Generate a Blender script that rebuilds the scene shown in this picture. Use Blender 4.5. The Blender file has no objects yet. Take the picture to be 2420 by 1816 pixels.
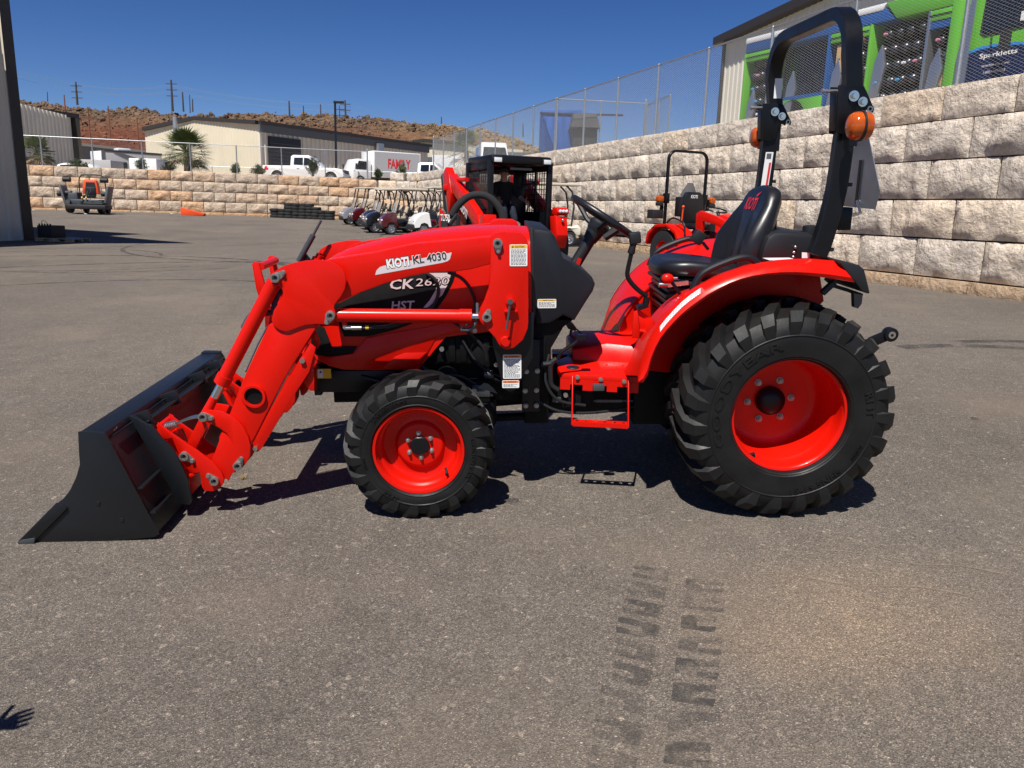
import bpy, bmesh, math, random
from mathutils import Vector, Matrix, Euler, noise
PI = math.pi
R = math.radians
rnd = random.Random(7)

# ------------------------------------------------------------------ camera, sky, sun, exposure
scene = bpy.context.scene
COL = scene.collection
cd = bpy.data.cameras.new('camera')
cam = bpy.data.objects.new('camera', cd); COL.objects.link(cam)
cd.sensor_fit = 'HORIZONTAL'; cd.sensor_width = 36.0
cd.lens = 36.0 * 1850.0 / 2420.0
cd.clip_start = 0.05; cd.clip_end = 3000
PITCH = R(12.586); ROLL = 0.028
fw = Vector((0, math.cos(PITCH), -math.sin(PITCH))); up0 = Vector((0, math.sin(PITCH), math.cos(PITCH)))
rt = Vector((1, 0, 0)) * math.cos(ROLL) + up0 * math.sin(ROLL)
up = Vector((-1, 0, 0)) * math.sin(ROLL) + up0 * math.cos(ROLL)
cam.matrix_world = Matrix(((rt.x, up.x, -fw.x, 0), (rt.y, up.y, -fw.y, 0), (rt.z, up.z, -fw.z, 1.4201), (0, 0, 0, 1)))
scene.camera = cam

SUN_AZ = R(20.5); SUN_EL = R(58.5)          # direction in which the shadows fall (from +Y towards +X) and height of the sun
world = bpy.data.worlds.new('World'); scene.world = world; world.use_nodes = True
wn = world.node_tree.nodes; wl = world.node_tree.links
sky = wn.new('ShaderNodeTexSky'); sky.sky_type = 'NISHITA'; sky.sun_disc = False
sky.sun_elevation = SUN_EL; sky.sun_rotation = PI + SUN_AZ
sky.altitude = 900; sky.air_density = 0.7; sky.dust_density = 0.0; sky.ozone_density = 3.0
bgn = wn['Background']; bgn.inputs['Strength'].default_value = 0.062
hs = wn.new('ShaderNodeHueSaturation'); hs.inputs['Saturation'].default_value = 1.27; hs.inputs['Hue'].default_value = .513
wl.new(sky.outputs['Color'], hs.inputs['Color']); wl.new(hs.outputs['Color'], bgn.inputs['Color'])
ld = bpy.data.lights.new('sun', 'SUN'); ld.energy = 5.0; ld.angle = R(0.53); ld.color = (1.0, 0.955, 0.89)
sun = bpy.data.objects.new('sun', ld); COL.objects.link(sun)
sd = Vector((math.sin(SUN_AZ) * math.cos(SUN_EL), math.cos(SUN_AZ) * math.cos(SUN_EL), -math.sin(SUN_EL)))
sun.rotation_euler = sd.to_track_quat('-Z', 'Y').to_euler(); sun.location = (-20, -40, 60)
vs = scene.view_settings
vs.view_transform = 'Standard'; vs.look = 'None'; vs.gamma = 1.0; vs.exposure = 0.45; vs.use_curve_mapping = False
scene.render.engine = 'CYCLES'
scene.cycles.use_denoising = True
scene.cycles.max_bounces = 6; scene.cycles.diffuse_bounces = 3; scene.cycles.glossy_bounces = 3
scene.cycles.transmission_bounces = 4; scene.cycles.transparent_max_bounces = 8

# ------------------------------------------------------------------ mesh helpers
class MB:
    def __init__(s, M=None):
        s.v = []; s.f = []; s.M = M
    def add(s, vs, fs):
        o = len(s.v)
        s.v += [tuple(s.M @ Vector(p)) for p in vs] if s.M is not None else [tuple(p) for p in vs]
        s.f += [tuple(i + o for i in f) for f in fs]
        return s
    def box(s, x0, x1, y0, y1, z0, z1):
        return s.add([(x0,y0,z0),(x1,y0,z0),(x1,y1,z0),(x0,y1,z0),(x0,y0,z1),(x1,y0,z1),(x1,y1,z1),(x0,y1,z1)],
                     [(0,3,2,1),(4,5,6,7),(0,1,5,4),(1,2,6,5),(2,3,7,6),(3,0,4,7)])
    def obox(s, c, h, rot=None):
        rot = rot or Matrix.Identity(3); c = Vector(c)
        P = [c + rot @ Vector((a*h[0], b*h[1], d*h[2])) for d in (-1,1) for a,b in ((-1,-1),(1,-1),(1,1),(-1,1))]
        return s.add(P, [(0,3,2,1),(4,5,6,7),(0,1,5,4),(1,2,6,5),(2,3,7,6),(3,0,4,7)])
    def bar(s, a, b, w, t, upv=(0,0,1)):                      # rectangular bar from a to b
        a = Vector(a); b = Vector(b); d = (b-a); L = d.length; d.normalize()
        u = Vector(upv); u = (u - d*u.dot(d))
        if u.length < 1e-4: u = Vector((1,0,0)) - d*d.x
        u.normalize(); n = d.cross(u)
        rot = Matrix((d, n, u)).transposed()
        return s.obox((a+b)/2, (L/2, w/2, t/2), rot)
    def prism(s, poly, y0, y1):                               # polygon in X,Z pushed along Y
        n = len(poly)
        A = sum(poly[i][0]*poly[(i+1)%n][1]-poly[(i+1)%n][0]*poly[i][1] for i in range(n))
        if A < 0: poly = poly[::-1]
        return s.add([(x,y0,z) for x,z in poly]+[(x,y1,z) for x,z in poly],
                     [tuple(range(n)), tuple(range(2*n-1,n-1,-1))]+[((i+1)%n, i, n+i, n+(i+1)%n) for i in range(n)])
    def prism_z(s, poly, z0, z1):
        n = len(poly)
        A = sum(poly[i][0]*poly[(i+1)%n][1]-poly[(i+1)%n][0]*poly[i][1] for i in range(n))
        if A < 0: poly = poly[::-1]
        return s.add([(x,y,z0) for x,y in poly]+[(x,y,z1) for x,y in poly],
                     [tuple(range(n-1,-1,-1)), tuple(range(n,2*n))]+[(i,(i+1)%n,n+(i+1)%n,n+i) for i in range(n)])
    def cyl(s, a, b, r, r1=None, n=16, caps=True):
        a = Vector(a); b = Vector(b); d = (b-a).normalized(); r1 = r if r1 is None else r1
        u = d.orthogonal().normalized(); w = d.cross(u)
        P = [a+(u*math.cos(2*PI*i/n)+w*math.sin(2*PI*i/n))*r for i in range(n)]+[b+(u*math.cos(2*PI*i/n)+w*math.sin(2*PI*i/n))*r1 for i in range(n)]
        F = [(i,(i+1)%n,n+(i+1)%n,n+i) for i in range(n)]
        if caps: F += [tuple(range(n-1,-1,-1)), tuple(range(n,2*n))]
        return s.add(P, F)
    def tube(s, path, r, n=8, closed=False, sec=None, upv=None):
        P = [Vector(p) for p in path]; m = len(P)
        rs = r if isinstance(r,(list,tuple)) else [r]*m
        T = []
        for i in range(m):
            a = P[(i-1)%m] if (closed or i>0) else P[i]; b = P[(i+1)%m] if (closed or i<m-1) else P[i]
            T.append((b-a).normalized())
        u = Vector(upv) if upv is not None else T[0].orthogonal()
        V = []
        sec = sec or [(math.cos(2*PI*i/n), math.sin(2*PI*i/n)) for i in range(n)]
        n = len(sec)
        for i in range(m):
            u = (u - T[i]*u.dot(T[i])).normalized(); w = T[i].cross(u)
            V += [P[i]+(u*a+w*b)*rs[i] for a,b in sec]
        F = []
        for i in range(m if closed else m-1):
            j = (i+1)%m
            F += [(i*n+k, i*n+(k+1)%n, j*n+(k+1)%n, j*n+k) for k in range(n)]
        if not closed: F += [tuple(range(n-1,-1,-1)), tuple(range((m-1)*n, m*n))]
        return s.add(V, F)
    def lathe(s, prof, c=(0,0,0), n=32, axis='Y', closed=False):   # prof [(radius, height along axis)]
        c = Vector(c); m = len(prof); V = []
        for r,h in prof:
            for i in range(n):
                a = 2*PI*i/n; p,q = r*math.cos(a), r*math.sin(a)
                V.append(c+Vector((p,h,q) if axis=='Y' else (p,q,h) if axis=='Z' else (h,p,q)))
        F = []
        for k in range(m if closed else m-1):
            l = (k+1)%m
            F += [(k*n+i, k*n+(i+1)%n, l*n+(i+1)%n, l*n+i) for i in range(n)]
        return s.add(V, F)
    def ball(s, c, r, nu=12, nv=8):
        r = r if isinstance(r,(tuple,list)) else (r,r,r); c = Vector(c); V = []; F = []
        for j in range(nv+1):
            t = PI*j/nv
            for i in range(nu):
                p = 2*PI*i/nu; V.append(c+Vector((r[0]*math.sin(t)*math.cos(p), r[1]*math.sin(t)*math.sin(p), r[2]*math.cos(t))))
        for j in range(nv):
            F += [(j*nu+i, (j+1)*nu+i, (j+1)*nu+(i+1)%nu, j*nu+(i+1)%nu) for i in range(nu)]
        return s.add(V, F)
    def loft(s, rings, caps=True, closed=True):
        n = len(rings[0]); V = [p for r in rings for p in r]; F = []
        for k in range(len(rings)-1):
            F += [(k*n+i, k*n+(i+1)%n, (k+1)*n+(i+1)%n, (k+1)*n+i) for i in range(n if closed else n-1)]
        if caps and closed: F += [tuple(range(n-1,-1,-1)), tuple(range((len(rings)-1)*n, len(rings)*n))]
        return s.add(V, F)
    def mesh(s, name, bevel=0, smooth=35, seg=2, fixn=True):
        me = bpy.data.meshes.new(name); me.from_pydata(s.v, [], s.f)
        if bevel or fixn:
            bm = bmesh.new(); bm.from_mesh(me)
            if fixn:
                bmesh.ops.remove_doubles(bm, verts=bm.verts, dist=1e-6)
                bmesh.ops.recalc_face_normals(bm, faces=bm.faces)
            if bevel:
                es = [e for e in bm.edges if len(e.link_faces)==2 and e.calc_face_angle(0) > R(34)]
                bmesh.ops.bevel(bm, geom=es, offset=bevel, segments=seg, affect='EDGES', clamp_overlap=True, profile=.5)
            bm.to_mesh(me); bm.free()
        if smooth:
            me.polygons.foreach_set('use_smooth', [True]*len(me.polygons))
            me.set_sharp_from_angle(angle=R(smooth))
        return me
    def build(s, name, mat, parent=None, bevel=0, smooth=35, seg=2, fixn=True):
        return link(name, s.mesh(name, bevel, smooth, seg, fixn), mat, parent)

def link(name, me, mat=None, parent=None, M=None):
    o = bpy.data.objects.new(name, me); COL.objects.link(o)
    if mat is not None and not me.materials: me.materials.append(mat)
    if parent is not None: o.parent = parent
    if M is not None: o.matrix_local = M
    return o
def empty(name, M=None):
    o = bpy.data.objects.new(name, None); COL.objects.link(o); o.empty_display_size = .2
    if M is not None: o.matrix_world = M
    return o
def tag(o, label=None, cat=None, group=None, kind=None):
    if label: o['label'] = label
    if cat: o['category'] = cat
    if group: o['group'] = group
    if kind: o['kind'] = kind
    return o
def copy_tree(o, parent=None):
    c = o.copy(); COL.objects.link(c); c.parent = parent
    for ch in list(o.children): copy_tree(ch, c)
    return c
def TRS(loc, rz=0, sc=1.0, rx=0, ry=0):
    return Matrix.Translation(loc) @ Euler((rx,ry,rz)).to_matrix().to_4x4() @ Matrix.Scale(sc,4)
def arc(cx, cz, r, a0, a1, n):
    return [(cx+r*math.cos(R(a0+(a1-a0)*i/n)), cz+r*math.sin(R(a0+(a1-a0)*i/n))) for i in range(n+1)]
def rounded(x0, x1, z0, z1, r, n=4):
    return arc(x1-r,z1-r,r,0,90,n)+arc(x0+r,z1-r,r,90,180,n)+arc(x0+r,z0+r,r,180,270,n)+arc(x1-r,z0+r,r,270,360,n)
def spline(pts, n=6, closed=False):
    P = [Vector(p) for p in pts]; m = len(P); out = []
    for i in range(m if closed else m-1):
        p1 = P[i]; p2 = P[(i+1)%m]
        p0 = P[(i-1)%m] if (closed or i>0) else p1; p3 = P[(i+2)%m] if (closed or i+2<m) else p2
        for k in range(n):
            t = k/n
            out.append(.5*((2*p1)+(p2-p0)*t+(2*p0-5*p1+4*p2-p3)*t*t+(3*p1-p0-3*p2+p3)*t**3))
    if not closed: out.append(P[-1])
    return [tuple(q) for q in out]
def lerp(tab, x):
    if x <= tab[0][0]: return tab[0][1]
    for (a,b),(c,d) in zip(tab, tab[1:]):
        if x <= c: return b+(d-b)*(x-a)/(c-a)
    return tab[-1][1]

_fontcache = {}
def text_mesh(txt, size=1.0, extrude=0.0, bold=0.0, align='LEFT', spacing=1.0, shear=0.0):
    cu = bpy.data.curves.new('lettering', 'FONT'); cu.body = txt; cu.size = size; cu.extrude = extrude
    cu.offset = bold; cu.align_x = align; cu.space_character = spacing; cu.shear = shear; cu.resolution_u = 2
    o = bpy.data.objects.new('lettering', cu); COL.objects.link(o)
    bpy.context.view_layer.update()
    me = bpy.data.meshes.new_from_object(o.evaluated_get(bpy.context.evaluated_depsgraph_get()))
    bpy.data.objects.remove(o); bpy.data.curves.remove(cu)
    return me
def lettering(name, txt, mat, parent, M, size, height=None, width=None, extrude=0.0006, bold=0.0, align='LEFT', shear=0.0, spacing=1.0):
    """text in its own XY plane, placed by M; width/height rescale it"""
    me = text_mesh(txt, 1.0, 0.0, bold, align, spacing, shear)
    xs = [v.co.x for v in me.vertices]; ys = [v.co.y for v in me.vertices]
    sx = (width/(max(xs)-min(xs))) if width else size
    sy = (height/(max(ys)-min(ys))) if height else (sx if width else size)
    x0 = min(xs) if width else 0; y0 = min(ys) if height else 0
    for v in me.vertices: v.co = Vector(((v.co.x-x0)*sx, (v.co.y-y0)*sy, extrude))
    me.materials.clear()
    return link(name, me, mat, parent, M)
# plane facing -Y (towards the camera): text x -> +X, text y -> +Z
def facing(x, y, z, rot=0.0):
    return Matrix.Translation((x,y,z)) @ Matrix.Rotation(-rot,4,'Y') @ Matrix.Rotation(PI/2,4,'X')

# ------------------------------------------------------------------ materials
M = {}
def mat(key, col, rough=.5, metal=0, coat=0, var=0, vscale=8, bump=0, bscale=60, col2=None, spec=None, emit=None, alpha=None, dist=.01, detail=4, coord='Object', trans=0, rvar=0):
    m = bpy.data.materials.new(key); m.use_nodes = True; M[key] = m
    nt = m.node_tree; b = nt.nodes['Principled BSDF']; L = nt.links
    b.inputs['Base Color'].default_value = (*col,1); b.inputs['Roughness'].default_value = rough; b.inputs['Metallic'].default_value = metal
    b.inputs['Coat Weight'].default_value = coat; b.inputs['Coat Roughness'].default_value = .06
    if spec is not None: b.inputs['Specular IOR Level'].default_value = spec
    if trans: b.inputs['Transmission Weight'].default_value = trans
    if alpha is not None: b.inputs['Alpha'].default_value = alpha
    if emit: b.inputs['Emission Color'].default_value = (*emit[:3],1); b.inputs['Emission Strength'].default_value = emit[3]
    if var or bump or col2 or rvar:
        tc = nt.nodes.new('ShaderNodeTexCoord')
    if var or col2:
        nz = nt.nodes.new('ShaderNodeTexNoise'); nz.inputs['Scale'].default_value = vscale; nz.inputs['Detail'].default_value = detail
        L.new(tc.outputs[coord], nz.inputs['Vector'])
        rp = nt.nodes.new('ShaderNodeValToRGB'); rp.color_ramp.elements[0].position = .3; rp.color_ramp.elements[1].position = .7
        c2 = col2 or tuple(min(1,c*(1+var)) for c in col); c1 = col if col2 else tuple(c*(1-var) for c in col)
        rp.color_ramp.elements[0].color = (*c1,1); rp.color_ramp.elements[1].color = (*c2,1)
        L.new(nz.outputs['Fac'], rp.inputs['Fac']); L.new(rp.outputs['Color'], b.inputs['Base Color'])
    if rvar:
        nr = nt.nodes.new('ShaderNodeTexNoise'); nr.inputs['Scale'].default_value = 4; nr.inputs['Detail'].default_value = 7; nr.inputs['Roughness'].default_value = .7; L.new(tc.outputs[coord], nr.inputs['Vector'])
        mr = nt.nodes.new('ShaderNodeMapRange'); mr.inputs[1].default_value = .35; mr.inputs[2].default_value = .68; mr.inputs[3].default_value = rough-rvar*.4; mr.inputs[4].default_value = rough+rvar; L.new(nr.outputs['Fac'], mr.inputs[0]); L.new(mr.outputs[0], b.inputs['Roughness'])
    if bump:
        nb = nt.nodes.new('ShaderNodeTexNoise'); nb.inputs['Scale'].default_value = bscale; nb.inputs['Detail'].default_value = 3
        L.new(tc.outputs[coord], nb.inputs['Vector'])
        bp = nt.nodes.new('ShaderNodeBump'); bp.inputs['Strength'].default_value = bump; bp.inputs['Distance'].default_value = dist
        L.new(nb.outputs['Fac'], bp.inputs['Height']); L.new(bp.outputs['Normal'], b.inputs['Normal'])
    return m
mat('red', (.60,.007,.002), .28, coat=.06, bump=.05, bscale=120, dist=.002, spec=.22, rvar=.16)
mat('red_dull', (.50,.004,.002), .45, bump=.05, bscale=200, dist=.002)
mat('black_paint', (.0045,.005,.0065), .34, bump=.15, bscale=350, dist=.002, spec=.35, rvar=.12)
mat('bucket_paint', (.007,.0085,.011), .33, bump=.35, bscale=420, dist=.003)
mat('black_plastic', (.010,.011,.013), .5, bump=.2, bscale=500, dist=.001)
mat('cowl', (.010,.012,.017), .5, bump=.2, bscale=600, dist=.001, spec=.35, rvar=.1)
mat('vinyl', (.010,.010,.012), .36, bump=.15, bscale=300, dist=.001)
mat('rubber', (.0065,.0065,.0065), .52, var=.4, vscale=9, bump=.25, bscale=90, dist=.002, spec=.35, rvar=.15)
mat('engine', (.0035,.0035,.004), .6, var=.4, vscale=20, spec=.2)
mat('chrome', (.70,.71,.72), .18, metal=1)
mat('zinc', (.52,.53,.52), .34, metal=1, bump=.1, bscale=300, dist=.001)
mat('pin', (.36,.345,.32), .4, metal=.8, var=.2, vscale=60)
mat('steel_dark', (.10,.11,.12), .42, metal=.6)
mat('amber', (.46,.080,.003), .10, coat=.6, var=.25, vscale=30)
mat('steel_plate', (.34,.37,.41), .38, metal=.9, var=.15, vscale=5)
mat('white_decal', (.78,.78,.76), .45)
mat('grey_decal', (.62,.55,.56), .45)
mat('pink_grey', (.66,.52,.53), .4)
mat('dark_decal', (.03,.03,.035), .4)
mat('yellow_decal', (.80,.50,.02), .45)
mat('orange_decal', (.80,.20,.02), .45)
mat('print', (.10,.10,.11), .5)
mat('red_print', (.62,.02,.03), .5)
mat('foil', (.75,.76,.78), .28, metal=1, bump=.8, bscale=90, dist=.01)
# ------------------------------------------------------------------ ground, walls, terraces, hill
import numpy as np
_C = [(-8.6,41.5,.42),(-7.9,39.5,.42),(-7,37.2,.34),(-6.4,35.2,.27),(-5.6,33.5,.24),(-4.2,31.5,.30),(-23,42.5,.58),(-28,46.6,.62),(-16.5,51.5,.53),(-9.5,52.5,.44),(-5.6,48,.38),
      (-15,25,.08),(-30,30,.15),(-40,15,-.1),(-20,8,-.25),(-12,2,-.35),(-8,14,.05),(0,15,.36),(-2,22,.36),(0,-8,-.45),(12,-6,-.1),(9.0,6,.34),(-30,-6,-.6)]
for t in (5,10,15,20,26,33,40): _C.append((10.2*.94643-.32294*t, 10.2*.32294+.94643*t, .345))
for x in (-2.6,-1.2,0,1.2,2.6):
    for y in (1.6,3.4,5.0): _C.append((x,y,(.03075*(x+.4066)+.04813*(y-3.4266))/.99837))
_P = np.array([(a,b) for a,b,_ in _C]); _Z = np.array([c for *_,c in _C])
def _phi(d2): return np.where(d2>1e-9, .5*d2*np.log(d2+1e-12), 0)
_n = len(_C); _K = _phi(((_P[:,None]-_P[None])**2).sum(-1))+np.eye(_n)*.5
_A = np.zeros((_n+3,_n+3)); _A[:_n,:_n] = _K; _A[:_n,_n] = 1; _A[:_n,_n+1:] = _P; _A[_n,:_n] = 1; _A[_n+1:,:_n] = _P.T
_S = np.linalg.solve(_A, np.concatenate([_Z,[0,0,0]]))
_LOC = Vector((-.03075,-.04813,.99837))
def gz(x, y):
    xc = min(14,max(-40,x)); yc = min(54,max(-10,y))
    d2 = ((_P-np.array((xc,yc)))**2).sum(1)
    z = float(_phi(d2)@_S[:_n]+_S[_n]+_S[_n+1]*xc+_S[_n+2]*yc)
    # the patch under the tractor is an even plane
    zl = (.03075*(x+.4066)+.04813*(y-3.4266))/.99837
    dx = max(0,abs(x-.2)-2.6); dy = max(0,abs(y-3.6)-2.0); k = max(0,1-math.hypot(dx,dy)/4); k = k*k*(3-2*k)
    return zl*k+z*(1-k)
xs = [-140,-90,-60]+[-45+1.5*i for i in range(26)]+[-6+.5*i for i in range(25)]+[6.5+1*i for i in range(9)]+[20,40,80]
ys = [-60,-30,-12]+[-8+1*i for i in range(8)]+[.0+.5*i for i in range(17)]+[9+1.5*i for i in range(31)]+[58]
mb = MB(); nx = len(xs)
mb.add([(x,y,gz(x,y)) for y in ys for x in xs], [(j*nx+i,j*nx+i+1,(j+1)*nx+i+1,(j+1)*nx+i) for j in range(len(ys)-1) for i in range(nx-1)])

def asphalt():
    m = bpy.data.materials.new('asphalt'); m.use_nodes = True; M['asphalt'] = m
    nt = m.node_tree; N = nt.nodes; L = nt.links; b = N['Principled BSDF']
    tc = N.new('ShaderNodeTexCoord')
    def noise_(sc, det=2, rough=.5, off=0):
        n = N.new('ShaderNodeTexNoise'); n.inputs['Scale'].default_value = sc; n.inputs['Detail'].default_value = det; n.inputs['Roughness'].default_value = rough
        mp = N.new('ShaderNodeMapping'); mp.inputs['Location'].default_value = (off,off*.7,0); L.new(tc.outputs['Object'],mp.inputs['Vector']); L.new(mp.outputs['Vector'],n.inputs['Vector']); return n
    def ramp(src, stops):
        r = N.new('ShaderNodeValToRGB'); e = r.color_ramp.elements
        e[0].position,e[0].color = stops[0][0],(*stops[0][1],1); e[1].position,e[1].color = stops[-1][0],(*stops[-1][1],1)
        for p,c in stops[1:-1]: q = e.new(p); q.color = (*c,1)
        L.new(src,r.inputs['Fac']); return r
    def mix(kind, fac, a, b_):
        x = N.new('ShaderNodeMix'); x.data_type = 'RGBA'; x.blend_type = kind
        if isinstance(fac,float): x.inputs['Factor'].default_value = fac
        else: L.new(fac, x.inputs['Factor'])
        L.new(a,x.inputs['A']); L.new(b_,x.inputs['B']); return x.outputs['Result']
    big = ramp(noise_(.35,4).outputs['Fac'], [(.30,(.122,.106,.091)),(.5,(.146,.127,.108)),(.72,(.168,.145,.121))])
    mid = ramp(noise_(5,5,.65,3).outputs['Fac'], [(.3,(.88,.88,.88)),(.7,(1.08,1.08,1.08))])
    v = N.new('ShaderNodeTexVoronoi'); v.inputs['Scale'].default_value = 260; L.new(tc.outputs['Object'],v.inputs['Vector'])
    hs = N.new('ShaderNodeSeparateColor'); L.new(v.outputs['Color'],hs.inputs['Color'])
    st = ramp(hs.outputs[0], [(0,(.46,.46,.47)),(.35,(.78,.77,.76)),(.62,(1.0,1.0,1.0)),(.88,(1.28,1.26,1.24)),(.97,(1.8,1.75,1.68)),(1,(2.7,2.6,2.45))])
    v2 = N.new('ShaderNodeTexVoronoi'); v2.inputs['Scale'].default_value = 62; L.new(tc.outputs['Object'],v2.inputs['Vector'])
    h2 = N.new('ShaderNodeSeparateColor'); L.new(v2.outputs['Color'],h2.inputs['Color'])
    st2 = ramp(h2.outputs[1], [(0,(.86,.86,.86)),(.5,(1,1,1)),(.96,(1.06,1.05,1.04)),(.992,(1.6,1.55,1.5)),(1,(1.9,1.85,1.75))])
    c = mix('MULTIPLY',1.0,big.outputs['Color'],mid.outputs['Color']); c = mix('MULTIPLY',1.0,c,st.outputs['Color']); c = mix('MULTIPLY',1.0,c,st2.outputs['Color'])
    # pale dust blown over the right-hand foreground
    du = ramp(noise_(.8,3,.5,11).outputs['Fac'], [(.50,(0,0,0)),(.78,(.35,.35,.35))])
    dust = N.new('ShaderNodeRGB'); dust.outputs[0].default_value = (.25,.19,.135,1)
    c = mix('MIX', du.outputs['Color'], c, dust.outputs[0])
    sp = N.new('ShaderNodeMapping'); sp.vector_type = 'TEXTURE'; sp.inputs['Location'].default_value = (1.25,2.55,0); sp.inputs['Scale'].default_value = (1.25,.95,30); sp.inputs['Rotation'].default_value = (0,0,.35); L.new(tc.outputs['Object'],sp.inputs['Vector'])
    gr = N.new('ShaderNodeTexGradient'); gr.gradient_type = 'QUADRATIC_SPHERE'; L.new(sp.outputs[0],gr.inputs[0])
    nd = noise_(2.6,5,.6,5); mm = N.new('ShaderNodeMath'); mm.operation = 'MULTIPLY'; L.new(gr.outputs['Fac'],mm.inputs[0]); L.new(nd.outputs['Fac'],mm.inputs[1])
    m2 = N.new('ShaderNodeMath'); m2.operation = 'MULTIPLY'; m2.use_clamp = True; m2.inputs[1].default_value = 1.7; L.new(mm.outputs[0],m2.inputs[0])
    c = mix('MIX', m2.outputs[0], c, mix('MULTIPLY',1.0,dust.outputs[0],st.outputs['Color']))
    L.new(c, b.inputs['Base Color']); b.inputs['Roughness'].default_value = .88; b.inputs['Specular IOR Level'].default_value = .25
    bp = N.new('ShaderNodeBump'); bp.inputs['Strength'].default_value = .85; bp.inputs['Distance'].default_value = .004
    L.new(v.outputs['Distance'], bp.inputs['Height']); L.new(bp.outputs['Normal'], b.inputs['Normal'])
    return m
asphalt()
ground = mb.build('ground', M['asphalt'], smooth=60, fixn=False); tag(ground, kind='structure')

# faint rubber and dust marks on the asphalt
def mark_mat(key, col, a, sc):
    m = mat(key, col, .9); nt = m.node_tree; N = nt.nodes; L = nt.links; b = N['Principled BSDF']
    tc = N.new('ShaderNodeTexCoord'); n = N.new('ShaderNodeTexNoise'); n.inputs['Scale'].default_value = sc; n.inputs['Detail'].default_value = 6; n.inputs['Roughness'].default_value = .7
    L.new(tc.outputs['Object'], n.inputs['Vector']); r = N.new('ShaderNodeMapRange'); r.inputs[1].default_value = .38; r.inputs[2].default_value = .62; r.inputs[3].default_value = 0; r.inputs[4].default_value = a
    L.new(n.outputs['Fac'], r.inputs[0]); L.new(r.outputs[0], b.inputs['Alpha']); return m
mark_mat('rubber_print', (.045,.042,.040), .62, 11); mark_mat('rubber_print_faint', (.055,.051,.048), .42, 9); mark_mat('rubber_skid', (.055,.050,.045), .75, 3.5); mark_mat('dust_mark', (.26,.20,.145), .55, 6)
def sheet(pts, name, m, h=.003): return MB().add([(x,y,gz(x,y)+h) for x,y in pts],[tuple(range(len(pts)))]).build(name, m, ground, smooth=0, fixn=False)
def ribbon(path, w, name, m, h=.003):
    P = [Vector((x,y)) for x,y in path]; V = []; 
    for i,p in enumerate(P):
        d = (P[min(i+1,len(P)-1)]-P[max(i-1,0)]).normalized(); n = Vector((-d.y,d.x))*w/2
        for q in (p+n,p-n): V.append((q.x,q.y,gz(q.x,q.y)+h))
    return MB().add(V,[(2*i,2*i+1,2*i+3,2*i+2) for i in range(len(P)-1)]).build(name, m, ground, smooth=0, fixn=False)
# block prints of a lug tyre, two columns, running towards the camera
c0,c1 = Vector((.69,2.92)),Vector((.41,1.88))
dv = (c1-c0).normalized(); nv = Vector((-dv.y,dv.x))
r5 = random.Random(5)
for k in range(9):
    for sd_ in (0,1):
        a = c0+dv*(.135*k+(.045 if sd_ else 0)); s = 1 if sd_ else -1
        def P(u,v): q = a+dv*u+nv*(s*(.035+v)); return (q.x,q.y)
        w = .145*r5.uniform(.85,1.05)
        sheet([P(0,0),P(-.012,w*.55),P(-.02,w),P(.016,w),P(.03,w*.45),P(.06,w*.45),P(.048,w),P(.085,w*.95),P(.09,0)][::s], 'tyre_print', M['rubber_print_faint' if (k<2 or r5.random()<.4) else 'rubber_print'])
# skid arcs further away
for (cx,cy,r,a0,a1,w) in ((-9,20,5.2,150,300,.09),(-8,22,7.5,170,290,.08),(-14,29,9,-60,60,.10),(-5,17,9,160,250,.07),(-12,17,4,20,160,.08),(-2,14,12,120,200,.07),(4.2,5.3,1.9,-60,110,.16),(4.9,5.5,2.0,-60,110,.14),(-6,9,4.0,60,200,.12),(-7,11,5.5,40,190,.14),(-10,12,6.5,20,120,.16),(-3,24,8,180,300,.12)):
    ribbon([(cx+r*math.cos(R(a0+(a1-a0)*i/28)),cy+r*math.sin(R(a0+(a1-a0)*i/28))) for i in range(29)], w, 'skid_mark', M['rubber_skid'])
for (x0,y0_,x1,y1_,w) in ((-16,17,-3,12.5,.05),(-3.5,8.5,-1.8,7.8,.03),(1.0,2.9,1.75,2.75,.012),(1.35,3.1,2.0,2.9,.01),(.75,2.75,1.0,2.68,.012)):
    ribbon([(x0+(x1-x0)*i/10,y0_+(y1_-y0_)*i/10+.02*math.sin(i)) for i in range(11)], w, 'scratch_mark', M['dust_mark'], .004)
for (x,y) in ((1.62,4.6),(.02,3.62),(3.0,4.9)): sheet([(x+.04*math.cos(2*PI*i/9)*r5.uniform(.6,1.1),y+.05*math.sin(2*PI*i/9)*r5.uniform(.6,1.1)) for i in range(9)], 'oil_spot', M['rubber_print'])

# loose grit and pebbles in the foreground
rq = random.Random(17); mb = MB()
ic8 = [(1,0,0),(-1,0,0),(0,1,0),(0,-1,0),(0,0,1),(0,0,-1)]; f8 = [(0,2,4),(2,1,4),(1,3,4),(3,0,4),(2,0,5),(1,2,5),(3,1,5),(0,3,5)]
for k in range(900):
    y = rq.uniform(1.7,7.5); x = rq.uniform(-.75,.75)*y; r = rq.uniform(.0015,.0035)*(1 if rq.random()<.93 else 2.0); z = gz(x,y)+r*.4
    mb.add([(x+a*r*rq.uniform(.7,1.4),y+b*r*rq.uniform(.7,1.4),z+c*r*rq.uniform(.5,.9)) for a,b,c in ic8], f8)
mat('grit',(.30,.27,.235),.9,var=.5,vscale=3)
tag(mb.build('grit', M['grit'], smooth=0, fixn=False), 'pale grit and pebbles scattered over the asphalt', 'grit', kind='stuff')
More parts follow.
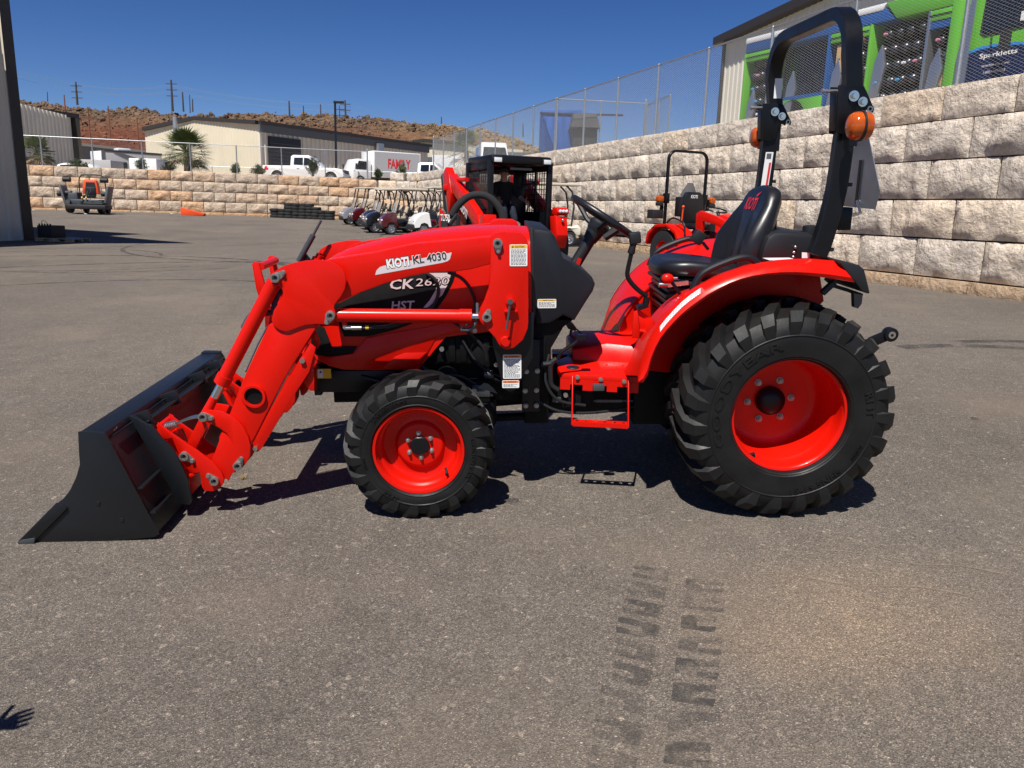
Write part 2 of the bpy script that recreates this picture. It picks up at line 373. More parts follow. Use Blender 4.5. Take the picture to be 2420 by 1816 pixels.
# ---- retaining walls of split-face blocks
def stone(key, c1, c2, c3, bump=1.0):
    m = bpy.data.materials.new(key); m.use_nodes = True; M[key] = m
    nt = m.node_tree; N = nt.nodes; L = nt.links; b = N['Principled BSDF']
    tc = N.new('ShaderNodeTexCoord'); oi = N.new('ShaderNodeObjectInfo')
    ad = N.new('ShaderNodeVectorMath'); ad.operation = 'ADD'; L.new(tc.outputs['Object'],ad.inputs[0])
    cm = N.new('ShaderNodeVectorMath'); cm.operation = 'SCALE'; cm.inputs['Scale'].default_value = 37.0; L.new(oi.outputs['Random'],cm.inputs[0]); L.new(cm.outputs[0],ad.inputs[1])
    n1 = N.new('ShaderNodeTexNoise'); n1.inputs['Scale'].default_value = 3.2; n1.inputs['Detail'].default_value = 7; n1.inputs['Roughness'].default_value = .68; L.new(ad.outputs[0],n1.inputs['Vector'])
    r1 = N.new('ShaderNodeValToRGB'); e = r1.color_ramp.elements; e[0].position = .30; e[0].color = (*c1,1); e[1].position = .68; e[1].color = (*c2,1); L.new(n1.outputs['Fac'],r1.inputs['Fac'])
    rr = N.new('ShaderNodeValToRGB'); e = rr.color_ramp.elements; e[0].position = 0; e[0].color = (.90,.90,.91,1); e[1].position = 1; e[1].color = (*c3,1); q = e.new(.6); q.color = (1,1,1,1); L.new(oi.outputs['Random'],rr.inputs['Fac'])
    mx = N.new('ShaderNodeMix'); mx.data_type = 'RGBA'; mx.blend_type = 'MULTIPLY'; mx.inputs['Factor'].default_value = 1; L.new(r1.outputs['Color'],mx.inputs['A']); L.new(rr.outputs['Color'],mx.inputs['B'])
    # dirt streaks
    mp = N.new('ShaderNodeMapping'); mp.inputs['Scale'].default_value = (9,9,1.2); L.new(ad.outputs[0],mp.inputs['Vector'])
    n3 = N.new('ShaderNodeTexNoise'); n3.inputs['Scale'].default_value = 1.5; n3.inputs['Detail'].default_value = 5; L.new(mp.outputs[0],n3.inputs['Vector'])
    r3 = N.new('ShaderNodeValToRGB'); e = r3.color_ramp.elements; e[0].position = .25; e[0].color = (.74,.72,.69,1); e[1].position = .48; e[1].color = (1,1,1,1); L.new(n3.outputs['Fac'],r3.inputs['Fac'])
    m2 = N.new('ShaderNodeMix'); m2.data_type = 'RGBA'; m2.blend_type = 'MULTIPLY'; m2.inputs['Factor'].default_value = .8; L.new(mx.outputs['Result'],m2.inputs['A']); L.new(r3.outputs['Color'],m2.inputs['B'])
    L.new(m2.outputs['Result'],b.inputs['Base Color']); b.inputs['Roughness'].default_value = .92; b.inputs['Specular IOR Level'].default_value = .2
    n2 = N.new('ShaderNodeTexNoise'); n2.inputs['Scale'].default_value = 9; n2.inputs['Detail'].default_value = 9; n2.inputs['Roughness'].default_value = .62; n2.inputs['Distortion'].default_value = .25; L.new(ad.outputs[0],n2.inputs['Vector'])
    bp = N.new('ShaderNodeBump'); bp.inputs['Strength'].default_value = bump; bp.inputs['Distance'].default_value = .075; L.new(n2.outputs['Fac'],bp.inputs['Height']); L.new(bp.outputs['Normal'],b.inputs['Normal'])
    return m
stone('stone_grey', (.50,.425,.345), (.80,.70,.58), (1.04,.96,.86)); stone('stone_tan', (.43,.33,.24), (.68,.555,.425), (1.08,.86,.68)); stone('stone_base', (.40,.27,.165), (.55,.41,.275), (1.05,.9,.75))
def block_mesh(Lb, Hb, D, seed, nx=14, nz=7, amp=.068):
    """block with a rough front (towards -Y), X along the wall, Z up, corner at the origin"""
    g = .017; V = []; F = []
    for j in range(nz+1):
        for i in range(nx+1):
            x = g+(Lb-2*g)*i/nx; z = g*.7+(Hb-1.4*g)*j/nz
            ed = min(i,nx-i)/1.0; ez = min(j,nz-j)/1.0; e = min(1,min(ed,ez)/1.6)
            p = Vector((x*2.2+seed*9.1,z*2.6,seed*3.3)); q = p*2.7
            y = -amp*(.35+.9*noise.noise(p)+.75*noise.noise(q)+.35*noise.noise(q*2.1))*e - .022*e
            V.append((x,y+(.0 if e else .012),z))
    F = [(j*(nx+1)+i,j*(nx+1)+i+1,(j+1)*(nx+1)+i+1,(j+1)*(nx+1)+i) for j in range(nz) for i in range(nx)]
    o = len(V); V += [(g,D,g*.7),(Lb-g,D,g*.7),(Lb-g,D,Hb-g*.7),(g,D,Hb-g*.7)]
    a,b_,c,d = 0,nx,(nz+1)*(nx+1)-1,nz*(nx+1)
    F += [(o,o+1)+tuple(range(nx,-1,-1)), (o+3,)+tuple(range(d,c+1))+(o+2,), (o,)+tuple(j*(nx+1) for j in range(nz+1))+(o+3,), (o+1,o+2)+tuple(j*(nx+1)+nx for j in range(nz,-1,-1))]
    me = bpy.data.meshes.new('block'); me.from_pydata(V,[],F)
    me.polygons.foreach_set('use_smooth',[True]*len(me.polygons)); me.set_sharp_from_angle(angle=R(50))
    return me
BL, BH = 1.268, .607
blocks_g = [block_mesh(BL,BH,.5,s) for s in range(9)]; blocks_top = [block_mesh(BL,.525,.5,s+20) for s in range(5)]; blocks_t = [me.copy() for me in blocks_g]; base_b = [block_mesh(1.33,.30,.5,s+40,10,3,.03) for s in range(4)]
for me in blocks_g+blocks_top: me.materials.append(M['stone_grey'])
for me in blocks_t: me.materials.append(M['stone_tan'])
for me in base_b: me.materials.append(M['stone_base'])
DW = Vector((-.32294,.94643,0)); NW = Vector((.94643,.32294,0))     # along the right-hand wall going away, and outwards into the bank
def at_wall(t, a, z): p = NW*a+DW*t; return Vector((p.x,p.y,z))
# block frame on the right wall: local X towards the camera (-DW), local Y into the bank (NW)
def bframe(xd, yd, p): return Matrix(((xd.x,yd.x,0,p.x),(xd.y,yd.y,0,p.y),(0,0,1,p.z),(0,0,0,1)))
rw = empty('retaining_wall', Matrix.Translation(at_wall(10,10.4,.34)))
tag(rw, 'tall grey split-face block retaining wall running along the right side', 'retaining wall', 'block retaining walls')
rwi = rw.matrix_world.inverted()
# the path of both walls: straight right-hand run, rounded corner, straight back run
path = [at_wall(3.5,10.4,0),at_wall(49.6,10.4,0)]
pcorner = [Vector((-7.0,51.9,0)),Vector((-8.1,52.8,0)),Vector((-9.6,53.05,0)),Vector((-11.8,52.5,0)),Vector((-15.7,51.2,0)),Vector((-27.4,47.5,0)),Vector((-35,45.1,0))]
full = path+pcorner
cum = [0]
for a,b in zip(full,full[1:]): cum.append(cum[-1]+(b-a).length)
def along(s):
    for k in range(len(full)-1):
        if s <= cum[k+1] or k==len(full)-2:
            d = (full[k+1]-full[k]).normalized(); return full[k]+d*(s-cum[k]), d
S_R = cum[2]+2.0                                                    # where the right-hand wall hands over to the back wall
bw = empty('retaining_wall', Matrix.Translation((-16,51.2,.5)))
tag(bw, 'low tan block retaining wall across the back behind tyre stacks and mower', 'retaining wall', 'block retaining walls')
bwi = bw.matrix_world.inverted()
def lift(s): return .17*max(0,min(1,(s-S_R+3)/6))+.012*max(0,s-S_R-3)*.25
joint = {4:10.131,3:10.778,2:10.184,1:10.85,0:10.226}
zc = [.54,1.147,1.754,2.361,2.962]
kk = 0
for c in range(5):
    s0 = (joint[c]-3.5)%BL-BL; s = s0
    while s < cum[-1]:
        sm = s+BL/2; p,d = along(sm); back = s > S_R
        if (c==4 and s > S_R-1.0): break
        n = Vector((d.y,-d.x,0)); n = n if n.dot(Vector((1,1,0)) if not back else Vector((0,1,0)))>0 else -n
        xd = -d; o = p+d*(BL/2)+n*(.010*c)
        pool = blocks_top if c==4 else (blocks_t if back or (s>S_R-7 and c<3 and rnd.random()<.6) else blocks_g)
        me = pool[(kk*5+c*3)%len(pool)]; kk += 1
        M4 = bframe(xd,n,Vector((o.x,o.y,zc[c]+lift(s)))) @ Euler((rnd.uniform(-.004,.004),rnd.uniform(-.003,.003),rnd.uniform(-.008,.008))).to_matrix().to_4x4()
        link('block', me, None, bw if back else rw, (bwi if back else rwi) @ M4)
        s += BL
s = -.4
while s < cum[-1]:
    p,d = along(s+.66); back = s > S_R
    n = Vector((d.y,-d.x,0)); n = n if n.dot(Vector((1,1,0)) if not back else Vector((0,1,0)))>0 else -n
    o = p+d*1.33-n*.085; zb = gz(p.x-n.x*.2,p.y-n.y*.2)
    link('base_block', base_b[int(s*7)%4], None, bw if back else rw, (bwi if back else rwi) @ bframe(-d,n,Vector((o.x,o.y,.54+lift(s)-.30))))
    s += 1.33
# dark backing so no light comes through the joints
def backing(name, s0, s1, z1, par, inv):
    V = []; k = 0; ss = s0
    while ss <= s1+.01:
        p,d = along(ss); n = Vector((d.y,-d.x,0)); n = n if n.dot(Vector((1,1,0)) if ss<S_R else Vector((0,1,0)))>0 else -n
        q = p+n*.16; V += [(q.x,q.y,.0),(q.x,q.y,z1+lift(ss)-.06)]; ss += 1.0; k += 1
    MB(inv).add(V,[(2*i,2*i+1,2*i+3,2*i+2) for i in range(k-1)]).build(name, M['stone_back'], par, smooth=0, fixn=False)
mat('stone_back',(.10,.085,.07),.95)
backing('joint_backing',0,S_R,3.46,rw,rwi); backing('joint_backing',S_R,cum[-1],2.98,bw,bwi)
# terraces
mat('gravel', (.34,.27,.20), .95, var=.25, vscale=3, bump=.5, bscale=20, dist=.03)
tr_ = []
V = [(p.x,p.y,3.36) for p in (at_wall(2,10.55,0),at_wall(49.5,10.55,0))]+[(-7,60,3.3),(-7,90,3.2),(80,90,3.2),(80,-20,3.3)]
tag(MB().add(V,[tuple(range(6))]).build('upper_terrace', M['gravel'], smooth=0), kind='structure')
bp_ = [along(S_R-2+k*2.0) for k in range(int((cum[-1]-S_R)/2)+3)]
V = [(p.x-.1*d.y*0,p.y+.25,2.98+lift(S_R+5)-.05) for p,d in bp_]; n0 = len(V); V += [(-120,60,2.95),(-120,130,2.95),(60,130,2.95),(-7,62,2.95)]
tag(MB().add(V,[tuple(range(len(V)))]).build('back_terrace', M['gravel'], smooth=0), kind='structure')
rs = random.Random(9)

# ---- hill of broken rock
ridge = [(-260,30),(-200,31)]+[(a,b-1.6) for a,b in [(-151.419,30.288),(-138.579,30.141),(-119.362,29.31),(-106.549,28.551),(-93.669,28.649),(-80.808,28.38),(-67.94,28.11),(-55.072,27.595),(-42.189,27.325),(-29.3,27.178),(-16.407,27.031),(-9.957,26.834),(-3.447,24.42),(8.355,19.774)]]+[(40,6),(120,4)]
HY0,HY1 = 128,250
def hill(x, v):
    """v 0..1 from foot to crest, >1 beyond"""
    y = HY0+(HY1-HY0)*v
    xr = x*250/y if y>0 else x
    top = lerp(ridge,xr)
    h = 3+(top-3)*(min(1,v)**1.25 if v<=1 else 1)
    if v>1: h = top-(v-1)*40
    p = Vector((x*.05,y*.05,0)); h += (1.6*noise.noise(p)+1.1*noise.noise(p*3.1)+.8*noise.noise(p*8))*min(1,v*3)
    if v>.93: h += 1.0*max(0,noise.noise(Vector((x*.22,5,2))))+.7*max(0,noise.noise(Vector((x*.7,1,2))))
    return (x,y,h)
NX,NV = 210,34
V = [hill(-230+380*i/NX, 1.12*j/NV) for j in range(NV+1) for i in range(NX+1)]
mb = MB(); mb.add(V,[(j*(NX+1)+i,j*(NX+1)+i+1,(j+1)*(NX+1)+i+1,(j+1)*(NX+1)+i) for j in range(NV) for i in range(NX)])
def hillmat(key, soil, rock, tan):
    m = bpy.data.materials.new(key); m.use_nodes = True; M[key] = m
    nt = m.node_tree; N = nt.nodes; L = nt.links; b = N['Principled BSDF']; b.inputs['Roughness'].default_value = .95; b.inputs['Specular IOR Level'].default_value = .1
    tc = N.new('ShaderNodeTexCoord'); sx = N.new('ShaderNodeSeparateXYZ'); L.new(tc.outputs['Object'],sx.inputs[0])
    n1 = N.new('ShaderNodeTexNoise'); n1.inputs['Scale'].default_value = .05; n1.inputs['Detail'].default_value = 8; n1.inputs['Roughness'].default_value = .65; L.new(tc.outputs['Object'],n1.inputs['Vector'])
    n2 = N.new('ShaderNodeTexNoise'); n2.inputs['Scale'].default_value = .55; n2.inputs['Detail'].default_value = 8; n2.inputs['Roughness'].default_value = .72; L.new(tc.outputs['Object'],n2.inputs['Vector'])
    # red soil on the lower left, tan rock on the right, brown in between
    fx = N.new('ShaderNodeMapRange'); fx.inputs[1].default_value = -45; fx.inputs[2].default_value = 5; L.new(sx.outputs['X'],fx.inputs[0])
    fz = N.new('ShaderNodeMapRange'); fz.inputs[1].default_value = 17; fz.inputs[2].default_value = 25; L.new(sx.outputs['Z'],fz.inputs[0])
    def mixc(f,a,bq):
        x = N.new('ShaderNodeMix'); x.data_type = 'RGBA'; L.new(f,x.inputs['Factor'])
        for v_,k in ((a,'A'),(bq,'B')):
            if isinstance(v_,tuple): x.inputs[k].default_value = (*v_,1)
            else: L.new(v_,x.inputs[k])
        return x.outputs['Result']
    low = mixc(fx.outputs[0], soil, tan); c = mixc(fz.outputs[0], low, mixc(fx.outputs[0], rock, tan))
    r2 = N.new('ShaderNodeValToRGB'); e = r2.color_ramp.elements; e[0].position = .32; e[0].color = (.42,.40,.40,1); e[1].position = .68; e[1].color = (1.5,1.45,1.35,1); L.new(n2.outputs['Fac'],r2.inputs['Fac'])
    r1 = N.new('ShaderNodeValToRGB'); e = r1.color_ramp.elements; e[0].position = .35; e[0].color = (.75,.74,.76,1); e[1].position = .65; e[1].color = (1.2,1.2,1.1,1); L.new(n1.outputs['Fac'],r1.inputs['Fac'])
    for r_ in (r2,r1):
        x = N.new('ShaderNodeMix'); x.data_type = 'RGBA'; x.blend_type = 'MULTIPLY'; x.inputs['Factor'].default_value = 1; L.new(c,x.inputs['A']); L.new(r_.outputs['Color'],x.inputs['B']); c = x.outputs['Result']
    L.new(c,b.inputs['Base Color'])
    bp = N.new('ShaderNodeBump'); bp.inputs['Strength'].default_value = 1; bp.inputs['Distance'].default_value = 1.2; L.new(n2.outputs['Fac'],bp.inputs['Height']); L.new(bp.outputs['Normal'],b.inputs['Normal'])
    return m
hillmat('hill_soil',(.165,.065,.042),(.16,.105,.072),(.30,.21,.12)); hillmat('hill_rock',(.20,.11,.08),(.19,.135,.10),(.34,.25,.15))
tag(mb.build('hill', M['hill_soil'], smooth=70, fixn=False), kind='structure')
# boulders strewn over it
mb = MB(); rh = random.Random(11)
ico = [(0,0,1),(.89,0,.45),(.28,.85,.45),(-.72,.53,.45),(-.72,-.53,.45),(.28,-.85,.45),(.72,.53,-.45),(-.28,.85,-.45),(-.89,0,-.45),(-.28,-.85,-.45),(.72,-.53,-.45),(0,0,-1)]
icf = [(0,1,2),(0,2,3),(0,3,4),(0,4,5),(0,5,1),(1,6,2),(2,7,3),(3,8,4),(4,9,5),(5,10,1),(6,7,2),(7,8,3),(8,9,4),(9,10,5),(10,6,1),(11,7,6),(11,8,7),(11,9,8),(11,10,9),(11,6,10)]
for k in range(11000):
    x = rh.uniform(-165,60); v = rh.random()**.5
    if rh.random()<.28: v = rh.uniform(.86,1.0)
    red = x<-35 and v<.55
    if red and rh.random()<.75: continue
    p = hill(x,v); r = rh.uniform(.12,.44)*(1.0 if v<.8 else 1.35)*rh.choice((.6,.8,1,1.7))
    e = Euler((rh.uniform(0,6),rh.uniform(0,6),rh.uniform(0,6))).to_matrix(); sc = (rh.uniform(.7,1.3),rh.uniform(.7,1.3),rh.uniform(.5,.9))
    mb.add([Vector(p)+e @ Vector((a*r*sc[0]*rh.uniform(.75,1.2),b*r*sc[1],c*r*sc[2]*rh.uniform(.75,1.2))) for a,b,c in ico], icf)
tag(mb.build('hillside_rocks', M['hill_rock'], smooth=0, fixn=False), 'brown broken boulders strewn over the desert hillside', 'rocks', kind='stuff')
mat('far_mountain',(.10,.11,.13),.95)
V = []
for i in range(31): x = 150+i*14; V += [(x,900,-20),(x,900,62+18*noise.noise(Vector((x*.012,3,1)))+8*noise.noise(Vector((x*.05,3,1))))]
tag(MB().add(V,[(2*i,2*i+2,2*i+3,2*i+1) for i in range(30)]).build('mountain', M['far_mountain'], smooth=0), kind='structure')
# ------------------------------------------------------------------ fences
mat('galv', (.42,.44,.46), .42, metal=.75, var=.12, vscale=20); mat('galv_wire', (.34,.35,.36), .5, metal=.5); mat('dark_wire', (.22,.22,.23), .5, metal=.4)
def chain_link(posts, zb, zt, cell, wr, par, name='chain_link', m='galv_wire'):
    """zig-zag wires between the first and last post (points), wr = wire radius"""
    mb = MB(); P = [Vector(p) for p in posts]
    L = (P[-1]-P[0]).length; d = (P[-1]-P[0])/L; n = Vector((-d.y,d.x,0)).normalized()
    ns = int(L/cell); H = zt-zb; nr = int(H/cell)*2
    h = H/nr
    V = []; F = []
    for k in range(ns):
        o = len(V)
        for j in range(nr+1):
            off = cell*(.5 if j%2 else -.5)*(1 if k%2==0 else 1); s = k*cell+cell/2+off*(1 if True else -1)
            c = P[0]+d*s+Vector((0,0,zb+h*j))+n*(wr*(1 if j%2 else -1))
            V += [c+n*wr, c-n*wr*.5+d*wr*.87, c-n*wr*.5-d*wr*.87]
        for j in range(nr):
            a = o+3*j; F += [(a,a+1,a+4,a+3),(a+1,a+2,a+5,a+4),(a+2,a,a+3,a+5)]
    # knuckles and mirror strands give the diamond
    for k in range(ns):
        o = len(V)
        for j in range(nr+1):
            off = cell*(-.5 if j%2 else .5); s = k*cell+cell/2+off
            c = P[0]+d*s+Vector((0,0,zb+h*j))-n*(wr*(1 if j%2 else -1))
            V += [c+n*wr, c-n*wr*.5+d*wr*.87, c-n*wr*.5-d*wr*.87]
        for j in range(nr):
            a = o+3*j; F += [(a,a+1,a+4,a+3),(a+1,a+2,a+5,a+4),(a+2,a,a+3,a+5)]
    me = bpy.data.meshes.new(name); me.from_pydata([tuple(v) for v in V],[],F)
    ob = link(name, me, M[m], par); ob['kind'] = 'stuff'; return ob
def fence(label, posts, zb, zt, cell, wr, pr=.03, rail=True, tops=None, group='chain-link fences', cat='fence', name='chain_link_fence'):
    f = empty(name); tag(f, label, cat, group)
    for i,p in enumerate(posts):
        e = .12 if (tops and i in tops) else 0; r = pr*1.35 if e else pr
        MB().cyl((p[0],p[1],zb-.1),(p[0],p[1],zt+e),r,n=10).ball((p[0],p[1],zt+e),r*1.1,8,6).build('post', M['galv'], f)
    if rail: MB().tube([(p[0],p[1],zt) for p in posts],.022,8).build('top_rail', M['galv'], f)
    chain_link([(p[0],p[1],0) for p in posts], zb, zt, cell, wr, f)
    return f
tp_ = [15.46-2.51*3+2.51*k for k in range(17)]
fence('long galvanised chain-link fence on top of the right retaining wall', [tuple(at_wall(t,11.0,0))[:2] for t in tp_], 3.40, 5.40, .10, .0036, .033, tops={len(tp_)-1})
bpost = []
for k in range(9):
    p,d = along(S_R+1.2+2.72*k); bpost.append((p.x-.1,p.y+.55))
fence('chain-link fence on the back wall in front of the warehouses', bpost, 3.0, 4.85, .16, .0035, .035, tops={0})
A_ = (at_wall(28.14,11.0,0).x,at_wall(28.14,11.0,0).y); B_ = (4.7,30.8)
fence('short cross fence panel leading back from the long right fence', [A_,(3.0,30.5),B_], 3.40, 5.40, .12, .0026, .03, tops={2})
fence('open chain-link gate leaf hanging beside the cross fence', [(4.78,30.75),(4.95,29.3),(5.1,28.1)], 3.45, 5.35, .12, .0026, .028, name='chain_link_gate', cat='gate')
rl_ = [(-30+3.0*k,63+.25*k) for k in range(13)]
fence('low pipe railing along the far side of the back terrace', [p for p in rl_], 3.0, 4.05, .25, .004, .03, name='pipe_railing', cat='railing')

# ------------------------------------------------------------------ metal buildings
mat('siding_cream', (.62,.56,.42), .55, var=.05, vscale=.6); mat('siding_white', (.66,.62,.52), .5, var=.05, vscale=.6); mat('siding_grey', (.60,.545,.44), .5, var=.06, vscale=.5)
mat('trim_dark', (.030,.025,.022), .5); mat('door_dark', (.012,.013,.018), .5); mat('roof_metal', (.34,.31,.27), .5, metal=.2); mat('grey_panel', (.10,.105,.115), .5)
def ribbed(p0, p1, prof_z, z0, pitch, depth, name, m, par, rib=.35):
    """wall from p0 to p1 seen from its right-hand side; ribs stand out; prof_z(s) gives the top"""
    p0 = Vector((*p0,0)); p1 = Vector((*p1,0)); L = (p1-p0).length; d = (p1-p0)/L; n = Vector((d.y,-d.x,0))
    st = []; s = 0
    while s < L:
        for a,o in ((0,0),(.10,1),(rib,1),(rib+.10,0)):
            if s+a*pitch <= L: st.append((s+a*pitch,o*depth))
        s += pitch
    st.append((L,0)); V = []
    for s,o in st:
        q = p0+d*s+n*o; zt = prof_z(s) if callable(prof_z) else prof_z; V += [(q.x,q.y,z0),(q.x,q.y,zt)]
    return MB().add(V,[(2*i,2*i+2,2*i+3,2*i+1) for i in range(len(st)-1)]).build(name, m, par, smooth=0, fixn=False)
# near building at the left edge of the picture, with an unseen roof above the frame, shaped for its shadow
nb = empty('metal_building', Matrix.Translation((-15.12,24.83,0))); nbi = nb.matrix_world.inverted()
tag(nb, 'tall ribbed metal building corner cut off by the left picture edge', 'building')
def inb(o, par=nb): o.matrix_parent_inverse = par.matrix_world.inverted(); return o
WD = Vector((.41,.912,0)).normalized(); c = Vector((-15.12,24.83,0)); p = c-WD*12
o = ribbed((p.x,p.y),(c.x-WD.x*.33,c.y-WD.y*.33),7.2,-.3,.40,.045,'wall',M['siding_grey'],None); o.parent = nb; inb(o,nb)
nw = Vector((WD.y,-WD.x,0))
inb(MB().add([tuple(c-WD*.33+nw*.05),tuple(c+nw*.05),tuple(c+nw*.05+Vector((0,0,7.3))),tuple(c-WD*.33+nw*.05+Vector((0,0,7.3)))],[(0,1,2,3)]).build('corner_trim', M['trim_dark'], nb, fixn=False))
inb(MB().add([tuple(c+nw*.05),tuple(c-nw*9),tuple(c-nw*9+Vector((0,0,7.3))),tuple(c+nw*.05+Vector((0,0,7.3)))],[(0,1,2,3)]).build('end_wall', M['siding_grey'], nb, fixn=False))
inb(MB().add([tuple(c-WD*12+nw*0),tuple(c-WD*12-nw*9),tuple(c-WD*12-nw*9+Vector((0,0,7.3))),tuple(c-WD*12+Vector((0,0,7.3)))],[(0,1,2,3)]).build('end_wall', M['siding_grey'], nb, fixn=False))
inb(MB().prism_z([(-11.2,19.5),(-19.3,26.4),(-27,24),(-30,12),(-20,10),(-14.2,19.15)],7.3,7.5).build('roof', M['roof_metal'], nb))  # out of view; outline worked back from the shadow wedge it casts
# warehouse with the pale gable, behind the pickups
wh = empty('warehouse', Matrix.Translation((-34,80,2.95))); tag(wh, 'long cream metal warehouse with pale gable end and dark roof trim', 'building', 'metal warehouses')
A0 = [(-38.486,84,8.308)][0]; A1 = [(-32.062,81,9.209)][0]; A2 = [(-24.573,77,8.622)][0]; A3 = [(-11.153,100,8.674)][0]
Lg = math.hypot(A2[0]-A0[0],A2[1]-A0[1])
def zg(s):
    s1 = math.hypot(A1[0]-A0[0],A1[1]-A0[1]); return A0[2]+(A1[2]-A0[2])*s/s1 if s<s1 else A1[2]+(A2[2]-A1[2])*(s-s1)/(Lg-s1)
o = ribbed(A0[:2],A2[:2],zg,2.9,.40,.03,'gable_wall',M['siding_cream'],None); o.parent = wh; inb(o,wh)
zs = lambda s: A2[2]+(A3[2]-A2[2])*s/math.hypot(A3[0]-A2[0],A3[1]-A2[1])
SW = Vector((A3[0]-A2[0],A3[1]-A2[1],0)); SL = SW.length; SWd = SW/SL; SN = Vector((SWd.y,-SWd.x,0))
o = ribbed(A2[:2],A3[:2],zs,2.9,.62,.13,'side_wall',M['siding_white'],None,rib=.40); o.parent = wh; inb(o,wh)
def on_wall(s0,s1,z0,z1,off,t,name,m):
    a = Vector(A2[:2]+(0,))+SWd*s0; b = Vector(A2[:2]+(0,))+SWd*s1
    P = [a+SN*off,b+SN*off,b+SN*(off-t),a+SN*(off-t)]
    inb(MB().prism_z([(q.x,q.y) for q in P],z0,z1).build(name,m,wh),wh)
on_wall(0,SL,A2[2]-.75,A2[2]-.02,.26,.5,'fascia',M['grey_panel'])
on_wall(0,SL+.3,A2[2]-.05,A2[2]+.25,.45,1.2,'eave_trim',M['trim_dark'])
on_wall(1.15,5.2,2.9,7.6,.25,.5,'roller_door',M['door_dark'])
for k in range(12): on_wall(1.15,5.2,3.0+.36*k,3.03+.36*k,.265,.03,'door_slat',M['grey_panel'])
on_wall(20.9,24.4,2.9,7.0,.25,.5,'roller_door',M['door_dark']); on_wall(16.6,17.5,7.3,8.2,.7,.6,'wall_duct',M['galv'])
for a,b in ((A0,A1),(A1,A2)): inb(MB().bar((a[0],a[1]-.1,a[2]+.08),(b[0],b[1]-.1,b[2]+.08),.6,.35).build('gable_trim', M['trim_dark'], wh),wh)
inb(MB().add([(A0[0],A0[1],A0[2]),(A1[0],A1[1],A1[2]),(A1[0]+SW.x,A1[1]+SW.y,A1[2]),(A0[0]+SW.x,A0[1]+SW.y,A0[2]),(A2[0],A2[1],A2[2]),(A2[0]+SW.x,A2[1]+SW.y,A2[2])],[(0,1,2,3),(1,4,5,2)]).build('roof', M['roof_metal'], wh, fixn=False),wh)
q = [(-33.404,80,8.13),(-33.395,80,9.254)]; inb(MB().cyl((q[0][0],q[0][1]-.5,q[0][2]-1.5),(q[1][0],q[1][1]-.5,q[1][2]),.22,n=12).build('flue_pipe', M['galv'], wh),wh)
q = [(-34.764,79,5.231),(-34.374,79,4.258)]; inb(MB().box(q[0][0],q[1][0],q[0][1]+.3,q[0][1]+.5,2.95,q[0][2]).build('door', M['grey_panel'], wh),wh)
# building at the far left with its own gable line
lb_ = empty('warehouse', Matrix.Translation((-40,62,2.95))); tag(lb_, 'grey ribbed metal shed behind the small palm at left', 'building', 'metal warehouses')
B0_ = [(-35.272,58,7.507)][0]; B1_ = [(-36.104,66,7.737)][0]
o = ribbed((B0_[0]-(B1_[0]-B0_[0]),B0_[1]-(B1_[1]-B0_[1])),B1_[:2],B1_[2],2.9,.62,.10,'wall',M['siding_white'],None); o.parent = lb_; inb(o,lb_)
inb(MB().bar((B0_[0]-4,B0_[1]-4,B1_[2]+.05),(B1_[0]+.3,B1_[1]+.3,B1_[2]+.05),.5,.35).build('eave_trim', M['trim_dark'], lb_),lb_)
inb(MB().box(B1_[0]-.05,B1_[0]+.5,B1_[1]-.2,B1_[1]+.3,2.9,B1_[2]-.1).build('corner_trim', M['trim_dark'], lb_),lb_)
# low dark building further off
ls = empty('low_shed', Matrix.Translation((-52,98,2.95))); tag(ls, 'low dark fronted shed with white roof edge behind the travel trailer', 'building', 'metal warehouses')
C0_ = [(-50.476,92,7.077)][0]; C1_ = [(-47.478,104,7.661)][0]
o = ribbed(C0_[:2],C1_[:2],C0_[2]-1.6,2.9,.9,.2,'wall',M['siding_white'],None); o.parent = ls; inb(o,ls)
inb(MB().bar((C0_[0],C0_[1]-.3,C0_[2]-.8),(C1_[0],C1_[1]-.3,C0_[2]-.8),.3,1.7).build('fascia', M['grey_panel'], ls),ls)
inb(MB().bar((C0_[0],C0_[1]-.3,C0_[2]+.2),(C1_[0],C1_[1]-.3,C0_[2]+.2),1.2,.25).build('roof_edge', M['siding_white'], ls),ls)
# building right of the warehouse
r2 = empty('warehouse', Matrix.Translation((-10,118,2.95))); tag(r2, 'cream metal building with white doors, half hidden by the right fence', 'building', 'metal warehouses')
D0_ = [(-14.516,112,9.914)][0]; D1_ = [(-13.046,112,10.185)][0]; D2_ = [(-7.37,112,9.854)][0]
def zr2(s):
    a = D1_[0]-D0_[0]; return D0_[2]+(D1_[2]-D0_[2])*s/a if s<a else D1_[2]+(D2_[2]-D1_[2])*(s-a)/(D2_[0]-D1_[0])
o = ribbed((D0_[0],112),(D2_[0]+8,112),zr2,2.9,.5,.04,'wall',M['siding_cream'],None); o.parent = r2; inb(o,r2)
for a,b in ((D0_,D1_),(D1_,D2_)): inb(MB().bar((a[0],111.7,a[2]+.1),(b[0],111.7,b[2]+.1),.5,.4).build('gable_trim', M['trim_dark'], r2),r2)
q = [(-12.49,111.8,8.086),(-7.74,111.8,7.097)]; inb(MB().box(q[0][0],q[1][0],111.5,111.9,2.9,q[0][2]).build('awning_shade', M['grey_panel'], r2),r2)
for a,b in ((715,920),(965,1060)):
    q0 = [(-11.303,111,7.917),(-9.16,111,7.974),(-8.687,111,7.786),(-7.694,111,7.812)]; k = 0 if a==715 else 2
    inb(MB().box(q0[k][0],q0[k+1][0],110.9,111.3,2.9,q0[k][2]).build('white_door', M['siding_white'], r2),r2)
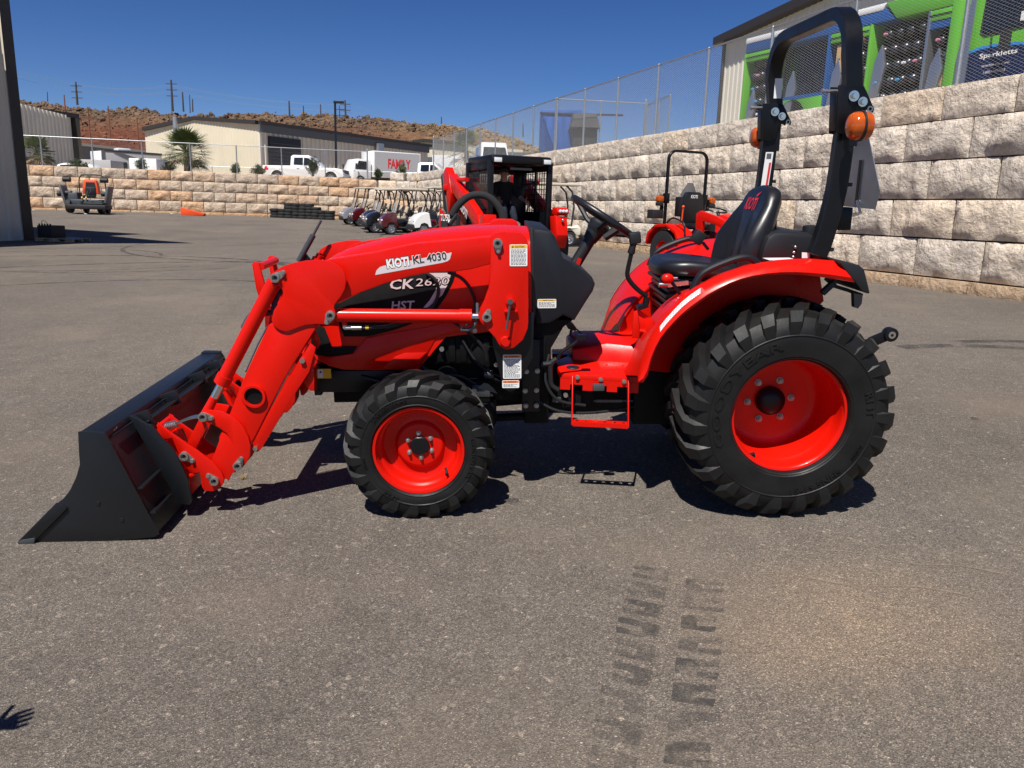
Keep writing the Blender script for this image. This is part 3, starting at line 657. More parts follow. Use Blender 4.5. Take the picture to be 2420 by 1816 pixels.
# low roof further right, seen under the fence
q = [(-1.313,100,8.461),(1.512,100,8.248)]; lr = MB().box(q[0][0]-3,q[1][0]+8,100,112,2.9,q[0][2]-.2).build('flat_roof_shed', M['grey_panel']); tag(lr, 'long low grey roof just above the wall right of the white van', 'building')
# large building behind the delivery truck on the right
bb = empty('metal_building', Matrix.Translation(at_wall(25,20,3.35))); tag(bb, 'big cream metal building with dark eave behind the green delivery truck', 'building')
t0 = 29.75; e0 = at_wall(t0,19,0); e1 = at_wall(-6,19,0)
o = ribbed((e0.x,e0.y),(e1.x,e1.y),lambda s_: 8.3+s_*.065,3.2,.30,.03,'wall',M['siding_white'],None); o.parent = bb; inb(o,bb)
zl_ = lambda t: 8.24+(t0-t)*.065
P = [at_wall(t0+.4,18.6,zl_(t0)),at_wall(-6,18.6,zl_(-6)),at_wall(-6,18.6,zl_(-6)+.5),at_wall(t0+.4,18.6,zl_(t0)+.28)]
inb(MB().add([tuple(v) for v in P]+[tuple(v+NW*14) for v in P],[(0,1,2,3),(7,6,5,4),(0,4,5,1),(1,5,6,2),(2,6,7,3),(3,7,4,0)]).build('roof_edge', M['trim_dark'], bb),bb)
e2 = at_wall(t0,33,0); inb(MB().add([(e0.x,e0.y,3.2),(e2.x,e2.y,3.2),(e2.x,e2.y,8.3),(e0.x,e0.y,8.3)],[(0,1,2,3)]).build('end_wall', M['siding_grey'], bb, fixn=False),bb)
inb(MB().cyl(at_wall(t0+.05,18.95,3.2),at_wall(t0+.05,18.95,8.3),.09,n=8).build('corner_trim', M['trim_dark'], bb),bb)

# ------------------------------------------------------------------ poles and lines
mat('pole_wood', (.055,.045,.04), .8); mat('pole_rust', (.16,.06,.035), .8); mat('lamp_black', (.008,.008,.01), .4)
def pole(top, bot, r, arms, label, m='pole_wood', name='utility_pole', group='poles on the hill'):
    o = empty(name, Matrix.Translation((bot[0],bot[1],bot[2]))); tag(o, label, 'pole', group)
    h = top[2]-bot[2]; dx = top[0]-bot[0]
    MB().cyl((0,0,-1),(dx,0,h),r,r*.7,n=8).build('shaft', M[m], o)
    for k in range(arms): MB().box(dx-1.6,dx+1.6,-.1,.1,h-1.2-1.7*k,h-1.0-1.7*k).build('cross_arm', M[m], o)
    return o
YP = 246
for (t,b,r,arms,lab,Y) in (([(-132.24,246,34.774),(-132.315,246,29.294)],0,.34,3,'dark wooden power pole with crossarms on the ridge above the left shed',0),):
    pole(t[0],t[1],r,arms,lab)
t = [(-103.784,246,36.089),(-103.875,246,28.225)]; pole(t[0],t[1],.38,3,'tallest dark power pole with three crossarms on the ridge')
t = [(-100.614,246,32.786),(-100.627,246,28.236)]; pole(t[0],t[1],.28,0,'plain dark pole just right of the tallest ridge power pole')
t = [(-98.543,246,32.085),(-98.643,246,27.907)]; pole(t[0],t[1],.16,0,'thin grey pole, second right of the tallest ridge power pole')
t = [(-97.737,246,30.895),(-97.861,246,28.233)]; pole(t[0],t[1],.22,0,'short pole, third right of the tallest ridge power pole')
t = [(-68.899,246,31.13),(-68.857,246,27.748)]; pole(t[0],t[1],.25,0,'lone short pole on the ridge above the warehouse roof')
t = [(-140.99,246,31.792),(-141.132,246,30.009)]; pole(t[0],t[1],.14,0,'small antenna pole beside the ridge boulder at far left')
t = [(-68.9,246,31.115),(-68.861,246,27.618)]; pole(t[0],t[1],.28,0,'dark pole on the ridge left of the street lamp')
t = [(-64.66,246,29.899),(-64.653,246,27.501)]; pole(t[0],t[1],.2,0,'thin pole between the dark ridge pole and street lamp')
t = [(-59.523,246,30.416),(-59.483,246,27.333)]; pole(t[0],t[1],.2,0,'thin ridge pole close left of the street lamp')
t = [(-53.887,246,30.186),(-53.794,246,26.95)]; pole(t[0],t[1],.16,2,'thin ridge pole with short arms right of the street lamp')
t = [(-52.177,246,31.748),(-52.031,246,26.806)]; pole(t[0],t[1],.3,2,'taller ridge pole with arms right of the street lamp')
t = [(-23.38,246,27.838),(-23.332,246,26.807)]; pole(t[0],t[1],.18,0,'tiny pole on the ridge above the cream building')
t = [(1.108,246,26.571),(1.24,246,23.722)]; pole(t[0],t[1],.18,0,'thin pole behind the right fence on the falling ridge')
t = [(6.743,246,25.517),(6.898,246,22.443)]; pole(t[0],t[1],.18,0,'rightmost thin pole behind the fence near blue box')
t = [(-67.479,122,16.135),(-67.556,122,13.303)]; pole(t[0],t[1],.12,0,'leftmost rusty brown pole on the red hillside','pole_rust',group='rusty poles on the red slope')
t = [(-62.03,118,13.917),(-62.098,118,8.895)]; pole(t[0],(t[1][0],t[1][1],2.9),.12,0,'second rusty brown pole from left, above the travel trailer','pole_rust',group='rusty poles on the red slope')
t = [(-60.096,120,14.487),(-60.112,120,9.671)]; pole(t[0],(t[1][0],t[1][1],2.9),.12,0,'third rusty brown pole from left on the red slope','pole_rust',group='rusty poles on the red slope')
t = [(-56.004,120,12.789),(-56.054,120,9.061)]; pole(t[0],(t[1][0],t[1][1],2.9),.12,0,'rusty brown pole nearest the pale warehouse gable','pole_rust',group='rusty poles on the red slope')
# power lines
pl = [(-132.293,246,34.209),(-103.886,246,34.583),(-68.825,246,30.98)]; pr_ = [(-52.122,246,30.423)][0]; pr2 = (pr_[0]+75,260,pr_[2]-8)
for k,(dx,dz) in enumerate(((-1.4,0),(1.4,0),(-1.4,-1.7),(1.4,-1.7))):
    path = []
    pts = [(-170,230,44),pl[0],pl[1],pr_,pr2]
    for a,b in zip(pts,pts[1:]):
        for i in range(8):
            u = i/8; path.append((a[0]+(b[0]-a[0])*u+dx,a[1]+(b[1]-a[1])*u,a[2]+(b[2]-a[2])*u+dz-5*u*(1-u)))
    tag(MB().tube(path,.035,4).build('power_line', M['galv']), ('upper front','upper rear','lower front','lower rear')[k]+' thin power line strung between the ridge poles', 'power line', 'power lines over the hill')
# street lamp
t = [(-13.899,62,8.901),(-13.93,62,3.739)]; sl = empty('street_lamp', Matrix.Translation((t[1][0],62,2.95))); tag(sl, 'tall black street lamp pole in front of the ribbed warehouse wall', 'street lamp')
h = t[0][2]-2.95; MB().cyl((0,0,0),(t[0][0]-t[1][0],0,h),.10,.08,n=10).build('pole', M['lamp_black'], sl)
MB().box(t[0][0]-t[1][0]-.1,t[0][0]-t[1][0]+.65,-.15,.15,h-.08,h+.10).build('lamp_head', M['lamp_black'], sl, bevel=.03)
# ------------------------------------------------------------------ the tractor with front loader
# own frame: X rearwards, Y across (away from the photographer), Z up; Y=0 is the near front rim, Y=YC the centre line
YC = .584
def mir(y): return 2*YC-y
TR = empty('loader_tractor', Matrix(((.99877,-.03879,-.03075,-.4066),(.03728,.99815,-.04813,3.4266),(.03256,.04692,.99837,0),(0,0,0,1))))
tag(TR, 'red compact tractor with black front loader bucket, parked side-on in the foreground', 'tractor')

def tyre(parent, R0, W, rim, yo, x, z, nl, marks, lug=.026, skew=1, rd=1.0):
    """tyre with curved bar lugs; yo = Y of its outer face, marks = [(text, centre angle, height, width, flip)]"""
    yc = yo+W/2; Rt = R0-lug
    side = [(rim+.003,.35),(rim+.0125,.43),(rim+.018,.462),(rim+.03,.485),(rim+.42*(Rt-rim),.5),(Rt-.055*rd**.7,.497),(Rt-.03*rd,.475),(Rt-.010*rd,.415),(Rt,.30),(Rt+.003,.12)]
    prof = [(r,-w*W) for r,w in side]+[(r,w*W) for r,w in side[::-1]]
    mb = MB(); mb.lathe(prof, (x,yc,z), 72)
    # raised sidewall rings
    for rr,dw in ((rim+.022,.003),(Rt-.06*rd**.8,.003)):
        yw = lerp([(r,w*W) for r,w in side[:6]], rr)
        mb.lathe([(rr-.004,-yw),(rr-.001,-yw-dw),(rr+.002,-yw-dw),(rr+.005,-yw)], (x,yc,z), 72)
    # lugs
    edge = [(0.02,Rt+.002,0),(.16,Rt,.07),(.30,Rt-.001,.15),(.425,Rt-.012*rd,.24),(.485,Rt-.030*rd,.27),(.502,Rt-.066*rd**.6,.28)]
    wid = [.40,.46,.58,.66,.62,.52]; hts = [1,1,1,1.0,.85,.25]
    pitch = 2*PI/nl
    for sgn in (-1,1):
        for k in range(nl):
            a0 = pitch*(k+(.5 if sgn>0 else 0))
            V = []; F = []
            for (w,r,da),ww,hh in zip(edge,wid,hts):
                ac = a0+skew*da*1.55*pitch/.28*.62
                hw = ww*pitch*.40
                r2 = r+lug*hh if w<.45 else r+lug*hh*.75
                ww2 = w*W if w<.45 else w*W+lug*.34*hh
                for s2,rr,aa,wy in ((-1,r-.006,-hw*1.12,w*W),(-1,r2,-hw*.84,ww2),(1,r2,hw*.84,ww2),(1,r-.006,hw*1.12,w*W)):
                    V.append((x+rr*math.cos(ac+aa), yc+sgn*wy*.985, z+rr*math.sin(ac+aa)))
            m = len(edge)
            for i in range(m-1):
                for j in range(3): F.append((i*4+j,i*4+j+1,(i+1)*4+j+1,(i+1)*4+j))
            F += [(3,2,1,0),((m-1)*4,(m-1)*4+1,(m-1)*4+2,(m-1)*4+3)]
            mb.add(V,F)
    t = mb.build('tyre', M['rubber'], parent, bevel=0, smooth=28)
    # moulded lettering on the outer face
    for txt,ang,h,wd,rmid,flip in marks:
        me = text_mesh(txt, 1.0, .02, .012, 'CENTER')
        xs = [v.co.x for v in me.vertices]; ys = [v.co.y for v in me.vertices]
        cx = (min(xs)+max(xs))/2; cy = (min(ys)+max(ys))/2; sx = wd/(max(xs)-min(xs)); sy = h/(max(ys)-min(ys))
        for v in me.vertices:
            tx = (v.co.x-cx)*sx; ty = (v.co.y-cy)*sy
            if flip: rr = rmid-ty; a = R(ang)+tx/rmid
            else: rr = rmid+ty; a = R(ang)-tx/rmid
            yw = lerp([(q,w*W) for q,w in side[:7]], rr)
            v.co = Vector((x+rr*math.cos(a), yc-yw-(.0046 if v.co.z>0 else -.002), z+rr*math.sin(a)))
        me.materials.clear(); link('sidewall_lettering', me, M['rubber'], t)
    return t

def front_wheel(yo, sgn):
    w = empty('front_wheel'); w.parent = TR
    M4 = Matrix.Translation((0,yo,.335)) @ (Matrix.Rotation(PI,4,'Z') if sgn<0 else Matrix.Identity(4))
    w.matrix_local = M4
    tyre(w, .347, .216, .198, -.016, 0, 0, 19, [('GOODYEAR',-8,.021,.20,.252,False),('27x8.50-15NHS',122,.018,.19,.250,False),('R14T',238,.022,.075,.252,True),('TUBELESS',192,.010,.055,.25,False)])
    mb = MB(); mb.lathe([(.197,-.002),(.2085,-.004),(.2085,.004),(.203,.008),(.197,.010),(.192,.018),(.1905,.034),(.186,.042),(.179,.046),(.1735,.056),(.172,.085),(.168,.096),(.158,.100),(.135,.1005),(.117,.096),(.108,.084),(.103,.079),(.094,.077),(.03,.077)], n=72)
    mb.lathe([(.196,.02),(.198,.06),(.198,.2)], n=48)
    rim = mb.build('rim', M['red'], w)
    MB().lathe([(.0002,.062),(.040,.062),(.045,.066),(.045,.08)], n=32).build('hub_cap', M['black_paint'], w)
    mb = MB()
    for k in range(6):
        a = R(20+60*k+14); c = (.060*math.cos(a),0,.060*math.sin(a)); mb = MB()
        mb.lathe([(.0115,.077),(.0115,.075),(.0088,.074),(.0088,.067),(.0065,.066),(.0062,.058),(.0002,.058)], c, 12)
        mb.build('wheel_bolt', M['pin'], w, smooth=20)
    MB().cyl((.118,.050,-.105),(.124,.018,-.118),.006).cyl((.124,.018,-.118),(.126,.008,-.122),.0085).build('valve_stem', M['black_plastic'], w)
    return w
def rear_wheel(yo, sgn):
    w = empty('rear_wheel'); w.parent = TR
    w.matrix_local = Matrix.Translation((1.6726,yo,.495)) @ (Matrix.Rotation(PI,4,'Z') if sgn<0 else Matrix.Identity(4))
    tyre(w, .502, .445, .252, -.036, 0, 0, 23, [('GOODYEAR',152,.040,.60,.340,False),('R14T',10,.036,.115,.350,False),('15-19.5NHS',-66,.030,.25,.350,True),('TUBELESS',-28,.014,.08,.35,False)], lug=.034, rd=1.7)
    mb = MB(); mb.lathe([(.251,0),(.2615,-.003),(.2615,.005),(.256,.010),(.250,.016),(.2465,.03),(.245,.075),(.238,.086),(.2335,.095),(.2325,.215),(.226,.238),(.212,.252),(.19,.259),(.12,.262),(.03,.262)], n=80)
    rim = mb.build('rim', M['red'], w)
    MB().lathe([(.2515,.02),(.2515,.34)], n=48).build('rim_barrel', M['red'], w)
    MB().lathe([(.0002,.205),(.03,.207),(.055,.216),(.068,.232),(.069,.262)], n=32).build('hub_cap', M['black_paint'], w)
    for k in range(6):
        a = R(5+60*k); c = (.105*math.cos(a),0,.105*math.sin(a))
        MB().lathe([(.017,.262),(.017,.259),(.013,.258),(.013,.246),(.009,.245),(.009,.238),(.0002,.238)], c, 10).build('wheel_bolt', M['pin'], w, smooth=20)
    MB().box(-.158,-.128,.03,.06,-.212,-.195).cyl((-.15,.045,-.205),(-.135,.03,-.188),.008).build('valve_stem', M['black_plastic'], w)
    return w
front_wheel(0, 1); front_wheel(2*YC, -1)
rear_wheel(-.0528, 1); rear_wheel(2*YC+.0528, -1)
fr_t = [c for c in TR.children if c.name.startswith('rear_wheel')][0]
mb = MB(); r3 = random.Random(3)
for k in range(5):
    y = .05+.02*k; a = R(176+6*k); 
    mb.add([(-.515+r3.uniform(-.004,.004), .03+r3.uniform(0,.05), -.02+.02*k+r3.uniform(-.02,.02)) for _ in range(4)], [(0,1,2,3)])
mb.build('torn_foil_sticker', M['foil'], fr_t, smooth=0, fixn=False)

# ---- chassis: front frame, engine block, gearbox, axles
mb = MB(); mb.prism([(-0.516,0.625),(-0.136,0.624),(-0.141,0.516),(-0.419,0.515),(-0.523,0.516)], .36, .39); mb.prism([(-0.516,0.625),(-0.136,0.624),(-0.141,0.516),(-0.419,0.515),(-0.523,0.516)], .78, .81)
mb.box(-.535,-.50,.36,.81,.50,.64)
mb.build('front_frame', M['black_paint'], TR, bevel=.003)
mb = MB(); mb.box(-.45,.58,.40,.77,.45,.66); mb.box(-.30,.52,.37,.80,.62,.95); mb.box(.0,.40,.33,.40,.66,.80)
for k in range(7): mb.box(.02+.055*k,.055+.055*k,.318,.345,.67,.79)
mb.cyl((.12,.30,.60),(.12,.36,.60),.05); mb.cyl((.30,.31,.70),(.30,.40,.70),.06); mb.cyl((.42,.30,.55),(.42,.40,.55),.045)
mb.box(.20,.33,.30,.36,.47,.58); mb.box(.44,.60,.33,.45,.50,.78)
mb.build('engine', M['engine'], TR, bevel=.006)
mb = MB(); mb.box(.52,1.75,.46,.73,.36,.585); mb.box(.50,.62,.36,.81,.34,.74); mb.box(1.05,1.35,.38,.79,.32,.60); mb.box(1.45,1.9,.36,.81,.34,.70)
mb.lathe([(.06,.225),(.10,.26),(.10,.91),(.06,.945)], (1.6726,0,.495), 24)
mb.cyl((.8,.36,.47),(.8,.44,.47),.05); mb.box(.70,.78,.33,.38,.40,.52)
mb.build('gearbox', M['engine'], TR, bevel=.006)
mb = MB(); mb.box(-.07,.07,.20,.97,.28,.40); mb.cyl((0,.10,.335),(0,.22,.335),.075,n=20); mb.cyl((0,.95,.335),(0,1.07,.335),.075,n=20)
mb.cyl((.0,.22,.32),(.0,.22,.50),.05); mb.cyl((.11,.22,.36),(.11,.95,.36),.016)
mb.build('front_axle', M['engine'], TR, bevel=.005)
mb = MB(); mb.cyl((.02,.584,.37),(.7,.584,.42),.03); mb.cyl((.02,.55,.30),(.55,.52,.33),.02)
mb.build('drive_shaft', M['engine'], TR)
for k,(pts,rr_) in enumerate(((((.05,.31,.90),(.18,.30,.86),(.30,.31,.74),(.33,.33,.60),(.45,.34,.52)),.009),(((-.05,.33,.70),(.06,.30,.62),(.20,.30,.60),(.34,.31,.50)),.008),(((.20,.31,.78),(.28,.295,.66),(.40,.30,.60),(.52,.32,.62)),.006),(((-.30,.345,.60),(-.12,.33,.55),(.02,.33,.50),(.14,.34,.44)),.007),(((.62,.34,.70),(.60,.31,.58),(.66,.30,.48),(.80,.33,.44)),.008),(((.52,.33,.50),(.66,.315,.42),(.86,.34,.40),(1.1,.40,.42)),.007))):
    MB().tube(spline(pts,6),rr_,8).build('engine_hose', M['black_plastic'], TR)
for x,y,z in ((.10,.315,.74),(.26,.312,.83),(-.02,.34,.60),(.36,.32,.66),(.70,.325,.50)): MB().cyl((x,y,z),(x,y-.02,z),.012,n=6).build('engine_bolt', M['pin'], TR, smooth=20)
MB().box(.24,.33,.295,.315,.50,.56).build('engine_plate', M['steel_dark'], TR, bevel=.004)
# plastic splash wing behind front wheel, oil filter
MB().prism([(0.273,0.563),(0.3,0.585),(0.321,0.58),(0.344,0.56),(0.364,0.532)], .24, .246).build('splash_guard', M['cowl'], TR)
MB().cyl([(0.302,0.34,0.603)][0], [(0.345,0.34,0.608)][0], .025, n=20).build('oil_filter', M['steel_dark'], TR)
MB().lathe([(.002,-.02),(.055,-.02),(.06,0),(.06,.10),(.05,.12)], (.30,.36,.36), 20, 'Z').build('sump_cover', M['engine'], TR)
# mid sub-frame plate with bolts
MB().prism([(0.489,0.784),(0.57,0.783),(0.572,0.42),(0.485,0.421),(0.483,0.516)], .30, .318).build('loader_subframe', M['black_paint'], TR, bevel=.004)
for px in ([(0.506,0.299,0.627),(0.559,0.299,0.629),(0.5,0.299,0.53),(0.555,0.299,0.532),(0.503,0.299,0.454),(0.555,0.299,0.454)]):
    mb = MB(); mb.cyl(px, (px[0],px[1]-.008,px[2]), .0125, n=14).cyl((px[0],px[1]-.008,px[2]),(px[0],px[1]-.018,px[2]),.0095,n=6)
    mb.build('frame_bolt', M['pin'], TR, smooth=20)
# drag link rods seen under the floor
mb = MB(); q = [(0.646,0.45,0.439),(0.689,0.45,0.436)]; mb.bar(q[0],q[1],.03,.022)
q = [(0.795,0.4,0.445),(0.836,0.4,0.444),(0.861,0.4,0.444),(0.992,0.4,0.442),(1.188,0.4,0.436)]
mb.bar(q[0],q[1],.02,.026); mb.cyl(q[1],q[2],.006); mb.bar(q[2],q[3],.02,.014); mb.cyl(q[3],q[4],.006)
mb.build('brake_rod', M['steel_dark'], TR)
mb = MB(); q = [(0.822,0.22,0.575),(0.876,0.22,0.545)]; mb.prism([(q[0][0],q[0][2]),(q[1][0],q[0][2]),(q[1][0],q[1][2]),(q[0][0],q[1][2])],.22,.25); mb.build('step_bracket', M['steel_dark'], TR, bevel=.002)
# battery and hose bundle ahead of the floor
mb = MB()
mb.tube(spline([(0.578,0.3,0.66),(0.617,0.3,0.664),(0.633,0.3,0.675),(0.652,0.3,0.687),(0.625,0.3,0.66),(0.624,0.3,0.595),(0.63,0.3,0.555),(0.662,0.3,0.53)],5), .012, 8)
mb.build('fuel_hose', M['black_plastic'], TR)
mb = MB(); mb.tube(spline([(0.655,0.27,0.696),(0.668,0.27,0.722),(0.691,0.27,0.741),(0.737,0.27,0.772),(0.767,0.27,0.803)],5), .009, 8); mb.bar(*[(0.767,0.27,0.788),(0.767,0.27,0.811)],.03,.04)
mb.build('pedal_linkage', M['black_paint'], TR)
mb = MB(); q = [(0.694,0.38,0.869),(0.724,0.38,0.852),(0.754,0.38,0.818)]; mb.prism([(0.694,0.869),(0.718,0.859),(0.742,0.836),(0.76,0.812),(0.746,0.806),(0.714,0.817),(0.696,0.849)], .38, .46); mb.tube([(0.736,0.42,0.808),(0.729,0.42,0.78),(0.757,0.42,0.756)],.008); mb.tube([(0.758,0.4,0.812),(0.786,0.4,0.784)],.004)
mb.build('pedal', M['black_paint'], TR, bevel=.002)

# ---- bonnet
top = [(-.56,1.02),(-.53,1.085),(-.48,1.135)]+[(-0.408,1.177),(-0.345,1.201),(-0.265,1.222),(-0.132,1.25),(0.001,1.273),(0.134,1.289),(0.266,1.299),(0.398,1.303),(0.54,1.294)]
bot = [(-.56,.70),(-.50,.68),(-.40,.645),(-.013,.64),(.05,.72),(.12,.80),(.55,.85)]
wid = [(-.56,.16),(-.545,.205),(-.5,.245),(-.4,.27),(-.1,.283),(.55,.29)]
rings = []
for i in range(25):
    x = -.56+(.53+.56)*i/24; zt = lerp(top,x); zb = lerp(bot,x); hw = lerp(wid,x); ring = []
    # half section: side up, shoulder crease, crown
    sec = [(1.0,0),(1.0,.35),(.99,.62),(.965,.80),(.93,.872),(.865,.915),(.70,.955),(.5,.98),(.25,.995),(0,1.0)]
    for a,b in sec: ring.append((x,YC-hw*a,zb+(zt-zb)*b))
    for a,b in sec[-2::-1]: ring.append((x,YC+hw*a,zb+(zt-zb)*b))
    rings.append(ring)
bonnet = MB().loft(rings, caps=True).build('bonnet', M['red'], TR, smooth=40)
def on_side(poly, y, t, name, m, par, bevel=0): return MB().prism(poly, y-t, y).build(name, m, par, bevel=bevel)
on_side([(-0.375,0.968),(-0.271,1.018),(-0.15,1.063),(-0.031,1.093),(0.054,1.107),(0.177,1.112),(0.163,1.066),(0.127,0.994),(0.083,0.934),(0.03,0.899),(-0.039,0.865),(-0.126,0.835),(-0.248,0.806),(-0.36,0.807),(-0.389,0.886),(-0.497,0.922),(-0.493,0.973)], .303, .006, 'side_grille', M['engine'], bonnet, .002)
on_side([(-0.513,0.87),(-0.451,0.852),(-0.423,0.759),(-0.302,0.758),(-0.321,0.731),(-0.339,0.723),(-0.443,0.71),(-0.499,0.716),(-0.522,0.747)], .305, .004, 'nose_vent', M['engine'], bonnet, .002)
on_side([(-0.489,0.712),(-0.442,0.707),(-0.321,0.724),(-0.256,0.798),(-0.126,0.825),(0.029,0.848),(0.159,0.882),(0.288,0.88),(0.283,0.837),(0.079,0.803),(-0.012,0.648),(-0.195,0.641),(-0.377,0.646),(-0.445,0.667)], .299, .004, 'side_panel', M['red'], bonnet, .002)
on_side([(-0.185,0.65),(-0.121,0.71),(-0.078,0.726),(0.03,0.728),(-0.011,0.654)], .292, .003, 'panel_step', M['red'], bonnet, .001)
# model lettering on the grille
gx = [(-0.131,1.03),(-0.13,1.055),(0.137,1.057)]
lettering('model_lettering','CK',M['pink_grey'],bonnet,facing(*[(a,.2932,b) for a,b in [(-0.132,1.03)]][0],.03),1,height=.047,width=.112,bold=.02,shear=.15)
q26 = [(-0.014,1.044)][0]
lettering('model_lettering','2620',M['engine'],bonnet,facing(q26[0]-.003,.2938,q26[1]-.003,.05),1,height=.042,width=.166,bold=.05,shear=.15)
lettering('model_lettering','2620',M['pink_grey'],bonnet,facing(q26[0],.2930,q26[1],.05),1,height=.036,width=.160,bold=.0,shear=.15)
lettering('model_lettering','HST',M['grey_decal'],bonnet,facing(*[(a,.2932,b) for a,b in [(-0.131,0.935)]][0],.02),1,height=.040,width=.112,bold=.02,shear=.15)
on_side([(0.05,1.105),(0.156,1.106),(0.137,1.053),(0.11,1.002),(0.04,0.943),(0.019,0.943),(0.05,0.977),(0.081,1.028),(0.087,1.067)], .296, .001, 'swoosh_decal', M['grey_decal'], bonnet)
MB().tube(spline([(0.038,0.285,1.106),(0.075,0.285,1.081),(0.093,0.285,1.038),(0.085,0.285,0.987),(0.049,0.285,0.936),(-0.038,0.285,0.884),(-0.159,0.285,0.851)],6), .008).tube(spline([(0.141,0.25,1.114),(0.199,0.25,1.089),(0.24,0.25,1.042),(0.264,0.25,0.974),(0.259,0.25,0.914),(0.22,0.25,0.863)],6),.008).build('hydraulic_hose', M['black_plastic'], TR)

# ---- dash cowl
mb = MB()
cow = [(0.527,1.308),(0.563,1.306),(0.605,1.299),(0.639,1.271),(0.661,1.217),(0.678,1.17),(0.726,1.14),(0.778,1.11),(0.817,1.078),(0.833,1.046),(0.823,1.011),(0.79,0.959),(0.737,0.87),(0.682,0.895),(0.617,0.857),(0.552,0.852),(0.539,0.909)]
n = len(cow); cx = sum(a for a,b in cow)/n; cz = sum(b for a,b in cow)/n
ring = lambda s,y: [(cx+(a-cx)*s,y,cz+(b-cz)*s) for a,b in cow]
mb.loft([ring(.90,.300),ring(.97,.306),ring(1,.325),ring(1,2*YC-.325),ring(.97,2*YC-.306),ring(.9,2*YC-.300)])
cowl = mb.build('dash_cowl', M['cowl'], TR, smooth=40)
MB().prism([(0.522,1.308),(0.539,1.308),(0.549,0.911),(0.54,0.858),(0.528,0.876)], .296, 2*YC-.296).build('cowl_seal', M['black_plastic'], cowl, bevel=.003)
mb = MB(); mb.prism([(0.535,0.872),(0.736,0.87),(0.688,0.835),(0.628,0.729),(0.63,0.528),(0.536,0.529)], .34, .80)
mb.build('firewall', M['engine'], TR, bevel=.006)
# steering column and wheel
c0 = Vector((.905,YC,1.335)); nrm = Vector((.54,0,.84)).normalized(); e1 = Vector((.84,0,-.54)).normalized(); e2 = Vector((0,1,0))
base = Vector((.755,YC,1.09))
MB().cyl(base, c0-nrm*.10, .030, n=20).cyl(c0-nrm*.13,c0-nrm*.05,.035,.05).build('steering_column', M['black_plastic'], TR)
MB().lathe([(.05,-.02),(.055,0),(.05,.02)], base+Vector((-.01,0,-.01)), 16, 'Z').build('column_boot', M['black_plastic'], TR)
MB().bar(base+Vector((.02,-.032,.02)),base+Vector((.03,-.032,.05)),.004,.02).build('tilt_lever', M['red_dull'], TR)
sw = empty('steering_wheel'); sw.parent = TR
path = [c0+(e1*math.cos(2*PI*i/40)+e2*math.sin(2*PI*i/40))*.178 for i in range(40)]
MB().tube(path,.0175,12,closed=True).build('wheel_rim', M['vinyl'], sw)
for k,a in enumerate((15,150,270)):
    d = e1*math.cos(R(a))+e2*math.sin(R(a)); MB().tube([c0-nrm*.055+d*.035,c0-nrm*.05+d*.07,c0-nrm*.02+d*.13,c0+d*.172],.013,8).build('spoke', M['black_plastic'], sw)
MB().lathe([(.0002,.0),(.045,0),(.055,-.012),(.05,-.05),(.035,-.07)], (0,0,0), 20,'Z').build('wheel_boss', M['black_plastic'], sw).matrix_local = Matrix.Translation(c0-nrm*.022) @ nrm.to_track_quat('Z','Y').to_matrix().to_4x4()
MB().tube(spline([(0.905,0.56,1.242),(0.941,0.56,1.264),(0.968,0.56,1.282)],4),.022).build('shuttle_lever', M['black_plastic'], TR)

# ---- fenders, floor, seat
lip = [(0.991,0.646),(1.014,0.648),(1.032,0.68),(1.044,0.739),(1.059,0.788),(1.078,0.833),(1.103,0.87),(1.132,0.904),(1.164,0.938),(1.196,0.967),(1.241,1.001),(1.286,1.033),(1.335,1.061),(1.383,1.086),(1.432,1.103),(1.482,1.114),(1.548,1.122),(1.615,1.125),(1.682,1.122),(1.75,1.115),(1.832,1.104),(1.922,1.088)]
upr = [(0.997,0.684),(1.006,0.733),(1.018,0.779),(1.035,0.824),(1.057,0.866),(1.083,0.907),(1.112,0.945),(1.144,0.982),(1.177,1.017),(1.212,1.046),(1.254,1.075),(1.297,1.097),(1.339,1.116),(1.385,1.134),(1.431,1.15),(1.478,1.163),(1.531,1.174),(1.591,1.183),(1.658,1.187),(1.732,1.188),(1.848,1.178)]
upr = [upr[min(len(upr)-1, round(i*(len(upr)-1)/(len(lip)-1)))] for i in range(len(lip))]
def fender(flip):
    f = (lambda y: mir(y)) if flip else (lambda y: y)
    rr = []
    for (lx,lz),(ux,uz) in zip(lip,upr):
        mx = lx*.45+ux*.55; mz = lz*.45+uz*.55; ox,oz = ux-lx,uz-lz; ol = math.hypot(ox,oz); ox /= ol; oz /= ol
        rr.append([(lx,f(.0),lz),(lx,f(-.012),lz+.002),(lx*.75+ux*.25,f(-.018),lz*.75+uz*.25),(mx,f(-.008),mz),(lx*.2+ux*.8,f(.012),lz*.2+uz*.8),(ux,f(.045),uz),(ux-ox*.036,f(.18),uz-oz*.036),(ux-ox*.07,f(.32),uz-oz*.07),(ux-ox*.085,f(.36),uz-oz*.085),(ux-ox*.10,f(.36),uz-oz*.10),(ux-ox*.02,f(.05),uz-oz*.02),(lx*.3+ux*.7+.01,f(.018),lz*.3+uz*.7-.01)])
    mb = MB(); mb.loft(rr, caps=True, closed=True)
    # inner vertical panel
    inner = [(a+.10*(lx-a)/math.hypot(lx-a,lz-b),b+.10*(lz-b)/math.hypot(lx-a,lz-b)) for (a,b),(lx,lz) in zip(upr,lip)]+[(1.95,.95),(1.75,.72),(1.2,.60),(1.05,.62)]
    mb.prism(inner, f(.345), f(.352))
    o = mb.build('fender', M['red'], TR, smooth=40)
    return o
fn = fender(False); ff = fender(True)
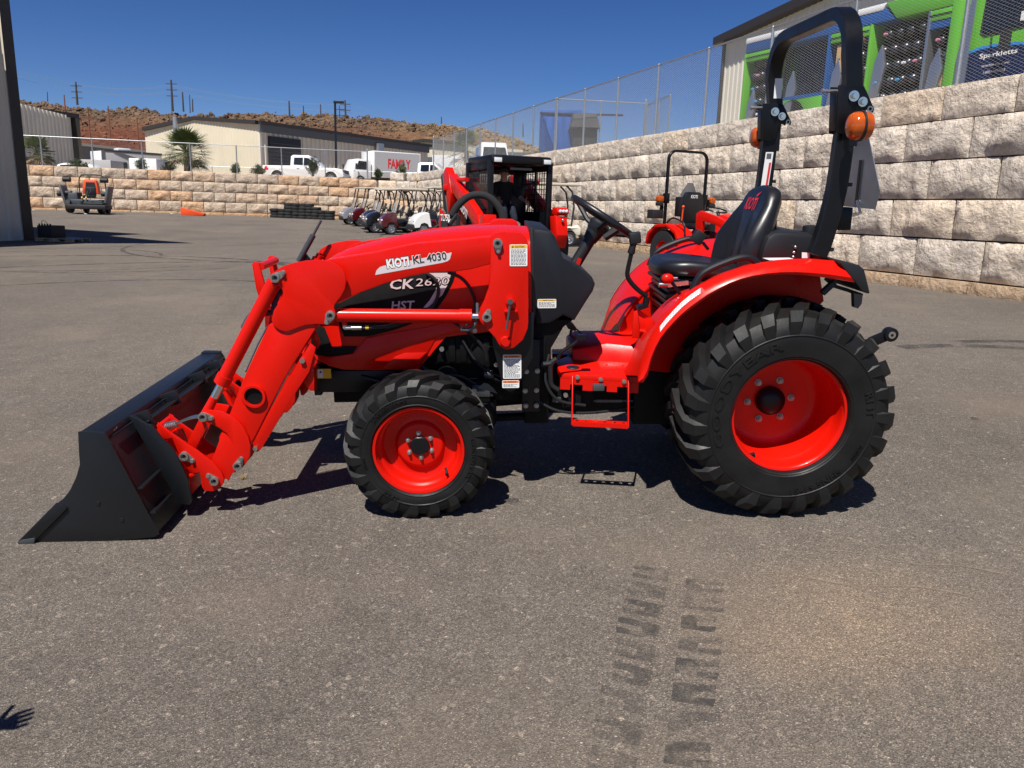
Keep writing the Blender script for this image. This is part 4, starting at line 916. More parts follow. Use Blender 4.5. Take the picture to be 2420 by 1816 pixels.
for f,fd in ((lambda y:y,fn),(mir,ff)):
    tail = [(1.838,1.183),(1.882,1.178),(1.938,1.163),(1.962,1.145),(1.977,1.104),(2.002,1.035),(1.958,1.048),(1.926,1.087)]
    MB().prism(tail, f(-.012), f(.36)).build('tail_light_housing', M['black_plastic'], TR, bevel=.012)
    # grab handle
    g = [(1.238,0.1,1.014),(1.246,0.1,1.056),(1.271,0.1,1.107),(1.31,0.1,1.137),(1.377,0.1,1.166),(1.444,0.1,1.187),(1.489,0.1,1.187),(1.525,0.1,1.165),(1.54,0.1,1.146)] if f(0)==0 else [(a,mir(b),c) for a,b,c in [(1.238,0.1,1.014),(1.246,0.1,1.056),(1.271,0.1,1.107),(1.31,0.1,1.137),(1.377,0.1,1.166),(1.444,0.1,1.187),(1.489,0.1,1.187),(1.525,0.1,1.165),(1.54,0.1,1.146)]]
    MB().tube(spline(g,5),.0165,10).ball(g[0],(.022,.022,.03)).build('grab_handle', M['vinyl'], TR)
# support bar and reflector under the tail
mb = MB(); q = [(1.813,0.05,1.038),(1.848,0.05,1.068)]; mb.tube([(1.81,0.05,1.034),(1.848,0.05,1.072),(1.86,0.05,1.082)],.016); mb.tube([(1.822,0.06,1.098),(1.867,0.06,1.063),(1.924,0.06,1.046),(1.996,0.06,1.021)],.008)
mb.prism([(1.93,1.038),(1.97,1.031),(1.97,0.993),(1.956,0.972),(1.939,0.977)],-.0,.03); mb.build('rear_lamp_bracket', M['black_plastic'], TR)
# white strip decals that follow the fender
def strip(path_pts, y0, y1, m, name, par, off=.003):
    mb = MB(); V = []
    for a,b in path_pts: V += [(a[0],a[1],a[2]),(b[0],b[1],b[2])]
    mb.add(V,[(2*i,2*i+1,2*i+3,2*i+2) for i in range(len(path_pts)-1)])
    return mb.build(name, m, par, smooth=60, fixn=False)
def fender_strip(k0,k1,u0,u1,fl,m,name,par,lift=.0035):
    f = mir if fl else (lambda y:y); P = []
    for i in range(k0,k1+1):
        (lx,lz),(ux,uz) = lip[i],upr[i]
        nx,nz = ux-lx,uz-lz; L = math.hypot(nx,nz); nx/=L; nz/=L
        def pt(u): return (lx+(ux-lx)*u+nx*lift*.6, f((-.016+.028*max(0,(u-.3)/.5)) - lift*.9), lz+(uz-lz)*u+nz*lift*.6)
        P.append((pt(u0),pt(u1)))
    return strip(P,0,0,m,name,par)
fender_strip(5,10,.50,.86,False,M['white_decal'],'warning_strip',fn)
fender_strip(10,11,.50,.86,False,M['red_print'],'warning_strip_end',fn,.004)
for i in range(14):
    pass
fender_strip(3,11,.72,.98,True,M['white_decal'],'warning_strip',ff)
mb = MB(); mb.prism([(1.608,1.16),(1.633,1.167),(1.717,1.169),(1.753,1.164),(1.725,1.159),(1.648,1.152)],.14,.20); 
lab = [(1.568,0.06,1.173),(1.691,0.06,1.179)]
MB().box(lab[0][0],lab[1][0],.07,.16,upr[17][1]+.0045,upr[17][1]+.0055).build('paper_label', M['white_decal'], fn)
# floor plate (the outer edge tapers inwards to the front)
zf = .606
def fz(y): return .606+.10*(y-.28)
fl = [(.672,.315),(1.045,.250),(1.10,.44),(1.10,.60),(.75,.60),(.662,.50)]
def slab(pl, t, name, f=lambda y:y):
    n_ = len(pl); return MB().add([(x,f(y),fz(y)) for x,y in pl]+[(x,f(y),fz(y)-t) for x,y in pl],[tuple(range(n_)),tuple(range(2*n_-1,n_-1,-1))]+[((i+1)%n_,i,n_+i,n_+(i+1)%n_) for i in range(n_)]).build(name, M['red'], TR, bevel=.006)
floor = slab(fl, .034, 'floor_plate'); slab(fl, .034, 'floor_plate', mir)
# notched skirt under the outer edge
sk = [(.672,.315),(1.045,.250)]
for a,b,h_ in ((0,.13,.05),(.13,.29,.022),(.29,.42,.05),(.42,.60,.022),(.60,.73,.05),(.73,.88,.022),(.88,1,.05)):
    p0 = (.672+.373*a,.317-.065*a); p1 = (.672+.373*b,.317-.065*b)
    MB().add([(p0[0],p0[1]-.004,fz(p0[1])-.03),(p1[0],p1[1]-.004,fz(p1[1])-.03),(p1[0],p1[1]-.004,fz(p1[1])-.03-h_),(p0[0],p0[1]-.004,fz(p0[1])-.03-h_),(p0[0],p0[1]+.002,fz(p0[1])-.03),(p1[0],p1[1]+.002,fz(p1[1])-.03),(p1[0],p1[1]+.002,fz(p1[1])-.03-h_),(p0[0],p0[1]+.002,fz(p0[1])-.03-h_)],[(0,1,2,3),(7,6,5,4),(0,4,5,1),(1,5,6,2),(2,6,7,3),(3,7,4,0)]).build('floor_skirt', M['red'], floor)
for i in range(4):
    for j in range(3):
        x = .755+.08*i+.03*(j%2); y = .325+.065*j-.012*i
        MB().cyl((x,y,fz(y)-.001),(x,y,fz(y)+.004),.006,.004,n=8).build('anti_slip_stud', M['red'], floor)
MB().lathe([(.0002,.003),(.030,.003),(.033,0)],(.742,.40,fz(.40)+.0005),20,'Z').build('floor_plug', M['cowl'], floor)
zt0 = fz(.52)-.01
mb = MB(); mb.add([(.752,.515,zt0),(.752,.515,zt0+.062),(.80,.57,zt0+.092),(.93,.53,zt0+.092),(1.12,.46,zt0+.085),(1.12,.44,zt0),(.80,.85,zt0+.092),(.752,.85,zt0+.062),(.752,.85,zt0),(1.12,.85,zt0+.092)],
    [(0,5,4,3,1),(1,3,2),(1,2,6,7),(0,1,7,8),(2,3,4,9,6)])
mb.build('floor_tunnel', M['red'], TR, bevel=.008)
# bolts along the floor edge, ladder step leaning outwards
for px in [(0.754,0.28,0.594),(0.865,0.28,0.586),(0.976,0.28,0.58)]:
    c = (px[0],.317-.065*(px[0]-.672)/.373-.004,px[2])
    MB().cyl((c[0],c[1]+.02,c[2]),(c[0],c[1]-.010,c[2]),.0105,n=16).cyl((c[0],c[1]-.010,c[2]),(c[0],c[1]-.013,c[2]),.0065,n=6).build('floor_bolt', M['pin'], floor, smooth=20)
st = empty('ladder_step'); st.parent = TR
A0 = Vector([(0.732,0.305,0.586)][0]); B0 = Vector([(0.995,0.25,0.586)][0]); A1 = Vector([(0.721,0.205,0.379)][0]); B1 = Vector([(0.985,0.155,0.378)][0])
for a,b in ((A0,A1),(B0,B1)): MB().bar(a+Vector((0,.004,.01)),b+Vector((0,.004,0)),.024,.006,(1,0,0)).build('step_side', M['red'], st, bevel=.001)
dX = (B1-A1).normalized(); wv = Vector((-dX.y,dX.x,0)).normalized()
mb = MB(); L = (B1-A1).length; nh = 6; wd = .045
# tread with six real holes: strips between them
V = []; F = []
def hexh(c,r,n=8): return [c+dX*r*1.6*math.cos(2*PI*i/n)+wv*r*math.sin(2*PI*i/n) for i in range(n)]
bm = bmesh.new()
cell = L/nh
for i in range(nh):
    x0 = i*cell; q = [A1+dX*x0, A1+dX*(x0+cell), A1+dX*(x0+cell)+wv*wd, A1+dX*x0+wv*wd]
    sq = [q[0], (q[0]+q[1])/2, q[1], (q[1]+q[2])/2, q[2], (q[2]+q[3])/2, q[3], (q[3]+q[0])/2]
    c = A1+dX*(x0+cell/2)+wv*wd*.5; h = [c+(dX*math.cos(R(225+45*k))*.009+wv*math.sin(R(225+45*k))*.008) for k in range(8)]
    o = len(V); V += sq+h; F += [(o+k,o+(k+1)%8,o+8+(k+1)%8,o+8+k) for k in range(8)]
mb.add([tuple(p+Vector((0,0,.018))) for p in V],F)
mb.bar(A1+Vector((0,0,.008)),B1+Vector((0,0,.008)),.004,.022)
mb.build('step_tread', M['red'], st, smooth=30)
# seat
seat = empty('driver_seat'); seat.parent = TR
def superring(cx,cy,a,b,p,z,n=28,M4=None):
    out = []
    for i in range(n):
        t = 2*PI*i/n; c,s = math.cos(t),math.sin(t)
        out.append((cx+a*abs(c)**(2/p)*(1 if c>0 else -1), cy+b*abs(s)**(2/p)*(1 if s>0 else -1), z))
    return out
rings = []
for z,sc,dx in ((1.055,.80,.02),(1.06,.93,.01),(1.075,.985,0),(1.10,1.0,0),(1.118,.985,.0),(1.130,.93,.005),(1.136,.82,.01),(1.132,.55,.02),(1.128,.2,.02)):
    rings.append(superring(1.375+dx,YC,.225*sc,.235*sc,3.2,z))
cush = MB().loft(rings)
for i,v in enumerate(cush.v):
    x,y,z = v; cush.v[i] = (x,y,z-.035*max(0,(x-1.30)/.3)+.012*((y-YC)/.235)**2-.02*max(0,(1.22-x)/.1)**2)
cush.build('seat_cushion', M['vinyl'], seat, smooth=60)
rows = []
spn = [(1.05,1.575,.205),(1.075,1.565,.232),(1.12,1.568,.248),(1.18,1.580,.254),(1.24,1.594,.252),(1.30,1.612,.240),(1.35,1.628,.220),(1.40,1.646,.196),(1.432,1.657,.178),(1.455,1.668,.158),(1.470,1.682,.132),(1.478,1.700,.095)]
N = 26
def wing(t,z): return (.075*max(0,(abs(t)-.40)/.60)**1.5*max(0,min(1,(1.40-z)/.16))*(1 if abs(t)<.86 else 1-((abs(t)-.86)/.14)**2*.55))
for z,x,w in spn:
    ring = []
    for i in range(N+1):
        t = -1+2*i/N
        groove = .012*math.exp(-((abs(t)-(.22+.16*max(0,(z-1.1)/.25)))/.05)**2)*(1 if 1.08<z<1.33 else 0)
        ring.append((x-wing(t,z)+groove+(.025*((abs(t)-.86)/.14)**2 if abs(t)>.86 else 0),YC+w*t,z+.012*(1-t*t)))
    for i in range(N,-1,-1):
        t = -1+2*i/N; ring.append((x+lerp([(1.40,.110),(1.432,.098),(1.455,.080),(1.470,.052),(1.478,.018)],z)-.06*abs(t)**4*min(1,(1.49-z)/.09),YC+w*t*.985,z+.012*(1-t*t)))
    rows.append(ring)
back = MB().loft(rows).build('backrest', M['vinyl'], seat, smooth=60)
me = text_mesh('KIOTI',1,0,.02,'LEFT')
xs = [v.co.x for v in me.vertices]; ys = [v.co.y for v in me.vertices]; W_ = max(xs)-min(xs); H_ = max(ys)-min(ys)
bm = bmesh.new(); bm.from_mesh(me); bmesh.ops.subdivide_edges(bm, edges=bm.edges, cuts=1); bm.to_mesh(me); bm.free()
for v in me.vertices:
    u = (v.co.x-min(xs))/W_; h = (v.co.y-min(ys))/H_
    z = 1.372+.060*h; y = YC+.075-.15*u; t = (y-YC)/lerp([(a,c) for a,b,c in spn],z)
    v.co = Vector((lerp([(a,b) for a,b,c in spn],z-.012*(1-t*t))-.0045-wing(t,z),y,z))
me.materials.clear(); link('seat_lettering', me, M['red_print'], back)
zz = 1.44; MB().add([(lerp([(a,b) for a,b,c in spn],z-.012)-.004,y,z) for y,z in ((YC-.03,1.437),(YC-.055,1.440),(YC-.075,1.462),(YC-.06,1.455),(YC-.045,1.452),(YC-.035,1.445))],[(0,1,2,3,4,5)]).build('seat_emblem', M['red_print'], back, smooth=0)
mb = MB()
for k in range(6):
    z = .86+.033*k; s = .16+.012*(k%2)+.004*k
    mb.prism_z([(1.37-s,YC-s*1.15),(1.37+s,YC-s*1.15),(1.37+s,YC+s*1.15),(1.37-s,YC+s*1.15)], z, z+.020)
    mb.prism_z([(1.37-s+.02,YC-s*1.15+.02),(1.37+s-.02,YC-s*1.15+.02),(1.37+s-.02,YC+s*1.15-.02),(1.37-s+.02,YC+s*1.15-.02)], z+.02, z+.033)
mb.build('seat_bellows', M['vinyl'], seat, bevel=.008)
MB().box(1.2,1.56,.40,.77,.66,.87).box(1.5,1.78,.42,.75,.8,1.06).build('seat_base', M['engine'], seat, bevel=.01)
MB().bar((1.18,.33,1.035),(1.28,.34,1.045),.02,.02).cyl((1.14,.335,1.035),(1.20,.335,1.037),.012).build('seat_slide_lever', M['zinc'], seat)
# under seat console: red box frame and joystick, levers
mb = MB(); mb.prism([(1.017,0.913),(1.043,0.922),(1.134,0.859),(1.111,0.783),(1.013,0.784)], .30, .31)
mb.prism([(1.037,0.898),(1.133,0.839),(1.129,0.817),(1.049,0.826)],.285,.30); mb.build('console_side', M['red'], TR, bevel=.004)
MB().cyl([(1.045,0.28,0.824)][0],[(1.096,0.28,0.819)][0],.009).build('linkage_pin', M['red'], TR)
js = empty('loader_joystick'); js.parent = TR
MB().tube(spline([(1.08,0.3,0.988),(1.044,0.3,1.01),(1.003,0.3,1.049),(0.982,0.3,1.084),(0.983,0.3,1.119),(0.991,0.3,1.161),(0.997,0.3,1.195)],5),.011,10).build('lever_stem', M['black_paint'], js)
MB().tube([(0.994,0.3,1.187),(1.001,0.3,1.221),(1.007,0.3,1.242)],[.018,.015,.017],12).obox([(1.01,0.3,1.261)][0],(.026,.022,.026),Euler((0,-.15,0)).to_matrix()).build('lever_grip', M['black_plastic'], js, bevel=.006)
MB().bar([(1.034,0.3,0.931)][0],[(1.082,0.3,0.948)][0],.05,.02).cyl([(1.073,0.3,0.948)][0],[(1.078,0.3,0.983)][0],.016).build('lever_mount', M['black_paint'], js)
rl = empty('range_lever'); rl.parent = TR
MB().tube([(1.222,0.2,0.994),(1.19,0.2,1.041),(1.167,0.2,1.07)],.008).build('lever_stem', M['black_paint'], rl)
MB().ball([(1.149,0.2,1.083)][0],(.030,.02,.024)).build('lever_knob', M['red'], rl)
MB().ball([(1.142,0.205,1.082)][0],(.028,.018,.024)).build('knob_base', M['black_plastic'], rl)
MB().cyl([(1.17,0.2,1.085)][0],[(1.194,0.2,1.085)][0],.006).build('knob_pin', M['zinc'], rl)
l2 = empty('hitch_lever'); l2.parent = TR
MB().tube([(1.476,0.72,1.163),(1.445,0.72,1.199)],.008).build('lever_stem', M['black_paint'], l2)
MB().obox([(1.419,0.72,1.227)][0],(.03,.02,.032),Euler((0,.6,0)).to_matrix()).build('lever_grip', M['black_plastic'], l2, bevel=.005)
# tank / rear cover behind seat
mb = MB(); mb.prism([(1.608,1.143),(1.62,1.221),(1.638,1.263),(1.666,1.281),(1.702,1.283),(1.832,1.278),(1.855,1.262),(1.867,1.148)], .30, .87)
mb.build('fuel_tank', M['black_plastic'], TR, bevel=.02)
MB().lathe([(.034,-.03),(.036,0),(.034,.02),(.02,.024),(.001,.024)], [(1.872,0.4,1.283)][0], 20,'Z').build('tank_cap', M['black_plastic'], TR)
MB().box(1.74,1.765,.55,.62,1.25,1.32).build('plug_socket', M['black_plastic'], TR, bevel=.004)
MB().prism([(1.736,1.206),(1.77,1.203),(1.772,1.18),(1.738,1.18)],.134,.136).build('warning_label', M['white_decal'], TR)
for px in [(1.765,0.29,1.214),(1.761,0.29,1.189),(1.759,0.29,1.168)]: MB().ball(px,.008).build('tank_bolt', M['zinc'], TR)
# lower link and its ball end at the back
lk = empty('lower_link'); lk.parent = TR
a = [(2.229,0.4,0.728)][0]; b = [(2.325,0.4,0.77)][0]
MB().bar(a,b,.02,.052).bar((a[0]-.35,a[1],a[2]-.12),a,.02,.045).cyl((b[0],b[1]-.022,b[2]),(b[0],b[1]+.022,b[2]),.035,n=24).build('link_arm', M['black_paint'], lk, bevel=.004)
MB().cyl((b[0],b[1]-.025,b[2]),(b[0],b[1]+.025,b[2]),.018,n=20).build('link_ball', M['chrome'], lk)
MB().ball((b[0],b[1]-.018,b[2]),(.010,.012,.010)).build('ball_hole', M['engine'], lk)

# ---- roll bar
rb = empty('roll_bar'); rb.parent = TR
yn = YC-.466; yf = YC+.466
lowp = [(1.796,1.194),(1.814,1.25),(1.837,1.362),(1.854,1.472),(1.86,1.561),(1.863,1.639),(1.867,1.726)]
xs_ = [p[0] for p in lowp]
SEC = [(.5,.42),(.42,.5),(-.42,.5),(-.5,.42),(-.5,-.42),(-.42,-.5),(.42,-.5),(.5,-.42)]
for y in (yn,yf):
    MB().tube([(a,y,b) for a,b in spline(lowp,3)], 1.0, sec=[(a*.080,b*.052) for a,b in SEC], upv=(1,0,0)).build('lower_post', M['black_paint'], rb, smooth=30)
hz0 = [(1.881,1.811)][0]; topx = [(1.862,2.177)][0]
zt_ = 2.215; xt = lerp([(0,hz0[0]),(1,topx[0])],1)
pp = [(hz0[0],yn,1.66),(hz0[0],yn,1.9),(xt,yn,zt_-.18)]
for k in range(1,7): pp.append((xt,yn+.18-.18*math.cos(R(15*k)),zt_-.18+.18*math.sin(R(15*k))))
qq = pp+[(x,2*YC-y,z) for x,y,z in pp[::-1]]
MB().tube(qq, 1.0, sec=[(a*.072,b*.056) for a,b in SEC], upv=(1,0,0)).build('upper_hoop', M['black_paint'], rb, smooth=30)
for y,sg in ((yn,-1),(yf,-1)):
    # hinge bracket plates each side of the tube, with bolts and pin
    pl = [(1.801,1.905),(1.91,1.902),(1.929,1.872),(1.966,1.808),(1.961,1.794),(1.936,1.808),(1.913,1.798),(1.895,1.78),(1.886,1.723),(1.853,1.709),(1.814,1.714)]
    for dy in (-.042,.034): MB().prism(pl, y+dy, y+dy+.008).build('hinge_plate', M['black_paint'], rb, bevel=.002)
    MB().prism([(a[0],a[1]) for a in [(1.8,1.873),(1.83,1.873),(1.846,1.724),(1.811,1.724)]], y-.03, y+.03).build('hinge_block', M['black_paint'], rb, bevel=.003)
    c1 = [(1.868,1.861)][0]; c2 = [(1.908,1.838)][0]
    for c,r in ((c1,.022),(c2,.020)):
        MB().cyl((c[0],y-.043,c[1]),(c[0],y-.052,c[1]),r,n=20).cyl((c[0],y-.052,c[1]),(c[0],y-.066,c[1]),.012,n=6).build('hinge_bolt', M['chrome'], rb, smooth=25)
    c3 = [(1.946,1.81)][0]; MB().lathe([(.007,0),(.012,0),(.012,.003),(.007,.003)],(c3[0],y-.045,c3[1]),16).build('hinge_eye', M['zinc'], rb)
    c4 = [(1.777,1.885)][0]; MB().cyl((c4[0]+.05,y,c4[1]),(c4[0]-.02,y,c4[1]),.007).cyl((c4[0]-.02,y,c4[1]),(c4[0]-.028,y,c4[1]),.012).build('locking_pin', M['zinc'], rb)
    # clips on the rear edge
    for cz in (1.22,1.50): MB().box(lerp([(b,a) for a,b in lowp],cz)+.035,lerp([(b,a) for a,b in lowp],cz)+.06,y-.02,y+.02,cz-.008,cz+.008).build('wire_clip', M['black_plastic'], rb)
# amber hazard lamps on outer sides
for y,sg in ((yn,-1),(yf,1)):
    c = (1.862,y+sg*.145,1.737)
    lp = empty('hazard_lamp'); lp.parent = TR
    ax = 'X'
    MB().lathe([(.0002,-.052),(.025,-.050),(.045,-.042),(.053,-.030),(.0565,-.015),(.0565,-.002)], c, 28, ax).build('amber_lens', M['amber'], lp)
    MB().lathe([(.0565,.004),(.0565,.020),(.052,.038),(.03,.046),(.0002,.047)], c, 28, ax).build('amber_lens', M['amber'], lp)
    MB().lathe([(.056,-.003),(.062,-.003),(.062,.006),(.056,.006)], c, 28, ax, closed=True).build('lamp_ring', M['black_plastic'], lp)
    MB().bar((c[0]+.0,c[1]-sg*.05,c[2]-.035),(hz0[0]-.02,y+sg*.02,c[2]-.04),.02,.012).bar((hz0[0]-.02,y+sg*.035,c[2]-.05),(hz0[0]-.02,y+sg*.035,c[2]+.0),.02,.02).build('lamp_bracket', M['black_paint'], lp)
# slow-vehicle plate seen from behind, on its bracket
sp = empty('rear_marker_plate'); sp.parent = TR
y0 = .30
pc = [(0,.20),(.06,.20),(.20,-.045),(.17,-.10),(-.17,-.10),(-.20,-.045),(-.06,.20)]
px = [(2.102,0.3,1.736),(2.158,0.3,1.473),(2.127,0.3,1.386),(1.99,0.3,1.397)]
xm = px[2][0]-.02
for_pl = [(y0+.0,px[0][2]),(y0+.06,px[0][2])]
pts = [(YC-.29+.20,px[0][2]+.005),(YC-.29+.13,px[0][2]+.005),(YC-.29-.06,px[1][2]),(YC-.29-.035,px[2][2]),(YC-.29+.30,px[2][2]),(YC-.29+.36,px[1][2])]
MB().add([(xm,y,z) for y,z in pts]+[(xm+.003,y,z) for y,z in pts],[tuple(range(6)),tuple(range(11,5,-1))]+[(i,(i+1)%6,6+(i+1)%6,6+i) for i in range(6)]).build('marker_plate', M['steel_plate'], sp)
MB().bar((xm-.006,YC-.14,px[2][2]+.02),(xm-.006,YC-.14,px[2][2]+.22),.02,.004,(1,0,0)).build('plate_bracket', M['black_paint'], sp)
MB().tube([(xm-.006,YC-.15,px[2][2]+.03),(xm-.03,YC-.25,px[2][2]-.02),(1.93,YC-.35,px[2][2]-.04)],.007).build('plate_rod', M['zinc'], sp)
MB().box(1.90,1.96,.16,.22,1.30,1.40).build('plate_holder', M['black_paint'], sp, bevel=.004)
# safety stickers on the far post
yy = yf-.0285
def post_label(z0,z1,m,name,w0=-.028,w1=.028,o=0):
    a = lerp([(b,x) for x,b in lowp],z0) if z1<1.66 else hz0[0]; b_ = lerp([(b,x) for x,b in lowp],z1) if z1<1.66 else hz0[0]
    MB().add([(a+w0,yy-o,z0),(a+w1,yy-o,z0),(b_+w1,yy-o,z1),(b_+w0,yy-o,z1)],[(0,1,2,3)]).build(name, m, rb, fixn=False)
post_label(1.42,1.655,M['white_decal'],'safety_label',-.02,.022)
post_label(1.425,1.60,M['red_print'],'safety_label_bar',.004,.016,.001)
post_label(1.62,1.648,M['print'],'safety_label_symbol',-.014,.012,.001)
yy = yf-.0315
MB().add([(hz0[0]-.02,yy,1.93),(hz0[0]+.022,yy,1.93),(hz0[0]+.022,yy,2.03),(hz0[0]-.02,yy,2.03)],[(0,1,2,3)]).build('maker_label', M['white_decal'], rb, fixn=False)
# ---- front loader: masts, arms, cylinders, quick coupler, bucket (parts of the tractor)
LO = empty('front_loader'); LO.parent = TR
def both(fn):
    fn(lambda y: y, True); fn(mir, False)
def teardrop(c, d, y, f, r=.021, r2=.011):
    """pin head with keeper lug: c centre (x,z), d lug end (x,z)"""
    a = math.atan2(d[1]-c[1], d[0]-c[0]); n = 10; P = []
    for i in range(n+1): t = a+PI/2+PI*i/n; P.append((c[0]+r*math.cos(t),c[1]+r*math.sin(t)))
    for i in range(7): t = a-PI/2+PI*i/6; P.append((d[0]+r2*math.cos(t),d[1]+r2*math.sin(t)))
    mb = MB(); mb.prism(P, f(y), f(y-.006))
    s = -1 if f(1)>f(0) else 1
    yb = f(y-.006)
    mb.lathe([(r*.98,0),(r*.98,s*.012),(r*.62,s*.013),(r*.60,s*.004),(.0002,s*.004)], (c[0],yb,c[1]), 20)
    mb.cyl((d[0],yb,d[1]),(d[0],yb+s*.010,d[1]),.0085,n=6)
    mb.build('pivot_pin', M['pin'], LO, smooth=25)
    MB().lathe([(r*.34,0),(r*.34,s*.006),(.0002,s*.006)],(c[0],yb+s*.003,c[1]),12).build('grease_nipple', M['engine'], LO)
knee = [(-0.618,1.128),(-0.61,1.14),(-0.59,1.154),(-0.563,1.168),(-0.521,1.18),(-0.471,1.189),(-0.429,1.192),(-0.392,1.191),(-0.36,1.184),(-0.329,1.169),(-0.308,1.148),(-0.299,1.122),(-0.299,1.095),(-0.305,1.065),(-0.323,1.034),(-0.339,1.015),(-0.356,0.994),(-0.359,0.982),(-0.354,0.964),(-0.352,0.943),(-0.36,0.923),(-0.372,0.91),(-0.4,0.906),(-0.442,0.909),(-0.488,0.906),(-0.515,0.897),(-0.543,0.887),(-0.563,0.879),(-0.578,0.876),(-0.605,0.883),(-0.623,0.896),(-0.634,0.912),(-0.637,0.932),(-0.624,0.971),(-0.596,1.011),(-0.581,1.036),(-0.577,1.051),(-0.58,1.067),(-0.589,1.082),(-0.606,1.094),(-0.617,1.109)]
boomL = [(-0.657,0.903),(-0.779,0.678),(-0.866,0.496),(-0.928,0.379),(-0.938,0.277),(-0.877,0.21),(-0.766,0.373),(-0.61,0.647),(-0.547,0.743),(-0.44,0.898),(-0.489,0.928),(-0.579,0.942)]
kneec = [(-0.582,1.035),(-0.443,0.908),(-0.373,0.909),(-0.366,1.026),(-0.514,1.081)]
boomU = [(-0.444,1.162),(-0.379,1.188),(-0.17,1.22),(0.004,1.256),(0.335,1.285),(0.471,1.291),(0.471,1.224),(0.39,1.196),(0.333,1.163),(0.252,1.142),(0.188,1.133),(0.067,1.129),(-0.015,1.114),(-0.129,1.083),(-0.26,1.036),(-0.343,0.997),(-0.425,0.984)]
mast = [(0.341,1.288),(0.359,1.302),(0.383,1.307),(0.463,1.305),(0.489,1.292),(0.502,1.263),(0.505,1.211),(0.505,0.908),(0.502,0.875),(0.481,0.824),(0.441,0.788),(0.408,0.778),(0.386,0.787),(0.369,0.807),(0.355,0.834),(0.289,0.91),(0.278,0.934),(0.283,0.95),(0.307,0.993),(0.326,1.051),(0.333,1.091)]
brk = [(0.337,0.938),(0.342,0.802),(0.387,0.593),(0.405,0.571),(0.425,0.566),(0.448,0.577),(0.463,0.601),(0.529,0.732),(0.534,0.936)]
strut = [(-0.782,0.366),(-0.773,0.304),(-0.758,0.302),(-0.737,0.322),(-0.583,0.556),(-0.512,0.656),(-0.493,0.683),(-0.455,0.796),(-0.477,0.817),(-0.521,0.759),(-0.604,0.629)]
def side(f, near):
    MB().prism(knee, f(.089), f(.099)).build('knee_plate', M['red'], LO, bevel=.002)
    mb = MB(); mb.prism(boomL, f(.10), f(.185)); 
    b = mb.build('lower_boom', M['red'], LO, bevel=.005)
    MB().prism(boomU, f(.127), f(.184)).build('upper_boom', M['red'], LO, bevel=.006)
    MB().prism(mast, f(.105), f(.125)).prism(mast, f(.185), f(.205)).build('loader_mast', M['red'], LO, bevel=.003)
    MB().prism(brk, f(.150), f(.185)).build('mast_bracket', M['black_paint'], LO, bevel=.003)
    MB().prism(strut, f(.106), f(.116)).build('parking_stand', M['red'], LO, bevel=.002)
    # cross tube end ring in the lower boom
    c = [(-0.747,0.577)][0]; s = -1 if near else 1
    MB().lathe([(.042,0),(.053,0),(.053,s*.016),(.042,s*.016)],(c[0],f(.099),c[1]),28,closed=True).build('cross_tube_end', M['red'], LO, smooth=30)
    MB().lathe([(.042,s*.002),(.0002,s*.001)],(c[0],f(.099),c[1]),28).build('tube_opening', M['engine'], LO)
    # lift cylinder
    a = [(-0.384,0.94)][0]; e = [(0.317,0.927)][0]; d = Vector((e[0]-a[0],0,e[1]-a[1])).normalized()
    A = Vector((a[0],f(.135),a[1])); E_ = Vector((e[0],f(.135),e[1]))
    B0 = A+d*.03; B1 = A+d*(.63)
    mb = MB(); mb.cyl(B0,B1,.031,n=24); mb.cyl(B1-d*.05,B1+d*.004,.034,n=24); mb.cyl(B0-d*.01,B0+d*.012,.024,n=20)
    mb.cyl(A+d*.06+Vector((0,0,-.02)),A+d*.06+Vector((0,0,-.045)),.012); mb.cyl(B1-d*.04+Vector((0,0,-.02)),B1-d*.04+Vector((0,0,-.045)),.012)
    mb.build('lift_cylinder', M['red'], LO, smooth=30)
    MB().cyl(B1-d*.01,E_,.015,n=20).build('lift_rod', M['chrome'], LO)
    q = A+d*.06+Vector((0,0,-.045))
    MB().cyl(q+Vector((0,0,.004)),q+Vector((0,0,-.014)),.011,n=6).cyl(q+Vector((-.004,0,-.012)),q+Vector((.03,0,-.012)),.010,n=8).cyl(q+Vector((.03,0,-.012)),q+Vector((.075,0,-.012)),.012,n=12).build('hose_fitting', M['zinc'], LO, smooth=25)
    MB().tube(spline([q+Vector((.075,0,-.012)),q+Vector((.12,0,-.012)),q+Vector((.2,.02*(1 if near else -1),-.008)),q+Vector((.32,.05*(1 if near else -1),.03))],4),.008).build('lift_hose', M['black_plastic'], LO)
    MB().cyl(q+Vector((.093,0,-.012)),q+Vector((.108,0,-.012)),.0095).build('hose_band', M['yellow_decal'], LO)
    q = B1-d*.04+Vector((0,0,-.045))
    MB().cyl(q,q+Vector((0,0,-.02)),.010,n=6).cyl(q+Vector((-.006,0,-.016)),q+Vector((.028,0,-.018)),.009,n=8).tube(spline([q+Vector((.026,0,-.018)),q+Vector((.05,0,-.005)),q+Vector((.068,.01,.04)),q+Vector((.07,.03,.1))],4),.008).build('hose_fitting', M['steel_dark'], LO)
    # tilt cylinder
    a = [(-0.605,1.116)][0]; e = [(-0.986,0.48)][0]
    A = Vector((a[0],f(.115),a[1])); E_ = Vector((e[0],f(.115),e[1])); d = (E_-A).normalized(); Lc = (E_-A).length
    mb = MB(); mb.cyl(A+d*.025,A+d*(Lc*.745),.032,n=24); mb.cyl(A+d*(Lc*.70),A+d*(Lc*.76),.037,n=24); mb.cyl(A,A+d*.04,.022)
    mb.build('tilt_cylinder', M['red'], LO, smooth=30)
    MB().cyl(A+d*(Lc*.75),A+d*(Lc*.88),.019,n=20).build('tilt_rod', M['chrome'], LO)
    MB().cyl(A+d*(Lc*.86),E_,.019,.024,n=20).build('rod_clevis', M['red'], LO)
